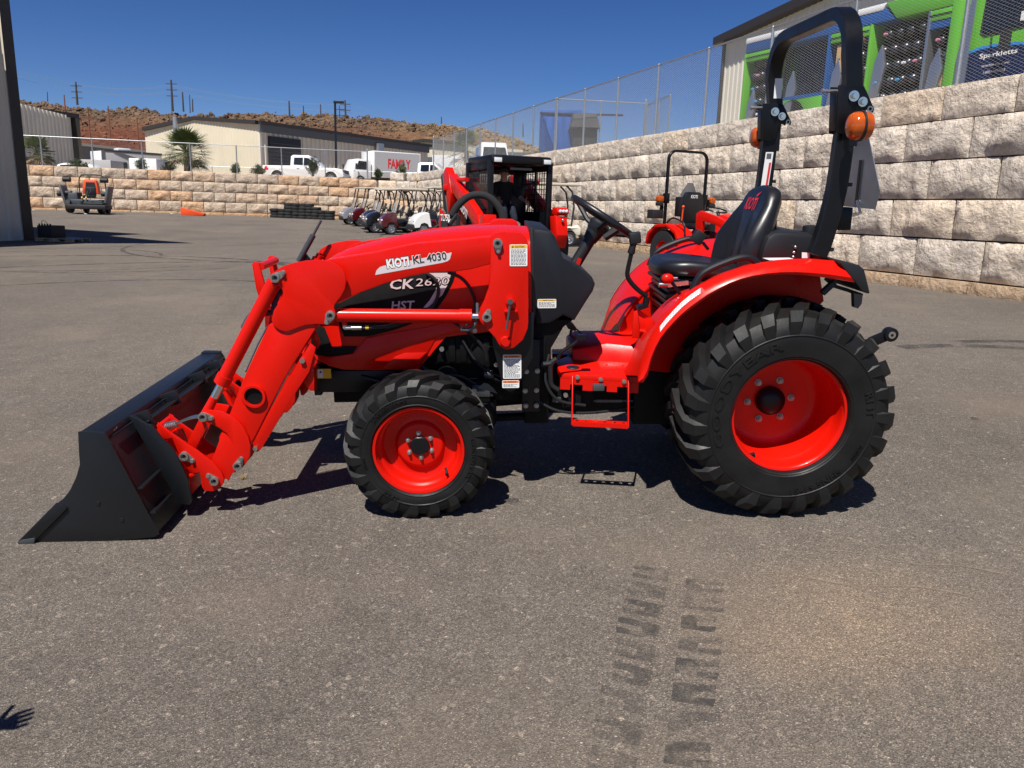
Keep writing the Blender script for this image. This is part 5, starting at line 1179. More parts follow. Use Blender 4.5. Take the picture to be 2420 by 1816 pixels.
    # coupler plates
    cp = [(-1,0.491),(-0.984,0.514),(-0.945,0.515),(-0.898,0.506),(-0.852,0.482),(-0.81,0.436),(-0.789,0.384),(-0.783,0.342),(-0.791,0.289),(-0.811,0.254),(-0.837,0.226),(-0.86,0.222),(-0.882,0.202),(-0.902,0.166),(-0.919,0.192),(-0.927,0.217),(-0.969,0.257),(-0.974,0.267),(-0.95,0.309),(-0.906,0.406),(-0.888,0.396),(-0.867,0.361),(-0.885,0.401),(-0.912,0.425),(-0.937,0.442),(-0.96,0.453),(-0.98,0.463),(-0.998,0.477)]
    MB().prism(cp, f(.086), f(.098)).prism(cp, f(.187), f(.197)).build('coupler_crank', M['red'], LO, bevel=.002)
    lkp = [(-1.001,0.482),(-0.978,0.434),(-1.041,0.321),(-1.076,0.354)]
    MB().prism(lkp, f(.100), f(.115)).prism(lkp, f(.165), f(.18)).build('coupler_link', M['red'], LO, bevel=.002)
    ca = [(-1.186,0.465),(-1.131,0.415),(-1.066,0.361),(-1.027,0.332),(-0.959,0.27),(-0.925,0.223),(-0.914,0.194),(-0.917,0.166),(-0.94,0.137),(-0.974,0.124),(-1.01,0.128),(-1.019,0.15),(-1.02,0.221),(-1.053,0.215),(-1.096,0.272),(-1.128,0.391),(-1.166,0.384),(-1.177,0.41)]
    MB().prism(ca, f(.066), f(.078)).prism(ca, f(.20), f(.21)).build('coupler_plate', M['red'], LO, bevel=.002)
    g1 = [(-1.194,0.378),(-1.153,0.393),(-1.148,0.377),(-1.183,0.363)]; MB().prism(g1, f(.07), f(.25)).build('coupler_gusset', M['red'], LO, bevel=.002)
    g1 = [(-1.088,0.2),(-1.029,0.231),(-1.024,0.219),(-1.055,0.2),(-1.076,0.19)]; MB().prism(g1, f(.07), f(.25)).build('coupler_gusset', M['red'], LO, bevel=.002)
    bk = [(-1.197,0.45),(-1.205,0.437),(-1.109,0.193),(-1.094,0.095),(-1.072,0.109),(-1.089,0.199),(-1.185,0.443)]; MB().prism(bk, f(.085), f(.25)).build('coupler_back', M['red'], LO, bevel=.002)
    if near:
        hp = spline([(-1.164,0.12,0.436),(-1.124,0.12,0.443),(-1.08,0.12,0.461),(-1.04,0.12,0.473),(-1.013,0.12,0.476)],4)
        MB().tube(hp, 1, sec=[(.022,.003),(-.022,.003),(-.022,-.003),(.022,-.003)], upv=(0,1,0)).build('latch_handle', M['zinc'], LO)
        sp_ = []; a = Vector([(-1.166,0.1,0.436)][0]); b = Vector([(-1.11,0.1,0.449)][0])
        for i in range(57): t = i/56; sp_.append(a+(b-a)*t+Vector((-.3*math.sin(2*PI*7*t)*.02,math.cos(2*PI*7*t)*.016,.016*math.sin(2*PI*7*t))))
        MB().tube(sp_,.0025,6).build('latch_spring', M['zinc'], LO)
    for c,d_,y in (([(-0.982,0.486)][0],[(-0.945,0.479)][0],.086),([(-1.08,0.304)][0],[(-1.046,0.281)][0],.066),([(-0.955,0.18)][0],[(-0.981,0.206)][0],.066),([(-0.848,0.245)][0],[(-0.83,0.279)][0],.086),
                   ([(-0.603,1.117)][0],[(-0.568,1.139)][0],.089),([(-0.375,0.948)][0],[(-0.393,0.917)][0],.089),([(0.318,0.931)][0],[(0.326,0.956)][0],.105),([(0.37,1.258)][0],[(0.372,1.224)][0],.105)):
        teardrop(c,d_,y,f)
    c = [(-0.766,0.321)][0]; MB().cyl((c[0],f(.106),c[1]),(c[0],f(.096),c[1]),.011).build('stand_pin', M['pin'], LO)
    c = [(-0.517,0.74)][0]; MB().cyl((c[0],f(.106),c[1]),(c[0],f(.092),c[1]),.013,n=6).build('stand_bolt', M['zinc'], LO, smooth=20)
    c = [(0.401,0.818)][0]; MB().lathe([(.024,0),(.024,s*.008),(.020,s*.013),(.0002,s*.013)],(c[0],f(.105),c[1]),24).build('mast_cap', M['red'], LO, smooth=30)
    # locking pin with handle on the mast
    c = [(0.423,1.005)][0]; c2 = [(0.406,0.881)][0]
    MB().lathe([(.020,0),(.022,s*.006),(.022,s*.012),(.015,s*.012),(.015,s*.03),(.0002,s*.03)],(c[0],f(.105),c[1]),20).build('mast_lock_boss', M['red'], LO)
    MB().cyl((c[0],f(.105)+s*.03,c[1]),(c[0],f(.105)+s*.045,c[1]),.012,n=10).cyl((c[0],f(.105)+s*.036,c[1]),(c2[0],f(.105)+s*.036,c2[1]),.0055).build('mast_lock_pin', M['steel_dark'], LO)
    c3 = [(0.426,0.959)][0]; MB().box(c3[0]-.03,c3[0]+.03,min(f(.105),f(.085)),max(f(.105),f(.085)),c3[1]-.006,c3[1]+.004).build('pin_rest', M['red'], LO, bevel=.002)
    # red cover plates at the front of the lower boom
    MB().prism([(-0.466,0.858),(-0.448,0.804),(-0.462,0.775),(-0.482,0.836)], f(.16), f(.19)).prism([(-0.493,0.816),(-0.537,0.727),(-0.515,0.698),(-0.488,0.686),(-0.454,0.726),(-0.471,0.759)], f(.118), f(.128)).prism([(-0.532,0.667),(-0.51,0.686),(-0.474,0.695),(-0.481,0.588),(-0.501,0.588),(-0.534,0.638)], f(.13), f(.20)).build('stand_bracket', M['red'], LO, bevel=.002)
both(side)
c = [(-0.763,0.562)][0]
MB().cyl((c[0],.1,c[1]),(c[0],2*YC-.1,c[1]),.043,n=24).build('cross_tube', M['red'], LO)
# front guard in the middle
gd = empty('front_guard'); gd.parent = TR
gp = [(-0.803,1.137),(-0.793,1.147),(-0.77,1.143),(-0.748,1.022),(-0.732,0.898),(-0.767,0.898),(-0.795,1.023)]
for y in (.44,.72): MB().prism(gp, y-.008, y+.008).build('guard_post', M['red'], gd, bevel=.002)
a = [(-0.777,1.128)][0]; MB().cyl((a[0]+.01,.44,a[1]-.005),(a[0]+.01,.72,a[1]-.005),.019,n=16).build('guard_bar', M['red'], gd)
MB().prism([(-0.765,0.916),(-0.731,0.911),(-0.774,0.717),(-0.509,0.677),(-0.515,0.584),(-0.785,0.587)], .44, .72).build('guard_base', M['red_dull'], gd, bevel=.004)
# bucket level rod on the far arm
a = [(-0.714,1,1.086)][0]; b = [(-0.625,1,1.228)][0]; c = [(-0.577,1,1.306)][0]
MB().cyl(a,b,.016,n=12).cyl(b,c,.007).build('level_rod', M['steel_dark'], LO)
MB().prism([(x,z) for x,z in [(-0.719,1.083),(-0.672,1.125),(-0.649,1.09),(-0.665,1.076)]],1.0,1.02).build('level_bracket', M['black_paint'], LO)
# hydraulic hoses at knee
def coil(path, r, turns, tr, name):
    P = [Vector(p) for p in path]; n = 260; out = []
    for i in range(n+1):
        t = i/n*(len(P)-1); k = min(int(t),len(P)-2); p = P[k].lerp(P[k+1],t-k); a = 2*PI*turns*i/n
        out.append(p+Vector((r*math.cos(a),r*math.sin(a)*.9,r*math.sin(a)*.35)))
    MB().tube(out,tr,5).build(name, M['steel_dark'], LO)
hp = spline([(-0.595,0.15,1.055),(-0.618,0.15,1.028),(-0.633,0.15,0.997),(-0.639,0.15,0.969),(-0.652,0.15,0.95),(-0.667,0.15,0.958)],4); MB().tube(hp,.010).build('tilt_hose', M['black_plastic'], LO); coil(hp,.0125,38,.0025,'hose_guard_spring')
hp = spline([(-0.767,0.25,0.933),(-0.785,0.25,0.913),(-0.799,0.25,0.892),(-0.813,0.25,0.868)],4); MB().tube(hp,.009).build('tilt_hose', M['black_plastic'], LO); coil(hp,.012,26,.0025,'hose_guard_spring')
MB().tube([(-0.691,0.2,0.877),(-0.742,0.2,0.792),(-0.809,0.2,0.664)],.004).build('level_wire', M['zinc'], LO)

# ---- bucket
BU = empty('bucket'); BU.parent = TR
y0 = YC-.762; y1 = YC+.762
sidep = [(-1.414,0.507),(-1.36,0.506),(-1.307,0.502),(-1.296,0.486),(-1.137,0.04),(-1.139,0.024),(-1.157,0.015),(-1.273,0.005),(-1.388,0),(-1.58,0),(-1.694,0.003),(-1.743,0.006),(-1.647,0.093),(-1.551,0.183),(-1.52,0.205),(-1.485,0.246),(-1.452,0.303),(-1.428,0.36),(-1.425,0.404)]
MB().prism(sidep, y0, y0+.012).build('side_plate', M['bucket_paint'], BU, bevel=.002)
MB().prism(sidep, y1-.012, y1).build('side_plate', M['bucket_paint'], BU, bevel=.002)
wear = [(-1.549,0.189),(-1.539,0.184),(-1.506,0.162),(-1.665,0.014),(-1.723,0.01),(-1.739,0.012)]
MB().prism(wear, y0-.012, y0).build('wear_plate', M['bucket_paint'], BU, bevel=.003)
MB().prism(wear, y1, y1+.012).build('wear_plate', M['bucket_paint'], BU, bevel=.003)
edge = [(-1.746,0.006),(-1.721,0.02),(-1.663,0.028),(-1.67,0.003),(-1.7,-0.003)]
MB().prism(edge, y0-.015, y1+.015).build('cutting_edge', M['steel_dark'], BU, bevel=.002)
for c in [(-1.376,0.18),(-1.285,0.1)]: MB().lathe([(.010,0),(.009,-.004),(.0002,-.005)],(c[0],y0,c[1]),14).build('plug_weld', M['bucket_paint'], BU)
P0,P1,P2,P3,P4 = [(-1.412,0.505),(-1.307,0.501),(-1.14,0.036),(-1.159,0.018),(-1.693,0.005)]
def sheet(a,b,t,name,ya=y0+.012,yb=y1-.012):
    d = Vector((b[0]-a[0],b[1]-a[1])).normalized(); n = Vector((-d.y,d.x))*t
    MB().prism([a,b,(b[0]+n.x,b[1]+n.y),(a[0]+n.x,a[1]+n.y)], ya, yb).build(name, M['bucket_paint'], BU, bevel=.001)
sheet(P1,P2,-.010,'back_sheet'); sheet(P2,P3,-.010,'heel_sheet'); sheet(P3,P4,-.010,'floor_sheet')
MB().prism([P0,P1,(P1[0]+.012,P1[1]-.03),(P0[0]+.01,P0[1]-.045)], y0+.012, y1-.012).build('top_lip', M['bucket_paint'], BU, bevel=.004)
MB().prism([P0,P1,(P1[0],P1[1]+.006),(P0[0],P0[1]+.006)], y1-.05, y1+.012).build('lip_end_plate', M['bucket_paint'], BU, bevel=.002)
# coupler receiver on the back: top angle with gussets and two upright plates
bd = Vector((P2[0]-P1[0],0,P2[1]-P1[1])).normalized(); bn = Vector((-bd.z,0,bd.x));  bn = bn if bn.x>0 else -bn
o = Vector((P1[0],0,P1[1]))
def onback(s,n,y): p = o+bd*s+bn*n; return (p.x,y,p.z)
def backbox(s0,s1,n0,n1,ya,yb,name):
    mb = MB(); mb.add([onback(s,n,y) for y in (ya,yb) for s,n in ((s0,n0),(s1,n0),(s1,n1),(s0,n1))],[(0,1,2,3),(7,6,5,4),(0,4,5,1),(1,5,6,2),(2,6,7,3),(3,7,4,0)]); return mb.build(name, M['bucket_paint'], BU, bevel=.002)
backbox(.05,.12,.0,.010,.06,1.11,'receiver_rail'); backbox(.05,.06,.010,.075,.06,1.11,'receiver_hook')
for y in (.07,.40,.78,1.04): backbox(.005,.075,.008,.085,y,y+.014,'receiver_gusset')
rp = [(-1.296,0.506),(-1.276,0.511),(-1.223,0.469),(-1.2,0.465),(-1.162,0.401),(-1.142,0.38),(-1.118,0.351),(-1.086,0.261),(-1.066,0.196),(-1.068,0.167),(-1.059,0.089),(-1.074,0.071),(-1.12,0.076),(-1.238,0.371)]
for y in (.035,1.12): MB().prism(rp, y, y+.014).build('receiver_plate', M['bucket_paint'], BU, bevel=.002)
backbox(.40,.412,0,.03,-.166,.03,'heel_rib'); backbox(.28,.29,0,.03,-.16,.06,'back_rib')
MB().tube([onback(.03,.012,y) for y in (y0+.03,y1-.03)],.005).build('weld_bead', M['bucket_paint'], BU)

# ---- decals of loader and tractor
def quad(px, y, m, name, par, t=.0008): return MB().prism(px, y-t, y).build(name, m, par)
quad([(-0.175,1.12),(-0.168,1.14),(-0.153,1.155),(-0.137,1.16),(0.167,1.217),(0.158,1.188),(0.148,1.179),(0.124,1.172)], .1268, M['grey_decal'], 'model_stripe', LO)
def two_tone(txt, x, z, rot, h, w, y, front, behind, par, grow=.035, bold=.045):
    lettering('brand_lettering', txt, behind, par, facing(x-.0025,y,z-.0025,rot), 1, height=h+.005, width=w+.005, bold=bold+grow)
    lettering('brand_lettering', txt, front, par, facing(x,y-.0006,z,rot), 1, height=h, width=w, bold=bold)
a = [(-0.119,1.147)][0]; two_tone('KIOTI', a[0],a[1],R(7.5),.042,.100,.1258,M['white_decal'],M['dark_decal'],LO)
a = [(-0.003,1.167)][0]; two_tone('KL 4030', a[0],a[1],R(7),.036,.150,.1258,M['dark_decal'],M['white_decal'],LO,.03,.02)
def safety_label(x0,z0,x1,z1,y,headcol,head,lines,par,hh=.14,qr=False,tri=True):
    """white label with coloured heading and rows of fine print; corners (x0,z0) bottom left, (x1,z1) top right"""
    lb = MB().prism(rounded(x0,x1,z0,z1,.005,3), y-.001, y).build('safety_label', M['white_decal'], par)
    h = (z1-z0)*hh
    MB().prism(rounded(x0+.002,x1-.002,z1-h,z1-.002,.004,3), y-.0016, y-.001).build('label_heading', headcol, lb)
    w = x1-x0
    lettering('label_text', head, M['dark_decal'], lb, facing(x0+w*.30,y-.0018,z1-h*.82), 1, height=h*.5, width=w*.52, bold=.01)
    if tri: MB().prism([(x0+w*.12,z1-h*.85),(x0+w*.24,z1-h*.85),(x0+w*.18,z1-h*.25)], y-.0019, y-.0016).build('label_triangle', M['dark_decal'], lb)
    rr = random.Random(int(x0*1000)); mb = MB(); z = z1-h-.006; st_ = (z1-h-.006-z0-.003)/lines
    for i in range(lines):
        e = x1-.006-(rr.random()*w*.3 if rr.random()<.4 else 0)
        xx = x0+.006
        while xx < e:
            ww = rr.uniform(.004,.012); mb.add([(xx,y-.0012,z-st_*.55),(min(e,xx+ww),y-.0012,z-st_*.55),(min(e,xx+ww),y-.0012,z),(xx,y-.0012,z)],[(0,1,2,3)]); xx += ww+.0025
        z -= st_
    o = mb.build('label_print', M['print'], lb, fixn=False, smooth=0); o['kind'] = 'stuff'
    return lb
def rect(p): (a,b),(c,d) = p; return a,b,c,d
safety_label(*rect([(0.422,1.157),(0.5,1.252)]), .104, M['yellow_decal'], 'CAUTION', 12, LO, .17)
safety_label(*rect([(0.39,0.631),(0.475,0.745)]), .149, M['orange_decal'], 'WARNING', 16, LO, .13)
safety_label(*rect([(0.386,0.586),(0.465,0.623)]), .149, M['orange_decal'], 'WARNING', 4, LO, .34)
safety_label(*rect([(0.558,0.935),(0.647,0.978)]), .298, M['yellow_decal'], 'NOTICE', 6, cowl, .2, tri=False)
lb = MB().prism(rounded(*[v for v in (lambda q:(q[0][0],q[1][0],q[0][1],q[1][1]))([(-0.513,0.587),(-0.446,0.635)])],.003,2),.3585,.3595).build('frame_label', M['yellow_decal'], TR)
q = [(-0.51,0.59),(-0.486,0.632)]; MB().prism([(q[0][0],q[0][1]),(q[1][0],q[0][1]),(q[1][0],q[1][1]),(q[0][0],q[1][1])],.3575,.3585).build('label_panel', M['white_decal'], lb)
q = [(-0.504,0.615),(-0.489,0.628)]; MB().prism([(q[0][0],q[0][1]),(q[1][0],q[0][1]),((q[0][0]+q[1][0])/2,q[1][1])],.3568,.3575).build('label_symbol', M['dark_decal'], lb)
# fine print on the fender strips
mb = MB()
for i in range(5,10):
    for t in (.1,.3,.5,.7,.9):
        (lx,lz),(ux,uz) = [(a[0]*(1-t)+b[0]*t, a[1]*(1-t)+b[1]*t) for a,b in ((lip[i],lip[i+1]),(upr[i],upr[i+1]))]
        L = math.hypot(ux-lx,uz-lz); nx,nz = (ux-lx)/L,(uz-lz)/L; tx,tz = -nz,nx
        def pt(u,o): return (lx+(ux-lx)*u+nx*.0034+tx*o, -.016+.028*max(0,(u-.3)/.5)-.0052, lz+(uz-lz)*u+nz*.0034+tz*o)
        for k,u in enumerate((.54,.66,.76)): mb.add([pt(u,-.0014),pt(u+.07,-.0014),pt(u+.07,.0014),pt(u,.0014)],[(0,1,2,3)])
o = mb.build('strip_print', M['print'], fn, fixn=False, smooth=0); o['kind'] = 'stuff'
mb = MB()
for i in range(3,11):
    for t in (.1,.35,.6,.85):
        (lx,lz),(ux,uz) = [(a[0]*(1-t)+b[0]*t, a[1]*(1-t)+b[1]*t) for a,b in ((lip[i],lip[i+1]),(upr[i],upr[i+1]))]
        L = math.hypot(ux-lx,uz-lz); nx,nz = (ux-lx)/L,(uz-lz)/L; tx,tz = -nz,nx
        def pt(u,o): return (lx+(ux-lx)*u+nx*.0034+tx*o, mir(-.016+.028*max(0,(u-.3)/.5)-.0052), lz+(uz-lz)*u+nz*.0034+tz*o)
        mb.add([pt(.78,-.0015),pt(.92,-.0015),pt(.92,.0015),pt(.78,.0015)],[(0,1,2,3)])
o = mb.build('strip_print', M['print'], ff, fixn=False, smooth=0); o['kind'] = 'stuff'
# ------------------------------------------------------------------ things in the yard
mat('tyre_black', (.012,.012,.0125), .75, bump=.5, bscale=40, dist=.004); mat('cart_white', (.78,.78,.76), .3, coat=.4); mat('cart_cream', (.74,.70,.58), .35, coat=.3)
mat('cart_maroon', (.075,.003,.006), .22, coat=.8); mat('cart_navy', (.012,.016,.030), .22, coat=.8); mat('cart_black', (.010,.011,.014), .25, coat=.7); mat('cart_silver', (.50,.51,.53), .3, metal=.6, coat=.5)
mat('seat_tan', (.52,.43,.32), .6); mat('rv_grey', (.40,.40,.41), .5); mat('roof_tan', (.50,.44,.35), .5); mat('dark_trim', (.014,.014,.016), .6)
mat('glass', (.03,.035,.04), .05, alpha=.35); mat('clear_screen', (.36,.37,.38), .08, alpha=.6); mat('glass_dark', (.010,.012,.015), .06, coat=.5); mat('white_paint', (.80,.80,.79), .3, coat=.4); mat('lamp_glass', (.70,.72,.74), .12, coat=.5)
mat('orange_paint', (.80,.085,.018), .4, coat=.2); mat('wood', (.46,.33,.20), .8, var=.3, vscale=6); mat('cardboard', (.50,.33,.16), .8, var=.1, vscale=6)
mat('denim', (.008,.013,.028), .9, var=.3, vscale=25, bump=.4, bscale=60); mat('boot', (.10,.09,.08), .7); mat('shirt', (.012,.012,.014), .9); mat('skin', (.45,.24,.16), .5)
mat('truck_green', (.115,.40,.028), .32, coat=.4); mat('truck_blue', (.010,.075,.26), .35, coat=.4); mat('navy', (.006,.014,.060), .4); mat('sky_blue', (.03,.22,.58), .4); mat('jug_dark', (.018,.018,.026), .25); mat('cap_white', (.75,.76,.80), .4); mat('cap_pink', (.62,.22,.32), .4); mat('cap_blue', (.05,.30,.62), .4); mat('alloy', (.52,.53,.55), .35, metal=.9)
mat('shed_dark', (.030,.030,.034), .6); mat('blue_box', (.010,.10,.40), .45, var=.1, vscale=2)
mat('gold_wheel', (.42,.30,.12), .35, metal=.8)
TM = {}
def wheel_mesh(r, w, rim, n=22):
    """tyre as one lathe about Y, outer face towards -Y"""
    k = (round(r,3),round(w,3),round(rim,3))
    if k not in TM:
        TM[k] = (MB().lathe([(rim,-w*.46),(rim+(r-rim)*.35,-w*.5),(r-.02,-w*.47),(r,-w*.32),(r,w*.32),(r-.02,w*.47),(rim+(r-rim)*.35,w*.5),(rim,w*.46)],n=n).mesh('tyre'),
                 MB().lathe([(rim,-w*.44),(rim*.94,-w*.42),(rim*.86,-w*.22),(rim*.5,-w*.20),(rim*.28,-w*.30),(.001,-w*.30)],n=n).mesh('rim'))
        TM[k][0].materials.append(M['tyre_black'])
    return TM[k]
def wheel(par, x, y, z, r, w, rim, m, flip=False, spokes=0):
    o = empty('wheel'); o.parent = par; o.matrix_local = Matrix.Translation((x,y,z)) @ (Matrix.Rotation(PI,4,'Z') if flip else Matrix.Identity(4))
    t,q = wheel_mesh(r,w,rim); link('tyre', t, None, o); q2 = q.copy(); q2.materials.append(m); ro = link('rim', q2, None, o)
    for k in range(spokes):
        a = 2*PI*k/spokes; MB().bar((rim*.3*math.cos(a),-w*.36,rim*.3*math.sin(a)),(rim*.92*math.cos(a),-w*.40,rim*.92*math.sin(a)),w*.1,rim*.2,(0,1,0)).build('spoke', m, o)
    return o

# ---- golf carts (front towards -X)
def golf_cart(label, body, wheelm, x, y, rz, screen=True, seat='seat_tan', roof='roof_tan', group='golf carts parked in a row', bag=False, rearseat=False):
    c = empty('golf_cart', Matrix.Translation((x,y,gz(x,y))) @ Matrix.Rotation(rz,4,'Z')); tag(c, label, 'golf cart', group)
    B = M[body]
    rings = []
    for yy,s,dz in ((-.58,.90,-.02),(-.52,.98,0),(-.3,1,.02),(0,1.0,.03),(.3,1,.02),(.52,.98,0),(.58,.90,-.02)):
        prof = [(-1.16,.30),(-1.19,.45),(-1.10,.66),(-.92,.80),(-.66,.88),(-.56,.86),(-.50,.60),(-.46,.34),(-.55,.34),(-.62,.46),(-.76,.52),(-.90,.46),(-.97,.32)]
        rings.append([(-.85+(a+.85)*s,yy,b+dz*(1 if b>.5 else 0)) for a,b in prof])
    MB().loft(rings).build('front_cowl', B, c, smooth=40)
    MB().prism([(-1.22,.22),(-1.24,.40),(-1.16,.44),(-1.10,.30),(-1.02,.24)],-.56,.56).build('bumper', M['dark_trim'], c, bevel=.03)
    for s in (-1,1): MB().ball((-1.13,s*.40,.56),(.05,.10,.05),10,6).build('headlight', M['lamp_glass'], c)
    MB().box(-.5,.36,-.52,.52,.26,.31).build('floor', M['dark_trim'], c, bevel=.01)
    MB().prism([(.06,.31),(.04,.60),(.90,.60),(1.05,.66),(1.14,.56),(1.14,.36),(1.02,.32),(.90,.46),(.76,.52),(.62,.46),(.54,.31)],-.58,.58).build('rear_body', B, c, bevel=.04)
    MB().box(.04,.56,-.50,.50,.60,.72).build('seat_cushion', M[seat], c, bevel=.04)
    MB().prism([(.50,.72),(.58,.72),(.70,1.12),(.60,1.14)],-.50,-.03).build('seat_back', M[seat], c, bevel=.03)
    MB().prism([(.50,.72),(.58,.72),(.70,1.12),(.60,1.14)],.03,.50).build('seat_back', M[seat], c, bevel=.03)
    MB().prism([(.60,.74),(.66,.74),(.78,1.10),(.72,1.12)],-.51,.51).build('seat_shell', M['dark_trim'], c, bevel=.03)
    if rearseat:
        MB().box(.72,1.12,-.5,.5,.66,.76).build('rear_seat', M[seat], c, bevel=.03); MB().prism([(1.1,.4),(1.45,.34),(1.45,.38),(1.1,.46)],-.45,.45).build('rear_footboard', M['dark_trim'], c)
    for s in (-1,1):
        MB().tube([(-.58,s*.50,.82),(-.44,s*.49,1.30),(-.34,s*.48,1.80)],.027,6).build('front_strut', M['dark_trim'], c)
        MB().tube([(.86,s*.46,.60),(.92,s*.46,1.2),(.84,s*.47,1.62),(.66,s*.47,1.80)],.027,6).build('rear_strut', M['dark_trim'], c)
        MB().tube([(.30,s*.51,.70),(.30,s*.53,.86),(.52,s*.53,.88),(.62,s*.51,.80)],.022,6).build('arm_rest', M['dark_trim'], c)
    MB().prism([(-.52,1.80),(-.48,1.855),(.0,1.88),(1.0,1.87),(1.10,1.84),(1.10,1.80)],-.56,.56).build('roof', M[roof], c, bevel=.025)
    if screen: MB().add([(-.60,-.47,.84),(-.60,.47,.84),(-.45,.47,1.30),(-.45,-.47,1.30)],[(0,1,2,3)]).build('windscreen', M['clear_screen'], c, smooth=0); 
    MB().tube([(-.52,-.22,.72),(-.34,-.22,.98)],.016,6).build('steering_column', M['dark_trim'], c)
    sw_ = MB(Matrix.Translation((-.33,-.22,1.0)) @ Matrix.Rotation(R(-35),4,'Y')); sw_.tube([(.16*math.cos(2*PI*i/16),.16*math.sin(2*PI*i/16),0) for i in range(16)],.014,6,closed=True); sw_.build('steering_wheel', M['dark_trim'], c)
    if bag: MB().cyl((.98,-.1,.55),(1.10,-.1,1.18),.12,n=10).ball((1.12,-.1,1.30),(.05,.05,.09)).build('bag_well', M['dark_trim'], c)
    for xx in (-.78,.78):
        for s in (-1,1): wheel(c,xx,s*.46,.235,.235,.20,.145,M[wheelm],s>0,spokes=6)
    return c
HZ = R(20)
def cp(px, Y): return ((px-1210)/1850.*Y*.976, Y)
golf_cart('maroon golf cart with chrome spoked wheels, nearest dark one of the row', 'cart_maroon','alloy', -4.55,33.3,HZ)
golf_cart('glossy black golf cart with clear screen behind the near maroon cart', 'cart_black','alloy', -5.5,35.0,HZ)
golf_cart('dark navy golf cart with bronze wheels in the parked row', 'cart_navy','gold_wheel', -6.05,37.2,HZ)
golf_cart('maroon golf cart with tall clear screen, second from the wall end', 'cart_maroon','alloy', -7.0,39.4,HZ)
golf_cart('silver golf cart at the far left end of the row', 'cart_silver','alloy', -7.85,41.2,HZ)
golf_cart('white golf cart with tan seats, nearest of the row', 'cart_white','alloy', -3.0,31.4,HZ, screen=False)
golf_cart('dark golf cart with tan seats hidden behind the white cart', 'cart_black','alloy', -2.1,34.4,HZ, screen=False, bag=True)
golf_cart('dark golf cart deep in the row behind the black carts', 'cart_navy','alloy', -3.4,38.2,HZ, screen=False, bag=True)
golf_cart('dark golf cart with tan seats at the back of the row near wall', 'cart_black','alloy', -4.9,41.0,HZ, screen=False)
golf_cart('dark golf cart partly hidden behind the track loader arm', 'cart_black','alloy', -1.0,37.0,HZ, screen=False, bag=True)
golf_cart('cream golf cart standing alone between track loader and right wall', 'cart_cream','alloy', .75,24.6,R(8), seat='seat_tan', group='golf carts by the right wall')

# ---- stacks of old tyres in front of the back wall
tm = MB().lathe([(.17,-.08),(.20,-.105),(.29,-.11),(.325,-.085),(.335,-.05),(.335,.05),(.325,.085),(.29,.11),(.20,.105),(.17,.08)],n=24,axis='Z').mesh('old_tyre'); tm.materials.append(M['tyre_black'])
side_m = MB().lathe([(.17,-.08),(.20,-.105),(.29,-.11),(.325,-.085),(.335,-.05),(.335,.05),(.325,.085),(.29,.11),(.20,.105),(.17,.08)],n=24,axis='Y')
cnt = [3,3,5,5,5,5,4,3,3]; order = ['leftmost','second from left','third from left','fourth from left','fifth, middle','sixth from left','seventh from left','eighth from left','rightmost']
lvl = ['bottom','second','third','fourth','fifth','top']
ux = [(-14.956,49.2,0.644),(-14.541,49.2,0.642),(-14.101,49.2,0.629),(-13.687,49.2,0.628),(-13.259,49.2,0.627),(-12.87,49.2,0.625),(-12.469,49.2,0.61),(-12.093,49.2,0.608),(-11.639,49.2,0.608)]
rt5 = random.Random(4)
for k,(n_,p) in enumerate(zip(cnt,ux)):
    x = p[0]; y = 49.6+.012*k; z = gz(x,y)+.092
    for j in range(n_):
        sc = rt5.uniform(.92,1.04)
        o = link('old_tyre', tm, None, None, TRS((x+rt5.uniform(-.03,.03),y+rt5.uniform(-.03,.03),z+j*.186),rt5.uniform(0,6),1))
        o.scale = (sc,sc,.83)
        nm = 'top' if j==n_-1 else lvl[j]
        tag(o, f'black worn car tyre, {nm} one of the {order[k]} stack by back wall', 'tyre', 'stacked old tyres')

# ---- wide-area mower with raised wings
mw = empty('ride_on_mower', Matrix.Translation((-22.9,43.2,gz(-22.9,43.2))) @ Matrix.Rotation(R(8),4,'Z')); tag(mw, 'black and orange ride-on mower with raised wing decks by back wall', 'mower')
MB().prism([(-.44,1.0),(-.40,1.42),(-.30,1.74),(.28,1.74),(.36,1.5),(.42,1.0)],-.1,.25).build('rear_hood', M['orange_paint'], mw, bevel=.05)
MB().prism([(-.25,1.25),(-.20,1.62),(.24,1.62),(.28,1.25)],-.12,-.09).build('hood_grille', M['dark_trim'], mw)
MB().tube(spline([(-.62,.1,.7),(-.62,.1,1.6),(-.52,.1,1.93),(-.3,.1,2.0),(.4,.1,2.0),(.62,.1,1.9),(.70,.1,1.55),(.72,.1,.7)],4),.032,8).build('roll_bar', M['dark_trim'], mw)
MB().box(-.28,.28,-.50,-.1,.80,.95).prism([(-.28,.9),(-.26,1.38),(.26,1.38),(.28,.9)],-.16,-.06).build('seat', M['cowl'], mw, bevel=.05)
MB().cyl((.05,-.95,.7),(.08,-.75,1.15),.03).tube([(.08+.17*math.cos(2*PI*i/14),-.74+.06*math.sin(2*PI*i/14),1.17+.14*math.sin(2*PI*i/14)) for i in range(14)],.018,6,closed=True).build('steering_wheel', M['dark_trim'], mw)
MB().box(-.72,.75,-1.1,.5,.42,.72).prism([(-.85,.5),(-.80,1.02),(-.35,1.08),(-.30,.5)],-1.05,-.3).build('chassis', M['steel_dark'], mw, bevel=.05)
MB().box(-.55,1.35,-2.0,-1.0,.22,.46).box(.2,1.2,-1.9,-1.1,.44,.58).build('front_deck', M['dark_trim'], mw, bevel=.06)
for x0 in (-.05,.45,.95): MB().cyl((x0,-1.5,.45),(x0,-1.5,.62),.16,n=14).build('deck_spindle', M['steel_dark'], mw)
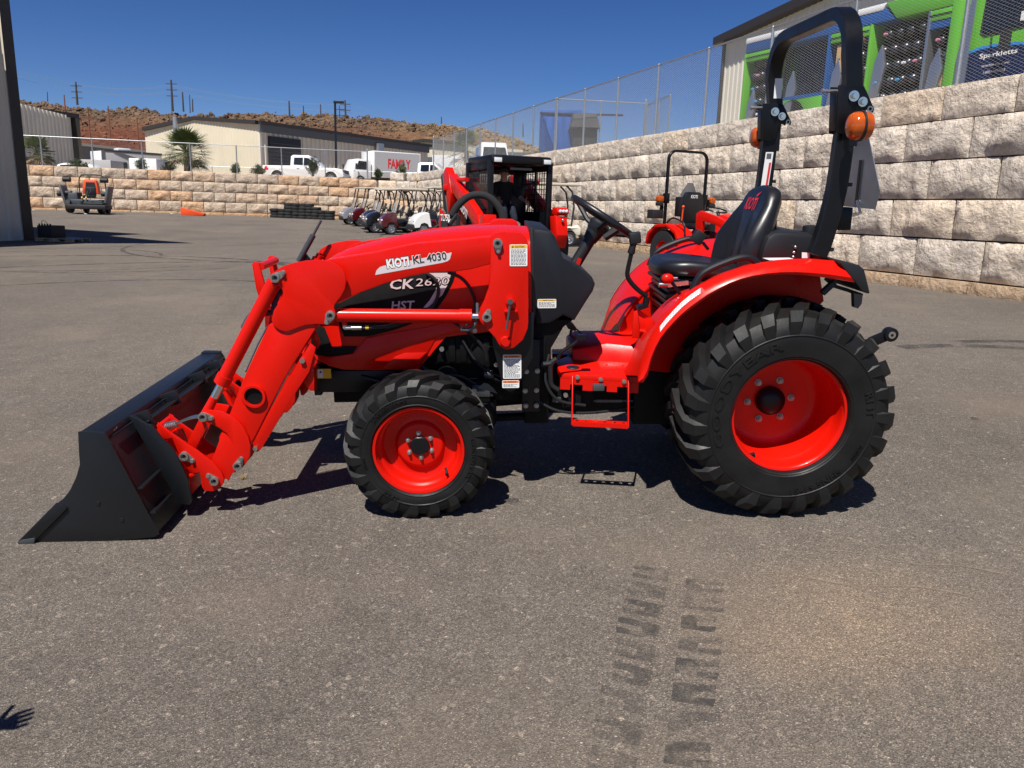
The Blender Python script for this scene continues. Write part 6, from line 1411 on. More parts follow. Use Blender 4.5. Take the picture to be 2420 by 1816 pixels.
for s,lx in ((-1,-.95),(1,1.0)):
    MB().obox((lx+s*.10,-.7,.92),(.06,.40,.50),Euler((0,s*.22,0)).to_matrix()).build('wing_deck', M['grey_panel'], mw, bevel=.03)
    for z0 in (1.02,1.72): MB().cyl((lx-s*.05-.18,-.75,z0),(lx-s*.05+.18,-.75,z0),.13,n=14).build('wing_roller', M['dark_trim'], mw)
MB().cyl((-1.42,-.7,.98),(-1.28,-.7,.98),.15,n=14).build('wing_roller', M['dark_trim'], mw)
for x0 in (-.78,.78): wheel(mw,x0,-1.1,.36,.36,.26,.20,M['white_decal']).matrix_local = TRS((x0,-.95,.36),R(90 if x0>0 else -90))
for x0 in (-.55,.55): wheel(mw,x0,.6,.28,.28,.2,.15,M['steel_dark']).matrix_local = TRS((x0,.6,.28),R(90 if x0>0 else -90))
for x0 in (.05,.25): MB().ball((x0-.12,-1.15,.80),(.05,.04,.06)).build('marker_lamp', M['yellow_decal'], mw)
# orange discharge chute lying by the wall
q = (-18.55,45.9); ch = MB(Matrix.Translation((q[0],q[1],gz(*q)))); ch.loft([[(-.62,-.3,.0),(-.62,.3,.0),(-.62,.3,.40),(-.62,-.3,.46)],[(.62,-.22,.0),(.62,.2,.0),(.66,.2,.12),(.70,-.22,.14)]])
o = ch.build('discharge_chute', M['orange_paint'], bevel=.03); tag(o, 'orange plastic wedge shaped chute lying on ground beside back wall', 'chute')
# pallet and black crate at the corner of the near building
pm = Matrix.Translation((-13.85,24.25,gz(-13.85,24.25))) @ Matrix.Rotation(R(-12),4,'Z') @ Matrix.Scale(.70,4)
pa = empty('wooden_pallet', pm); tag(pa, 'worn wooden pallet on the ground at the metal building corner', 'pallet')
for i in range(6): MB().box(-.95,.95,-.55+.19*i,-.42+.19*i,.12,.145).build('deck_board', M['wood'], pa)
for yy in (-.52,0,.45): MB().box(-.95,-.55,yy,yy+.09,.02,.12).box(-.25,.25,yy,yy+.09,.02,.12).box(.55,.95,yy,yy+.09,.02,.12).build('bearer', M['wood'], pa); MB().box(-.95,.95,yy,yy+.10,.0,.02).build('bottom_board', M['wood'], pa)
cr = empty('battery_crate', pm @ Matrix.Translation((-.55,0,.145))); tag(cr, 'black crate with upright posts standing on the wooden pallet', 'crate')
MB().box(-.36,.36,-.4,.4,0,.52).build('crate_body', M['dark_trim'], cr, bevel=.02)
for i in range(5): MB().cyl((-.28+.14*i,-.34,.52),(-.28+.14*i,-.34,.60),.035,n=8).build('crate_knob', M['dark_trim'], cr)
MB().tube(spline([(-.34,-.1,.52),(-.36,-.1,.68),(-.2,-.1,.70),(-.05,-.1,.54)],4),.012,6).build('crate_handle', M['dark_trim'], cr)
o = MB(pm).obox((.35,.05,.155),(.45,.30,.006),Euler((.02,.03,.2)).to_matrix()).build('plastic_wrap', M['steel_dark']); tag(o, 'crumpled dark plastic sheet lying on the wooden pallet', 'sheet')
# ---- people: a skinned figure from joints (one continuous body), clothes as its children
def skin_mesh(verts, edges, radii, root=0, sub=1):
    me = bpy.data.meshes.new('figure'); me.from_pydata([tuple(v) for v in verts], edges, [])
    o = bpy.data.objects.new('figure', me); COL.objects.link(o)
    o.modifiers.new('skin','SKIN'); s = o.modifiers.new('sub','SUBSURF'); s.levels = sub; s.render_levels = sub
    sv = me.skin_vertices[0].data
    for i,r in enumerate(radii): sv[i].radius = (r,r) if not isinstance(r,tuple) else r; sv[i].use_root = (i==root)
    bpy.context.view_layer.update()
    out = bpy.data.meshes.new_from_object(o.evaluated_get(bpy.context.evaluated_depsgraph_get()))
    bpy.data.objects.remove(o); bpy.data.meshes.remove(me)
    out.polygons.foreach_set('use_smooth',[True]*len(out.polygons)); return out
def hand_chain(wrist, d, side, curl=.35, palm_n=Vector((0,0,-1))):
    """vertices and edges for palm, four fingers and a thumb growing from the wrist along d"""
    d = d.normalized(); side = (side-d*side.dot(d)).normalized(); n = d.cross(side)
    V = [wrist+d*.04, wrist+d*.085]; E_ = [(0,1)]; Rr = [.024,.026]
    for k,(off,ln) in enumerate(((.033,.070),(.011,.080),(-.011,.075),(-.033,.058))):
        a = wrist+d*.095+side*off; V.append(a); E_.append((1,len(V)-1)); Rr.append(.010)
        dd = d.copy(); p = a
        for j,f in enumerate((.45,.32,.23)):
            dd = (dd-n*curl*.45).normalized(); p = p+dd*ln*f; V.append(p); E_.append((len(V)-2,len(V)-1)); Rr.append(.0088-.0008*j)
    a = wrist+d*.045+side*.036; V.append(a); E_.append((0,len(V)-1)); Rr.append(.012)
    p = a
    for j in range(2): p = p+(d*.6+side*.75).normalized()*.032; V.append(p); E_.append((len(V)-2,len(V)-1)); Rr.append(.0095)
    return V,E_,Rr
def person(label, J, group=None, hair='dark_trim', shirt='shirt', M4=None):
    """J: joint name -> world point"""
    J = {k:Vector(v) for k,v in J.items()}
    o = empty('person', Matrix.Translation(J['root'])); tag(o, label, 'person', group); inv = Matrix.Translation(-J['root'])
    names = ['pelvis','belly','chest','neck','head','crown','hipL','kneeL','ankleL','toeL','hipR','kneeR','ankleR','toeR','shL','elL','wrL','shR','elR','wrR']
    V = [J[k]-J['root'] for k in names]; ix = {k:i for i,k in enumerate(names)}
    E_ = [(ix[a],ix[b]) for a,b in (('pelvis','belly'),('belly','chest'),('chest','neck'),('neck','head'),('head','crown'),('pelvis','hipL'),('hipL','kneeL'),('kneeL','ankleL'),('ankleL','toeL'),('pelvis','hipR'),('hipR','kneeR'),('kneeR','ankleR'),('ankleR','toeR'),('chest','shL'),('shL','elL'),('elL','wrL'),('chest','shR'),('shR','elR'),('elR','wrR'))]
    Rr = [.13,.125,.14,.055,.085,.07,.095,.062,.042,.035,.095,.062,.042,.035,.062,.045,.028,.062,.045,.028]
    for s in 'LR':
        w = J['wr'+s]-J['root']; d = (J['wr'+s]-J['el'+s]); sd_ = J.get('thumb'+s,Vector((0,0,1)))
        hv,he,hr = hand_chain(w,d,sd_,J['curl'].x if 'curl' in J else .35)
        b = len(V); V += hv; E_ += [(ix['wr'+s],b)]+[(b+i,b+j) for i,j in he]; Rr += hr
    link('body', skin_mesh(V,E_,Rr), M['skin'], o)
    def part(keys, links, rad, name, m):
        k = {q:i for i,q in enumerate(keys)}; link(name, skin_mesh([J[q]-J['root'] for q in keys],[(k[a],k[b]) for a,b in links],rad), M[m], o)
    part(['pelvis','hipL','kneeL','ankleL','hipR','kneeR','ankleR'],[('pelvis','hipL'),('hipL','kneeL'),('kneeL','ankleL'),('pelvis','hipR'),('hipR','kneeR'),('kneeR','ankleR')],[.145,.11,.082,.066,.11,.082,.066],'jeans','denim')
    part(['pelvis','belly','chest','shL','elL','shR','elR','neck'],[('pelvis','belly'),('belly','chest'),('chest','shL'),('shL','elL'),('chest','shR'),('shR','elR'),('chest','neck')],[.15,.15,.165,.085,.068,.085,.068,.066],'shirt',shirt)
    for s in 'LR': part(['ankle'+s,'toe'+s],[('ankle'+s,'toe'+s)],[.060,.048],'boot','boot')
    h = J['head']-J['root']; c = J['crown']-J['root']; f = J['face'].normalized(); u = (c-h).normalized(); sx = u.cross(f).normalized()
    hd = MB(); hd.ball(c-f*.012+u*.012,(.088,.095,.075),14,8); hd.build('hair', M[hair], o)
    for s in (-1,1):
        MB().ball(h+u*.045+f*.083+sx*s*.032,.011,8,6).build('eye', M['white_decal'], o)
        MB().ball(h+u*.03+sx*s*.088,(.015,.02,.03),8,6).build('ear', M['skin'], o)
    MB().bar(h+u*.035+f*.085,h+f*.102+u*.005,.022,.03).build('nose', M['skin'], o, bevel=.006)
    MB().bar(h-u*.03+f*.082-sx*.022,h-u*.03+f*.082+sx*.022,.010,.008).build('mouth', M['red_dull'], o)
    return o

# ---- compact track loader facing the camera
cx,cy = -.20,15.9; gzl = gz(cx,cy)
TL = empty('track_loader', Matrix.Translation((cx,cy,gzl)) @ Matrix.Rotation(R(22),4,'Z')); tag(TL, 'red and black compact track loader with open cab behind the tractor bonnet', 'track loader')
zt = 2.40-gzl; KP = M['black_paint']
rp_ = [(-.60,-.66),(.60,-.66),(.60,.62),(-.60,.62)]
MB().prism_z([(-.62,-.74),(.62,-.74),(.62,.66),(-.62,.66)],zt-.16,zt).build('cab_roof', KP, TL, bevel=.05)
for x,y in rp_: MB().box(x-.05,x+.05,y-.05,y+.05,.62,zt-.1).build('cab_post', KP, TL, bevel=.012)
MB().box(-.60,.60,-.68,.62,.55,.68).build('cab_floor', KP, TL, bevel=.02)
for s in (-1,1):
    sd_ = MB(); sd_.box(s*.60-.02,s*.60+.02,-.62,.58,.66,1.02); sd_.box(s*.60-.02,s*.60+.02,-.02,.02,1.0,zt-.14); sd_.box(s*.60-.02,s*.60+.02,-.62,.58,zt-.26,zt-.14)
    sd_.build('side_frame', KP, TL, bevel=.006)
    g = MB()
    for k in range(11): y = -.58+.115*k; g.box(s*.585-.006,s*.585+.006,y-.006,y+.006,1.02,zt-.26)
    for k in range(9): z = 1.05+.10*k; g.box(s*.585-.006,s*.585+.006,-.6,.56,z-.006,z+.006)
    o = g.build('guard_mesh', KP, TL, smooth=0, fixn=False); o['kind'] = 'stuff'
    if s<0: MB().box(-.632,-.626,-.56,.5,1.05,zt-.3).build('side_window', M['glass'], TL)
MB().box(-.55,-.40,.58,.62,.66,zt-.14).box(.36,.55,.58,.62,.66,zt-.14).box(-.45,.4,.58,.62,.66,1.15).box(-.5,.5,.58,.62,zt-.30,zt-.14).build('rear_frame', KP, TL, bevel=.03)
MB().prism(rounded(-.42,.38,1.15,zt-.3,.10,5),.595,.60).build('rear_window', M['glass'], TL)
MB().prism(rounded(-.12,.50,.72,1.5,.06,3),.30,.42).box(-.25,.25,.0,.36,.75,.92).build('operator_seat', M['vinyl'], TL, bevel=.03)
for s in (-1,1):
    MB().box(s*.50-.09,s*.50+.09,-.78,-.72,zt-.15,zt-.04).build('work_lamp_housing', M['dark_trim'], TL, bevel=.012); MB().box(s*.50-.075,s*.50+.075,-.79,-.78,zt-.135,zt-.055).build('work_lamp', M['lamp_glass'], TL, bevel=.01)
MB().box(-.22,.22,-.70,-.64,zt-.26,zt-.22).tube(spline([(-.2,-.66,zt-.22),(0,-.68,zt-.15),(.2,-.66,zt-.22)],4),.008).build('wiper', M['dark_trim'], TL)
# body, tracks and arms
MB().box(-.62,.62,.62,1.75,.45,1.55).build('engine_hood', M['red'], TL, bevel=.08)
MB().box(-.60,.60,1.70,1.80,.6,1.40).build('rear_grille', M['dark_trim'], TL, bevel=.02)
for s in (-1,1):
    MB().loft([[(s*.62,y,z) for y,z in rounded(-.85,1.55,.0,.72,.30,6)],[(s*.98,y,z) for y,z in rounded(-.85,1.55,.0,.72,.30,6)]]).build('rubber_track', M['tyre_black'], TL, smooth=30)
    for y in (-.5,.35,1.2): MB().cyl((s*.985,y,.30),(s*.96,y,.30),.19,n=18).build('track_roller', M['steel_dark'], TL)
    def pz(poly,x0,x1,name,m):
        n_ = len(poly); MB().add([(x0,y,z) for y,z in poly]+[(x1,y,z) for y,z in poly],[tuple(range(n_)),tuple(range(2*n_-1,n_-1,-1))]+[(i,(i+1)%n_,n_+(i+1)%n_,n_+i) for i in range(n_)]).build(name,m,TL,bevel=.012)
    a0,a1 = s*.68,s*.84
    pz([(1.45,1.05),(1.62,1.75),(1.42,1.88),(1.18,1.70),(1.02,1.35),(1.15,.95)],a0,a1,'arm_tower',M['red'])
    pz([(1.50,1.02),(1.70,1.70),(1.62,1.76),(1.30,1.15),(1.2,.9)],a0-s*.02,a1+s*.02,'tower_cover',M['dark_trim'])
    pz([(1.30,1.62),(1.10,1.74),(-.55,.98),(-.95,.55),(-.85,.35),(-.60,.50),(-.25,.82),(.9,1.33)],a0+s*.01,a1-s*.01,'lift_arm',M['red'])
    MB().cyl((s*.76,1.25,1.62),(s*.76,.25,1.60),.045,n=12).build('arm_cylinder', M['red'], TL)
    pz([(-.75,.95),(-1.02,.95),(-1.10,.60),(-1.0,.35),(-.85,.40),(-.80,.70)],s*.60,s*.84,'arm_front',M['red'])
    if s<0: continue
    pz([(-.80,1.12),(-1.02,1.10),(-1.06,1.02),(-.98,.96),(-.78,.98)],s*.62,s*.86,'lamp_pod',M['red'])
    for k in range(3): MB().ball((s*(.68+.065*k),-1.055,1.045),(.033,.02,.033),10,6).build('pod_lamp', M['lamp_glass'], TL)
    MB().ball((s*.72,-1.08,.88),(.03,.03,.03),8,6).build('pod_coupling', M['chrome'], TL)
MB().box(-.9,.9,1.30,1.42,1.40,1.52).build('arm_crossbar', M['red'], TL, bevel=.02)
lm = Matrix.Translation((-.832,.42,1.02)) @ Matrix(((0,0,-1,0),(-1,0,0,0),(0,1,0,0),(0,0,0,1))) @ Matrix.Rotation(R(-24),4,'Z')
lettering('arm_lettering','KIOTI',M['white_decal'],TL,lm,1,height=.17,width=.44,bold=.03,extrude=.002)
# padded hose loop and hoses in front
hl = [(-1.146,14.2,1.281),(-1.056,14.2,1.441),(-0.897,14.2,1.591),(-0.737,14.2,1.647),(-0.553,14.2,1.634),(-0.39,14.2,1.527),(-0.271,14.2,1.35),(-0.219,14.2,1.125)]; inv = TL.matrix_world.inverted()
MB(inv).tube(spline(hl,5),.066,12).build('hose_sleeve', M['shirt'], TL); MB(inv).tube([(-1.089,14.2,1.328),(-1.307,14.2,1.164),(-1.537,14.2,0.987)],.035,8).build('hydraulic_hose', M['black_plastic'], TL); MB(inv).tube([(-1.047,14.1,1.307),(-1.183,14.1,1.124),(-1.319,14.1,0.962)],.035,8).build('hydraulic_hose', M['black_plastic'], TL)
MB(inv).tube([(-1.024,14.1,1.285),(-1.032,14.1,1.015)],.04,8).build('hydraulic_hose', M['black_plastic'], TL)
kn = [(-1.347,1.41),(-1.21,1.259),(-1.196,1.013),(-1.356,1.009)]; MB(inv).prism(kn,13.98,14.06).build('number_plate', M['red'], TL)
kn = [(-1.33,1.333),(-1.217,1.226),(-1.21,1.049),(-1.328,1.046)]; MB(inv).prism(kn,13.95,13.975).build('number_panel', M['dark_trim'], TL)
q = [(-1.329,13.9,1.185)][0]; lettering('model_lettering','TL750',M['white_decal'],TL,inv @ facing(q[0],13.945,q[2]),1,height=.12,width=.16,bold=.02)
# operator sitting inside
def tl(x,y,z): return TL.matrix_world @ Vector((x,y,z))
person('person in dark shirt, jeans and boots seated inside the loader cab', dict(root=tl(0,.1,.7),pelvis=tl(-.02,.10,1.02),belly=tl(-.02,.16,1.20),chest=tl(-.02,.18,1.42),neck=tl(-.02,.16,1.60),head=tl(-.02,.13,1.70),crown=tl(-.02,.14,1.80),face=(tl(0,-1,0)-tl(0,0,0)),
    hipL=tl(-.13,.06,1.02),kneeL=tl(-.22,-.36,1.14),ankleL=tl(-.20,-.44,.80),toeL=tl(-.21,-.60,.745),hipR=tl(.09,.06,1.02),kneeR=tl(-.04,-.34,1.10),ankleR=tl(.02,-.44,.80),toeR=tl(.04,-.60,.745),
    shL=tl(-.20,.17,1.50),elL=tl(-.30,-.02,1.28),wrL=tl(-.28,-.24,1.22),shR=tl(.16,.17,1.50),elR=tl(.28,-.02,1.28),wrR=tl(.28,-.24,1.22)))
# another person beside the photographer, outside the frame: the shadow of one hand reaches into the picture
gp_ = gz(-2.17,1.24); P_ = lambda x,y,z: Vector((x+.085,y+.04,z+gp_))
person('person standing left of the photographer, arm held out', dict(root=P_(-2.25,1.2,0),pelvis=P_(-2.3,1.18,.95),belly=P_(-2.3,1.18,1.12),chest=P_(-2.3,1.18,1.34),neck=P_(-2.29,1.19,1.52),head=P_(-2.27,1.22,1.63),crown=P_(-2.28,1.20,1.73),face=Vector((.6,.8,0)),
    hipL=P_(-2.36,1.25,.92),kneeL=P_(-2.36,1.27,.50),ankleL=P_(-2.37,1.24,.09),toeL=P_(-2.30,1.38,.045),hipR=P_(-2.22,1.12,.92),kneeR=P_(-2.21,1.13,.50),ankleR=P_(-2.22,1.09,.09),toeR=P_(-2.12,1.21,.045),
    shL=P_(-2.42,1.32,1.43),elL=P_(-2.46,1.38,1.14),wrL=P_(-2.40,1.46,.90),shR=P_(-2.18,1.05,1.43),elR=P_(-2.02,1.17,1.18),wrR=P_(-1.80,1.38,1.06),curl=Vector((.12,0,0)),thumbR=Vector((-.5,.8,.3))))

# ---- second tractor behind, facing right
c2 = Vector((3.30,14.7,0)); c2.z = gz(c2.x,c2.y)
T2 = empty('compact_tractor', Matrix.Translation(c2) @ Matrix.Rotation(R(26),4,'Z') @ Matrix.Scale(.88,4)); tag(T2, 'smaller red tractor with black roll bar parked behind against the right wall', 'tractor')
Z2 = 2.48
pp = [(-.5,.42,.9),(-.5,.42,Z2-.2)]+[(-.5+.18-.18*math.cos(R(15*k)),.42,Z2-.18+.18*math.sin(R(15*k))) for k in range(1,7)]
MB().tube(pp+[(-x,y,z) for x,y,z in pp[::-1]],1,sec=[(a*.06,b*.05) for a,b in SEC],upv=(0,1,0)).build('roll_bar', KP, T2, smooth=30)
for s in (-1,1):
    MB().box(s*.5-.05,s*.5+.05,.36,.48,1.42,1.62).build('roll_bar_hinge', KP, T2, bevel=.01)
    MB().box(s*.60-.02,s*.60+.02,.38,.46,1.28,1.52).build('lamp_bracket', KP, T2)
    MB().prism(rounded(s*.68-.065,s*.68+.065,1.44,1.56,.03,3),.33,.45).build('amber_lens', M['amber'], T2, bevel=.01); MB().prism(rounded(s*.68-.065,s*.68+.065,1.36,1.44,.03,3),.33,.45).build('lamp_base', M['dark_trim'], T2, bevel=.01)
    wheel(T2,s*.58,.15,.44,.44,.30,.22,M['red']).matrix_local = TRS((s*.58,.15,.44),R(90) if s>0 else R(-90))
    wheel(T2,s*.55,-1.35,.30,.30,.2,.17,M['red']).matrix_local = TRS((s*.55,-1.35,.30),R(90) if s>0 else R(-90))
    fd = [(a,b-.14) for a,b in ((.72,.72),(.66,.95),(.40,1.12),(.0,1.14),(-.30,1.02),(-.46,.80),(-.50,.6),(-.44,.6),(-.28,.94),(0,1.08),(.38,1.06),(.6,.9),(.66,.7))]
    MB().loft([[(s*.36,y,z) for y,z in fd],[(s*.76,y,z) for y,z in fd]]).build('fender', M['red'], T2, bevel=.01)
    MB().tube(spline([(s*.6,-.42,.80),(s*.6,-.35,1.02),(s*.6,.0,1.12),(s*.6,.2,1.02)],4),.02,8).build('grab_handle', M['vinyl'], T2)
    # its own loader arms
    def pz2(poly,x0,x1,name,m):
        n_ = len(poly); MB().add([(x0,y,z) for y,z in poly]+[(x1,y,z) for y,z in poly],[tuple(range(n_)),tuple(range(2*n_-1,n_-1,-1))]+[(i,(i+1)%n_,n_+(i+1)%n_,n_+i) for i in range(n_)]).build(name,m,T2,bevel=.01)
    pz2([(-.62,.75),(-.60,1.22),(-.72,1.28),(-1.2,1.18),(-1.9,.95),(-2.4,.40),(-2.3,.34),(-1.85,.80),(-1.2,1.02),(-.80,1.08),(-.80,.70)],s*.42,s*.50,'loader_arm',M['red'])
MB().prism([(-.25,1.0),(-.28,1.25),(-.26,1.52),(-.18,1.66),(.18,1.66),(.26,1.52),(.28,1.25),(.25,1.0)],.12,.24).build('seat_back', M['vinyl'], T2, bevel=.04)
MB().box(-.25,.25,-.30,.15,.90,1.02).build('seat_cushion', M['vinyl'], T2, bevel=.04)
lettering('seat_lettering','KIOTI',M['white_decal'],T2,facing(-.09,.117,1.53),1,height=.07,width=.17,bold=.03,extrude=.001)
MB().prism([(-.04,1.62),(.14,1.86),(.28,1.86),(.46,1.50),(.40,1.30),(.1,1.30)],.55,.553).build('marker_plate', M['steel_plate'], T2)
MB().tube([(.0+.2*math.cos(2*PI*i/20),-.62+.19*math.sin(2*PI*i/20),1.30+.05*math.sin(2*PI*i/20)) for i in range(20)],.016,8,closed=True).build('steering_wheel', M['vinyl'], T2)
MB().cyl((0,-.85,.9),(0,-.64,1.28),.035).build('steering_column', M['dark_trim'], T2)
rg = []
for y,w,zt_2,zb_ in ((-.78,.27,1.20,.6),(-.95,.28,1.24,.6),(-1.3,.27,1.18,.58),(-1.7,.25,1.08,.55),(-1.85,.2,.98,.55)): rg.append([(-w,y,zb_),(-w,y,zt_2-.15),(-w*.7,y,zt_2-.03),(0,y,zt_2),(w*.7,y,zt_2-.03),(w,y,zt_2-.15),(w,y,zb_)])
MB().loft(rg[:2]).build('dash_cowl', M['cowl'], T2, smooth=40); MB().loft(rg[1:]).build('bonnet', M['red'], T2, smooth=40)
MB().box(-.3,.3,-1.8,.5,.40,.75).build('chassis', M['engine'], T2, bevel=.02); MB().box(-.72,.72,-.75,-.28,.5,.56).build('floor_plate', M['red'], T2, bevel=.02)
MB().box(-.86,-.60,.34,.56,1.10,1.28).build('tool_box', M['dark_trim'], T2, bevel=.01); MB().box(-.44,-.36,.02,.20,1.15,1.55).build('arm_rest', M['vinyl'], T2, bevel=.03); MB().cyl((-.42,-.05,1.0),(-.44,-.10,1.32),.016).ball((-.44,-.10,1.35),.03).build('loader_joystick', M['orange_paint'], T2)

# ------------------------------------------------------------------ vehicles on the back terrace
BT = 3.02
def pickup(label, x, y, rz, sc=1.0, z=BT):
    c = empty('pickup_truck', Matrix.Translation((x,y,z)) @ Matrix.Rotation(rz,4,'Z')); tag(c, label, 'pickup truck', 'white pickups on the back terrace')
    # front towards +X
    low = [(-2.9,.55),(-2.92,.78),(-2.90,1.18),(-.95,1.20),(-.9,1.16),(.75,1.12),(2.35,1.10),(2.72,1.02),(2.85,.80),(2.85,.50),(2.45,.45),(2.38,.70),(2.15,.92),(1.75,.92),(1.5,.70),(1.42,.45),(-1.32,.45),(-1.42,.70),(-1.68,.92),(-2.08,.92),(-2.3,.70),(-2.38,.5)]
    MB().prism(low,-.98,.98).build('body', M['white_paint'], c, bevel=.06)
    cab = [(-.95,1.18),(-.92,1.85),(-.75,1.95),(.35,1.93),(1.25,1.16),(1.25,1.10)]
    R0 = [(a,-.88 if b<1.3 else -.74,b) for a,b in cab]; R1 = [(a,-y_,b) for a,y_,b in R0]
    MB().loft([R0,R1]).build('cab', M['white_paint'], c, bevel=.05)
    for s in (-1,1):
        w1 = [(-.70,1.28),(-.68,1.76),(-.05,1.78),(-.05,1.26)]; w2 = [(.02,1.26),(.02,1.78),(.32,1.76),(.98,1.24)]
        for w in (w1,w2):
            P = [(a,s*(.885-.14*(b-1.2)/.7+.012),b) for a,b in w]; Q = [(a,y_-s*.02,b) for a,y_,b in P]; MB().loft([P,Q]).build('side_window', M['glass_dark'], c)
        MB().obox((.95,s*1.06,1.30),(.07,.10,.11)).build('mirror', M['dark_trim'], c, bevel=.02)
        for xx in (-1.88,1.95): wheel(c,xx,s*.84,.40,.40,.26,.26,M['alloy'],s>0)
        MB().box(-2.93,-2.86,s*.88-.08,s*.88+.08,.80,1.12).build('tail_lamp', M['red_print'], c, bevel=.01)
        MB().prism(arc(-1.88,.42,.52,0,180,10)+arc(-1.88,.42,.46,180,0,10),s*.98-.012,s*.98+.012).build('wheel_arch', M['white_paint'], c); MB().prism(arc(1.95,.42,.52,0,180,10)+arc(1.95,.42,.46,180,0,10),s*.98-.012,s*.98+.012).build('wheel_arch', M['white_paint'], c)
        MB().box(.25,.42,s*.99-.01,s*.99+.01,1.0,1.03).box(-.45,-.28,s*.99-.01,s*.99+.01,1.0,1.03).build('door_handle', M['dark_trim'], c)
    MB().box(-2.8,-1.0,-.85,.85,1.10,1.205).build('bed', M['dark_trim'], c)
    MB().prism([(2.78,.75),(2.88,.75),(2.86,1.0),(2.72,1.02)],-.6,.6).build('grille', M['dark_trim'], c); MB().box(2.7,2.95,-.95,.95,.45,.65).build('front_bumper', M['alloy'], c, bevel=.03)
    for s in (-1,1): MB().box(2.66,2.80,s*.78-.14,s*.78+.14,.82,1.02).build('headlamp', M['lamp_glass'], c, bevel=.02)
    c.scale = (sc,sc,sc); return c
p1 = pickup('white crew-cab pickup with red tail lamp in front of dark roller door', -15.15,58.2,R(-2), z=2.80)
q = [(-17.545,57.2,3.935),(-17.246,57.2,3.605)]; l_ = MB(); 
pp1 = p1.matrix_world.inverted()
MB().prism([(-2.80,.92),(-2.72,1.12),(-2.55,1.12),(-2.58,1.02),(-2.48,1.02),(-2.52,.86),(-2.72,.86)],-.992,-.984).build('bed_sticker', M['red_print'], p1)
pickup('white pickup half hidden behind the end of the right wall', -6.5,61.5,R(-8), z=2.72)
# box truck with a name on its side
bt = empty('box_truck', Matrix.Translation((-11.5,68.5,2.95)) @ Matrix.Rotation(R(196),4,'Z')); tag(bt, 'white cab-over box truck with red FAMILY lettering on grey side', 'box truck')
# front of the truck towards +X of its own frame (it points left in the picture)
bt.matrix_world = Matrix.Translation((-12.7,67.6,2.95)) @ Matrix.Rotation(R(215),4,'Z')
MB().box(-4.5,-.15,-1.2,1.2,.75,2.85).build('cargo_box', M['white_paint'], bt, bevel=.03)
MB().box(-4.4,-.25,1.202,1.215,.85,2.78).build('side_panel', M['rv_grey'], bt)
MB().prism([(.0,.45),(.0,2.1),(1.15,2.15),(1.55,1.35),(1.62,.45)],-1.05,1.05).build('cab', M['white_paint'], bt, bevel=.06)
MB().add([(1.18,-.92,2.02),(1.18,.92,2.02),(1.535,.95,1.38),(1.535,-.95,1.38)],[(0,1,2,3)]).build('windscreen', M['glass_dark'], bt, smooth=0)
for s in (-1,1):
    MB().prism([(.3,1.3),(.3,1.95),(1.08,1.98),(1.38,1.32)],s*1.055-.004,s*1.055+.004).build('side_window', M['glass_dark'], bt)
    for xx in (.95,-3.3): wheel(bt,xx,s*.95,.42,.42,.26,.25,M['alloy'],s>0)
    MB().bar((1.3,s*1.05,1.5),(1.45,s*1.35,1.55),.02,.02).box(1.4,1.48,s*1.35-.1,s*1.35+.1,1.3,1.75).build('mirror', M['dark_trim'], bt)
MB().box(-4.4,1.3,-.5,.5,.45,.75).build('chassis', M['dark_trim'], bt)
lf = Matrix(((-1,0,0,0),(0,0,1,0),(0,1,0,0),(0,0,0,1)))
lettering('side_lettering','FAMILY',M['red_print'],bt,Matrix.Translation((-1.45,1.222,1.50)) @ lf,1,height=.78,width=2.1,bold=.035,extrude=.003)
# white box trailer and lorry boxes behind the second pickup
o = MB(Matrix.Translation((-6.2,72,2.95))).box(-1.3,1.6,-1.2,1.2,.8,2.9).box(-1.2,1.5,-1,1,.4,.8).build('box_trailer', M['white_paint'], bevel=.04); tag(o, 'small white box trailer behind the half hidden pickup', 'trailer')
o = MB(Matrix.Translation((-3.6,80,2.95))).box(-1.9,1.9,-1.2,1.2,.5,2.7).box(-1.8,1.8,-1,1,.2,.5).build('box_trailer', M['white_paint'], bevel=.04); tag(o, 'wide white box trailer in front of cream building doors', 'trailer')
# travel trailer
rv = empty('travel_trailer', Matrix.Translation((-30.4,68,2.9)) @ Matrix.Rotation(R(215),4,'Z')); tag(rv, 'grey and white travel trailer with white nose below the red slope', 'travel trailer')
rv.matrix_world = Matrix.Translation((-38.9,74.8,2.45)) @ Matrix.Rotation(R(50),4,'Z')
MB().box(0,5.6,-1.2,1.2,.7,3.25).build('body', M['rv_grey'], rv, bevel=.08)
MB().box(-.06,.0,-1.15,1.15,1.35,3.15).prism([(-.9,.7),(-.9,1.25),(0,1.45),(0,.7)],-1.1,1.1).build('front_cap', M['white_paint'], rv, bevel=.05)
MB().box(-.02,5.62,-1.225,1.225,3.1,3.28).build('roof_edge', M['dark_trim'], rv, bevel=.03)
MB().box(-.03,.25,-1.23,-1.20,.7,3.2).box(-.03,5.6,-1.235,-1.20,.7,1.15).prism([(1.0,3.1),(2.2,2.6),(5.5,1.9),(5.6,1.9),(5.6,2.2),(5.0,2.25),(2.4,2.9),(1.6,3.1)],-1.24,-1.20).build('side_stripe', M['grey_panel'], rv)
MB().box(.9,2.2,-1.245,-1.20,1.55,2.25).build('side_window', M['glass_dark'], rv, bevel=.02); MB().box(3.2,4.2,-1.245,-1.20,.9,2.75).build('entry_door', M['white_paint'], rv, bevel=.05); MB().box(3.45,3.95,-1.255,-1.24,1.6,2.5).build('door_window', M['glass_dark'], rv)
MB().box(1.8,3.0,-.5,.5,3.28,3.55).build('roof_unit', M['white_paint'], rv, bevel=.08)
for xx in (2.6,4.6): wheel(rv,xx,-1.05,.38,.38,.22,.22,M['alloy'])
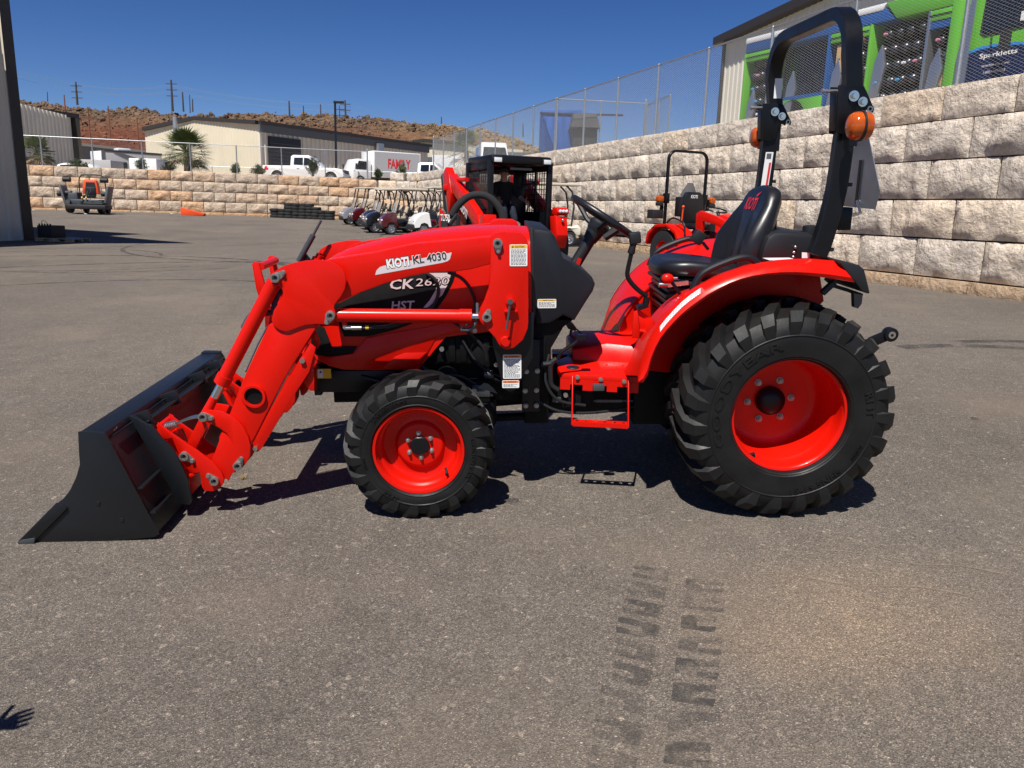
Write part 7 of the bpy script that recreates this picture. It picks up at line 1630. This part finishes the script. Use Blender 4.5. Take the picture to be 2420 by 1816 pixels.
lettering('nose_lettering','TALON',M['print'],rv,Matrix.Translation((-.07,1.0,1.75)) @ Matrix(((0,0,-1,0),(-1,0,0,0),(0,1,0,0),(0,0,0,1))),1,height=.28,width=1.9,bold=.01,extrude=.003)
# estate car roof and low trailer showing above the wall
def hatchback(label, x, y, z, rz):
    c = empty('parked_car', Matrix.Translation((x,y,z)) @ Matrix.Rotation(rz,4,'Z')); tag(c, label, 'car')
    MB().prism([(-2.2,.4),(-2.25,.95),(-1.0,1.0),(1.2,1.0),(2.2,.85),(2.25,.4)],-.88,.88).build('body', M['white_paint'], c, bevel=.08)
    rr = [(-2.0,1.0),(-1.75,1.52),(-1.3,1.62),(.3,1.60),(1.25,1.0)]
    MB().loft([[(a,-.84 if b<1.2 else -.68,b) for a,b in rr],[(a,.84 if b<1.2 else .68,b) for a,b in rr]]).build('cabin', M['white_paint'], c, bevel=.05)
    for s in (-1,1):
        for w in ([(-1.75,1.06),(-1.55,1.48),(-.75,1.5),(-.75,1.05)],[(-.65,1.05),(-.65,1.5),(.2,1.5),(.85,1.05)]):
            P = [(a,s*(.83-.16*(b-1)/.6+.012),b) for a,b in w]; MB().loft([P,[(a,y_-s*.02,b) for a,y_,b in P]]).build('side_window', M['glass_dark'], c)
        for xx in (-1.35,1.4): wheel(c,xx,s*.78,.33,.33,.2,.21,M['alloy'],s>0)
    return c
q = [(-29.716,56,3.675)][0]; hatchback('white car roof just showing over the back wall left of shrubs', q[0],56,q[2]-1.62,R(2))
q = [(-27.388,57,4.198),(-25.454,57,4.25)]; o = MB().box(q[0][0],q[1][0],57,59,2.9,q[0][2]).build('equipment_box', M['white_paint'], bevel=.04); tag(o, 'low white equipment box between two shrubs on the terrace', 'box')
q = [(-32.956,61,4.198),(-31.894,61,4.226)]; o = MB().box(q[0][0],q[1][0]+1.2,61,63,2.95,q[0][2]).build('flatbed_trailer', M['rv_grey'], bevel=.04); tag(o, 'long low grey trailer parked left of the travel trailer', 'trailer')
# white van on the upper terrace
vn = empty('delivery_van', Matrix.Translation((-1.55,54.6,3.34)) @ Matrix.Rotation(R(8),4,'Z')); tag(vn, 'white high-roof van with blue side showing above the right wall', 'van')
rg = [[(-.98,y,.35),(-.99,y,1.2),(-.86,y,zt_v),(.86,y,zt_v),(.99,y,1.2),(.98,y,.35)] for y,zt_v in ((-.9,1.25),(.05,1.30),(.75,2.32),(1.0,2.48),(5.2,2.52),(5.3,2.4))]
MB().loft(rg).build('body', M['white_paint'], vn, bevel=.08, smooth=40)
MB().add([(-.84,.12,1.44),(.84,.12,1.44),(.74,.60,2.14),(-.74,.60,2.14)],[(0,1,2,3)]).build('windscreen', M['glass_dark'], vn, smooth=0).location.y = -.04
MB().add([(-.995,1.9,1.0),(-.995,4.8,1.0),(-.87,4.8,2.3),(-.87,2.6,2.3)],[(0,1,2,3)]).build('side_graphic', M['sky_blue'], vn, smooth=0).location.x = -.015
MB().add([(-.995,.55,1.25),(-.995,1.5,1.25),(-.93,1.5,1.95),(-.93,1.0,1.95)],[(0,1,2,3)]).build('side_window', M['glass_dark'], vn, smooth=0).location.x = -.015
for s in (-1,1):
    for y in (.35,4.2): wheel(vn,s*.85,y,.36,.36,.24,.22,M['steel_dark']).matrix_local = TRS((s*.85,y,.36),R(90) if s>0 else R(-90))
    MB().box(s*1.1-.12,s*1.1+.12,.6,.72,1.25,1.6).build('mirror', M['dark_trim'], vn, bevel=.03)
MB().box(-.7,.7,-.93,-.88,.6,.95).build('grille', M['dark_trim'], vn)
# blue container and dark booth behind the fence
q = [(1.196,32,4.801),(2.071,32,4.824),(1.186,32,5.067)]; o = empty('blue_container', Matrix.Translation(((q[0][0]+q[1][0])/2,33,3.36))); tag(o, 'blue steel container behind the chain-link fence', 'container')
hw = (q[1][0]-q[0][0])/2+.35; MB().box(-hw,hw,-1,1.2,0,q[0][2]-3.36+.45).build('container_body', M['blue_box'], o, bevel=.02); MB().box(-hw-.05,hw+1.6,-1.05,-.9,q[2][2]-3.36,q[2][2]-3.30).build('top_bar', M['dark_trim'], o)
for k in range(5): MB().box(-hw+.1+.35*k,-hw+.2+.35*k,-1.04,-1.0,.1,q[0][2]-3.2).build('wall_rib', M['blue_box'], o)
k_ = [(2.028,3.992),(2.008,4.442),(1.91,4.457),(2.03,5.01),(2.893,5.033),(2.994,4.468),(2.904,4.466),(2.927,4.016)]; k_ = [(a,max(b,3.36)) for a,b in k_]
o = empty('dark_booth', Matrix.Translation((k_[0][0],31,3.36))); tag(o, 'dark grey booth with overhanging hip roof beside blue container', 'booth'); inv = o.matrix_world.inverted()
MB(inv).box(k_[0][0],k_[-1][0],30.6,32.2,3.36,k_[1][1]).build('booth_wall', M['shed_dark'], o, bevel=.02)
x0,x1,za,zb2 = k_[2][0],k_[5][0],k_[2][1],k_[3][1]; MB(inv).loft([[(x0,30.4,za),(x1,30.4,za),(x1,32.4,za),(x0,32.4,za)],[(k_[3][0],30.9,zb2),(k_[4][0],30.9,zb2),(k_[4][0],31.9,zb2),(k_[3][0],31.9,zb2)]]).build('booth_roof', M['shed_dark'], o)

# ------------------------------------------------------------------ green delivery truck on the right terrace
DTm = Matrix(((.433,.901,0,6.9),(-.901,.433,0,23.7),(0,0,1,0),(0,0,0,1)))     # X towards its front, Y away from the viewer, Z world height
DT = empty('delivery_truck', DTm); tag(DT, 'green and blue water delivery truck with open bays of jugs, behind the fence', 'delivery truck')
G_,BLU = M['truck_green'],M['truck_blue']; zb_t,zt_t = 3.75,6.30
MB().box(-.80,5.95,.45,2.3,zb_t,zt_t).build('bay_back_wall', M['jug_dark'], DT)
MB().prism([(-.84,zt_t-.28),(-.80,zt_t+.06),(3.9,zt_t+.06),(4.3,zt_t-.28)],0,2.35).build('roof_band', BLU, DT, bevel=.03)
MB().prism([(-.84,zt_t-.02),(-.82,zt_t+.14),(4.0,zt_t+.14),(3.9,zt_t-.02)],-.02,2.35).build('roof_edge', M['white_paint'], DT, bevel=.03)
MB().prism([(4.3,zt_t-.28),(3.95,zt_t+.14),(6.0,zt_t+.14),(6.0,zt_t-.28)],-.01,2.35).build('roof_front', G_, DT, bevel=.03)
for a,b in ((-.80,.25),(2.36,3.55),(5.2,5.75)): MB().box(a,b,.0,.30,zt_t-.52,zt_t-.29).build('header', G_, DT, bevel=.02); MB().box(a,b,-.012,.0,zt_t-.42,zt_t-.39).build('header_trim', M['dark_trim'], DT)
for x,m_,w in ((-.84,G_,.07),(.28,G_,.06),(2.28,BLU,.07),(3.58,G_,.07),(5.16,M['alloy'],.07)): MB().box(x,x+w,-.01,.5,zb_t-.1,zt_t-.28).build('bay_post', m_, DT, bevel=.01)
MB().box(5.20,5.74,.02,.3,5.62,6.12).build('blue_panel', BLU, DT); MB().box(5.72,6.02,-.03,1.0,zb_t-.3,zt_t).build('corner_post', G_, DT, bevel=.08)
MB().box(.34,2.28,.01,.30,4.55,4.64).build('skirt_trim', BLU, DT); MB().prism([(.34,4.55),(.34,3.4),(.62,3.4)]+arc(1.2,4.02,.52,200,-20,12)+[(1.85,3.4),(2.28,3.4),(2.28,4.55)],.0,.3).build('wheel_skirt', G_, DT, bevel=.01)
wheel(DT,1.2,.25,3.36+.46,.46,.30,.28,M['alloy'])
MB().box(-.8,6,.4,2,3.5,3.8).build('chassis', M['dark_trim'], DT)
# slanting partitions
for x,h_ in ((-.62,.9),(.9,1.2),(2.45,1.3),(3.75,1.4),(5.30,1.1)): MB().prism([(x-.10,zb_t),(x+.05,zb_t+h_),(x+.22,zb_t+h_+.35),(x+.36,zb_t+h_-.1),(x+.14,zb_t)],.02,.10).build('bay_partition', M['alloy'], DT, bevel=.01)
MB().box(2.55,3.0,.06,.32,4.98,5.72).build('cardboard_sheet', M['cardboard'], DT, bevel=.01); MB().prism([(5.45,zb_t),(5.55,zb_t+1.0),(5.68,zb_t+1.0),(5.6,zb_t)],.12,.3).build('cardboard_sheet', M['cardboard'], DT)
jm = MB().lathe([(.0001,-.02),(.13,-.02),(.14,0),(.14,.10),(.13,.12),(.14,.14),(.14,.30),(.10,.36),(.03,.40),(.028,.44),(.0001,.44)],n=14,axis='Y').mesh('water_jug'); jm.materials.append(M['jug_dark'])
caps = [MB().lathe([(.0001,-.50),(.030,-.50),(.034,-.46),(.034,-.40),(.0001,-.40)],n=10,axis='Y').mesh('jug_cap') for _ in range(3)]
for me,k in zip(caps,('cap_white','cap_pink','cap_blue')): me.materials.append(M[k])
rj = random.Random(21)
for (a,b) in ((-.72,.25),(2.5,3.5),(3.75,5.1),(5.3,5.68)):
    nx = max(1,int((b-a)/.30)); 
    for i in range(nx):
        for j in range(6):
            z = zb_t+.18+.36*j; x = a+.16+.30*i+(.12 if j%2 else 0)
            if x>b-.1 or z>5.75: continue
            o = link('water_jug', jm, None, DT, Matrix.Translation((x,.44,z)) @ Matrix.Rotation(PI,4,'Z'))
            # jug lies on its side with its neck outwards
            o.matrix_local = Matrix.Translation((x,.47,z)) @ Matrix.Scale(-1,4,(0,1,0))
            if rj.random()<.24: link('jug_cap', caps[rj.choice((0,1,1,2,2))], None, DT, Matrix.Translation((x,.49,z)))
# cab
cabp = [(6.10,3.55),(6.12,6.25),(6.35,6.55),(7.55,6.55),(7.95,6.1),(8.15,5.2),(9.2,4.95),(9.35,4.6),(9.35,3.75),(8.6,3.75)]+arc(8.1,3.82,.58,0,180,10)+[(7.4,3.55)]
MB().prism(cabp,.05,2.2).build('cab', G_, DT, bevel=.06)
MB().prism([(6.45,5.35),(6.48,6.0),(6.62,6.12),(7.35,6.12),(7.44,6.0),(7.50,5.45),(7.40,5.30),(6.55,5.26)],.03,.055).build('window_seal', M['dark_trim'], DT); MB().prism([(6.50,5.39),(6.53,5.97),(6.65,6.07),(7.32,6.07),(7.39,5.97),(7.45,5.48),(7.37,5.35),(6.58,5.31)],.022,.03).build('door_window', M['glass_dark'], DT)
MB().prism([(6.12,3.55),(6.12,4.98),(6.5,5.06),(6.95,5.07),(7.4,5.02),(7.75,4.86),(7.55,4.35),(7.5,3.55)],.035,.052).build('door_panel_edge', M['sky_blue'], DT); MB().prism([(6.12,3.55),(6.12,4.92),(6.5,5.0),(6.95,5.01),(7.4,4.96),(7.68,4.82),(7.48,4.3),(7.45,3.55)],.028,.036).build('door_panel', M['navy'], DT)
def dlet(txt,x,z,h,w,m='white_decal'): lettering('door_lettering',txt,M[m],DT,facing(x,.026,z),1,height=h,width=w,bold=.015,extrude=.001)
dlet('Sparkletts',6.52,4.78,.13,.82); dlet('sparkletts.com',6.60,4.62,.06,.60,'grey_decal'); dlet('1-800-4-WATERS',6.66,4.49,.055,.48,'grey_decal'); dlet('GVW 33,000',6.62,4.18,.12,.66)
MB().tube(spline([(6.72,.04,5.32),(6.95,-.15,5.22),(7.2,-.2,5.2),(7.3,-.2,5.05)],4),.02,6).box(7.12,7.32,-.28,-.2,4.85,5.25).build('mirror_arm', M['dark_trim'], DT)
MB().prism([(6.05,3.9),(6.05,4.9),(6.25,6.2),(6.33,6.2),(6.30,3.9)],-.06,-.02).build('exhaust_shield', M['alloy'], DT); MB().box(7.30,7.38,.018,.022,5.42,5.60).build('window_sticker', M['white_decal'], DT)
wheel(DT,8.1,.3,3.36+.48,.48,.32,.28,M['alloy'])

# ------------------------------------------------------------------ plants
mat('palm_green', (.075,.105,.022), .6, var=.35, vscale=3); mat('palm_dry', (.22,.16,.08), .8); mat('trunk', (.10,.065,.04), .95, bump=1, bscale=18, dist=.05); mat('sage', (.085,.11,.045), .8, var=.35, vscale=4); mat('shrub_dark', (.035,.062,.018), .7, var=.4, vscale=5)
def palm(label, x, y, z, r, h, seed, n=44):
    rr = random.Random(seed); o = empty('fan_palm', Matrix.Translation((x,y,z))); tag(o, label, 'palm tree', 'fan palms on the terraces')
    MB().tube([(0,0,-.2),(.02,0,h*.5),(.0,0,h)],[.24,.20,.16],10).build('trunk', M['trunk'], o)
    mb = MB(); dry = MB()
    for k in range(n):
        az = rr.uniform(0,2*PI); el = R(rr.uniform(-40,85)); L = r*rr.uniform(.45,.62)
        d = Vector((math.cos(az)*math.cos(el),math.sin(az)*math.cos(el),math.sin(el))); b0 = Vector((0,0,h)); b1 = b0+d*L+Vector((0,0,-.04*L))
        t = dry if el < R(-28) else mb
        t.cyl(b0,b1,.014,.009,n=4,caps=False)
        sd_ = d.cross(Vector((0,0,1))).normalized(); u = sd_.cross(d).normalized()
        m_ = 15; fl = r*rr.uniform(.40,.55)
        for i in range(m_):
            a = R(-105+210*i/(m_-1)); dd = (d*math.cos(a)+sd_*math.sin(a)).normalized(); e = b1+dd*fl*(.75+.25*math.cos(a))+u*(.05*fl)+Vector((0,0,-.16*fl*rr.uniform(.4,1.2)))
            w = sd_*math.cos(a)-d*math.sin(a); mid = b1.lerp(e,.55)+u*.05*fl
            t.add([b1,mid+w*.034,e,mid-w*.034],[(0,1,2,3)])
    mb.build('crown', M['palm_green'], o, smooth=0, fixn=False)
    if dry.v: dry.build('dry_skirt', M['palm_dry'], o, smooth=0, fixn=False)
    return o
q = [(-21.845,53.4,4.608),(-21.912,53.4,3.272)]; palm('green fan palm with full round crown in front of pale gable', q[0][0],53.4,2.95,1.85,q[0][2]-2.95-.15,1,95)
q = [(-31.487,53,4.194),(-31.523,53,3.434)]; palm('small fan palm in front of the grey ribbed shed at left', q[0][0],53,2.95,1.3,q[0][2]-3.0,2,55)
q = [(-3.957,62,5.645)]; palm('fan palm beside the white van, half behind the right fence', q[0][0],62,3.0,1.9,q[0][2]-3.0,3,44)
def shrub(label, px, Y, rx, rz_, seed, m='shrub_dark', n=1500, zb=3.10, leaf=.055):
    rr = random.Random(seed); o = empty('shrub', Matrix.Translation((px,Y,zb))); tag(o, label, 'shrub', 'shrubs on the terrace edge')
    st = MB(); mb = MB()
    for k in range(26):
        az = rr.uniform(0,2*PI); t = rr.uniform(.1,.9); e = Vector((rx*t*math.cos(az),rx*t*math.sin(az),rz_*math.sqrt(1-t*t)*rr.uniform(.8,1.08)))
        st.tube([(0,0,-.05),tuple(e*.5+Vector((0,0,.06))),tuple(e)],[.012,.008,.004],4)
        for j in range(n//26):
            f = rr.uniform(.35,1.05); c = e*f+Vector((rr.gauss(0,.05),rr.gauss(0,.05),rr.gauss(0,.05)))
            d = (e.normalized()+Vector((rr.gauss(0,.5),rr.gauss(0,.5),rr.gauss(0,.5)))).normalized(); s_ = d.cross(Vector((rr.random(),rr.random(),rr.random()))).normalized()*leaf*.28
            mb.add([c,c+d*leaf*.6+s_,c+d*leaf*1.5,c+d*leaf*.6-s_],[(0,1,2,3)])
    st.build('stems', M['trunk'], o, smooth=0, fixn=False); mb.build('foliage', M[m], o, smooth=0, fixn=False)
def sh(px, py, wpx, hpx, Y, lab, seed, m='shrub_dark'):
    X = (px-1210-.028*(908-py)*-1)/1895*Y; 
    return shrub(lab, X, Y, wpx/2/1895*Y, hpx*1.35/1943*Y, seed, m, leaf=.075)
sh(165,389,50,18,52.2,'round green shrub above the wall, leftmost beside the small palm',1)
sh(313,397,38,22,52.4,'green shrub above the wall in front of the travel trailer',2)
sh(376,400,40,18,52.5,'low green shrub left of the large fan palm',3)
sh(535,408,24,18,52.6,'grey green shrub right of the large fan palm',4,'sage')
sh(588,411,36,16,52.8,'low sage shrub in front of the gable corner',5,'sage')
sh(716,417,48,34,53.2,'tallest dark green shrub in front of the white pickup door',6)
sh(868,421,22,16,53.8,'small dark shrub below the box truck cab',7)
sh(925,423,28,28,54.2,'sage shrub below the FAMILY lettering',8,'sage')
sh(958,424,24,10,54.3,'low dry tuft at the end of the back wall',9,'sage')
# dry weed tufts at the foot of things, and litter
mat('straw',(.42,.31,.15),.9); rw_ = random.Random(31)
def tuft(x,y,h,n,name,label,m='straw',z=None):
    mb = MB(); z0 = gz(x,y) if z is None else z
    for k in range(n):
        a = rw_.uniform(0,2*PI); r_ = rw_.uniform(0,h*.5); e = Vector((x+r_*math.cos(a)*1.6,y+r_*math.sin(a)*1.6,z0+h*rw_.uniform(.5,1))); b = Vector((x+r_*.3*math.cos(a),y+r_*.3*math.sin(a),z0)); w = Vector((-math.sin(a),math.cos(a),0))*h*.02
        mb.add([b+w,b-w,e],[(0,1,2)])
    tag(mb.build(name, M[m], smooth=0, fixn=False), label, 'weeds', 'weeds', kind='stuff')
tuft(-1.40,3.90,.045,60,'dry_grass','dry straw caught under the loader coupler','straw')
tuft(-8.9,50.6,.5,60,'weeds','small green weed tuft beside the silver golf cart','sage')
mat('litter',(.70,.69,.66),.7)
for k,(x,y,lab) in enumerate(((-22.2,41.0,'white scrap of paper on the asphalt in front of mower'),(-27.0,44.5,'pale scrap of litter near the wall left of mower'),(-20.0,46.2,'flat white litter between mower and orange chute'))):
    o = MB(Matrix.Translation((x,y,gz(x,y)+.02))).add([(-.12,-.05,0),(.1,-.08,.03),(.14,.06,.01),(0,.09,.05),(-.1,.05,.0)],[(0,1,2,3,4)]).build('litter', M['litter'], smooth=0); tag(o, lab, 'litter', 'litter on the asphalt')
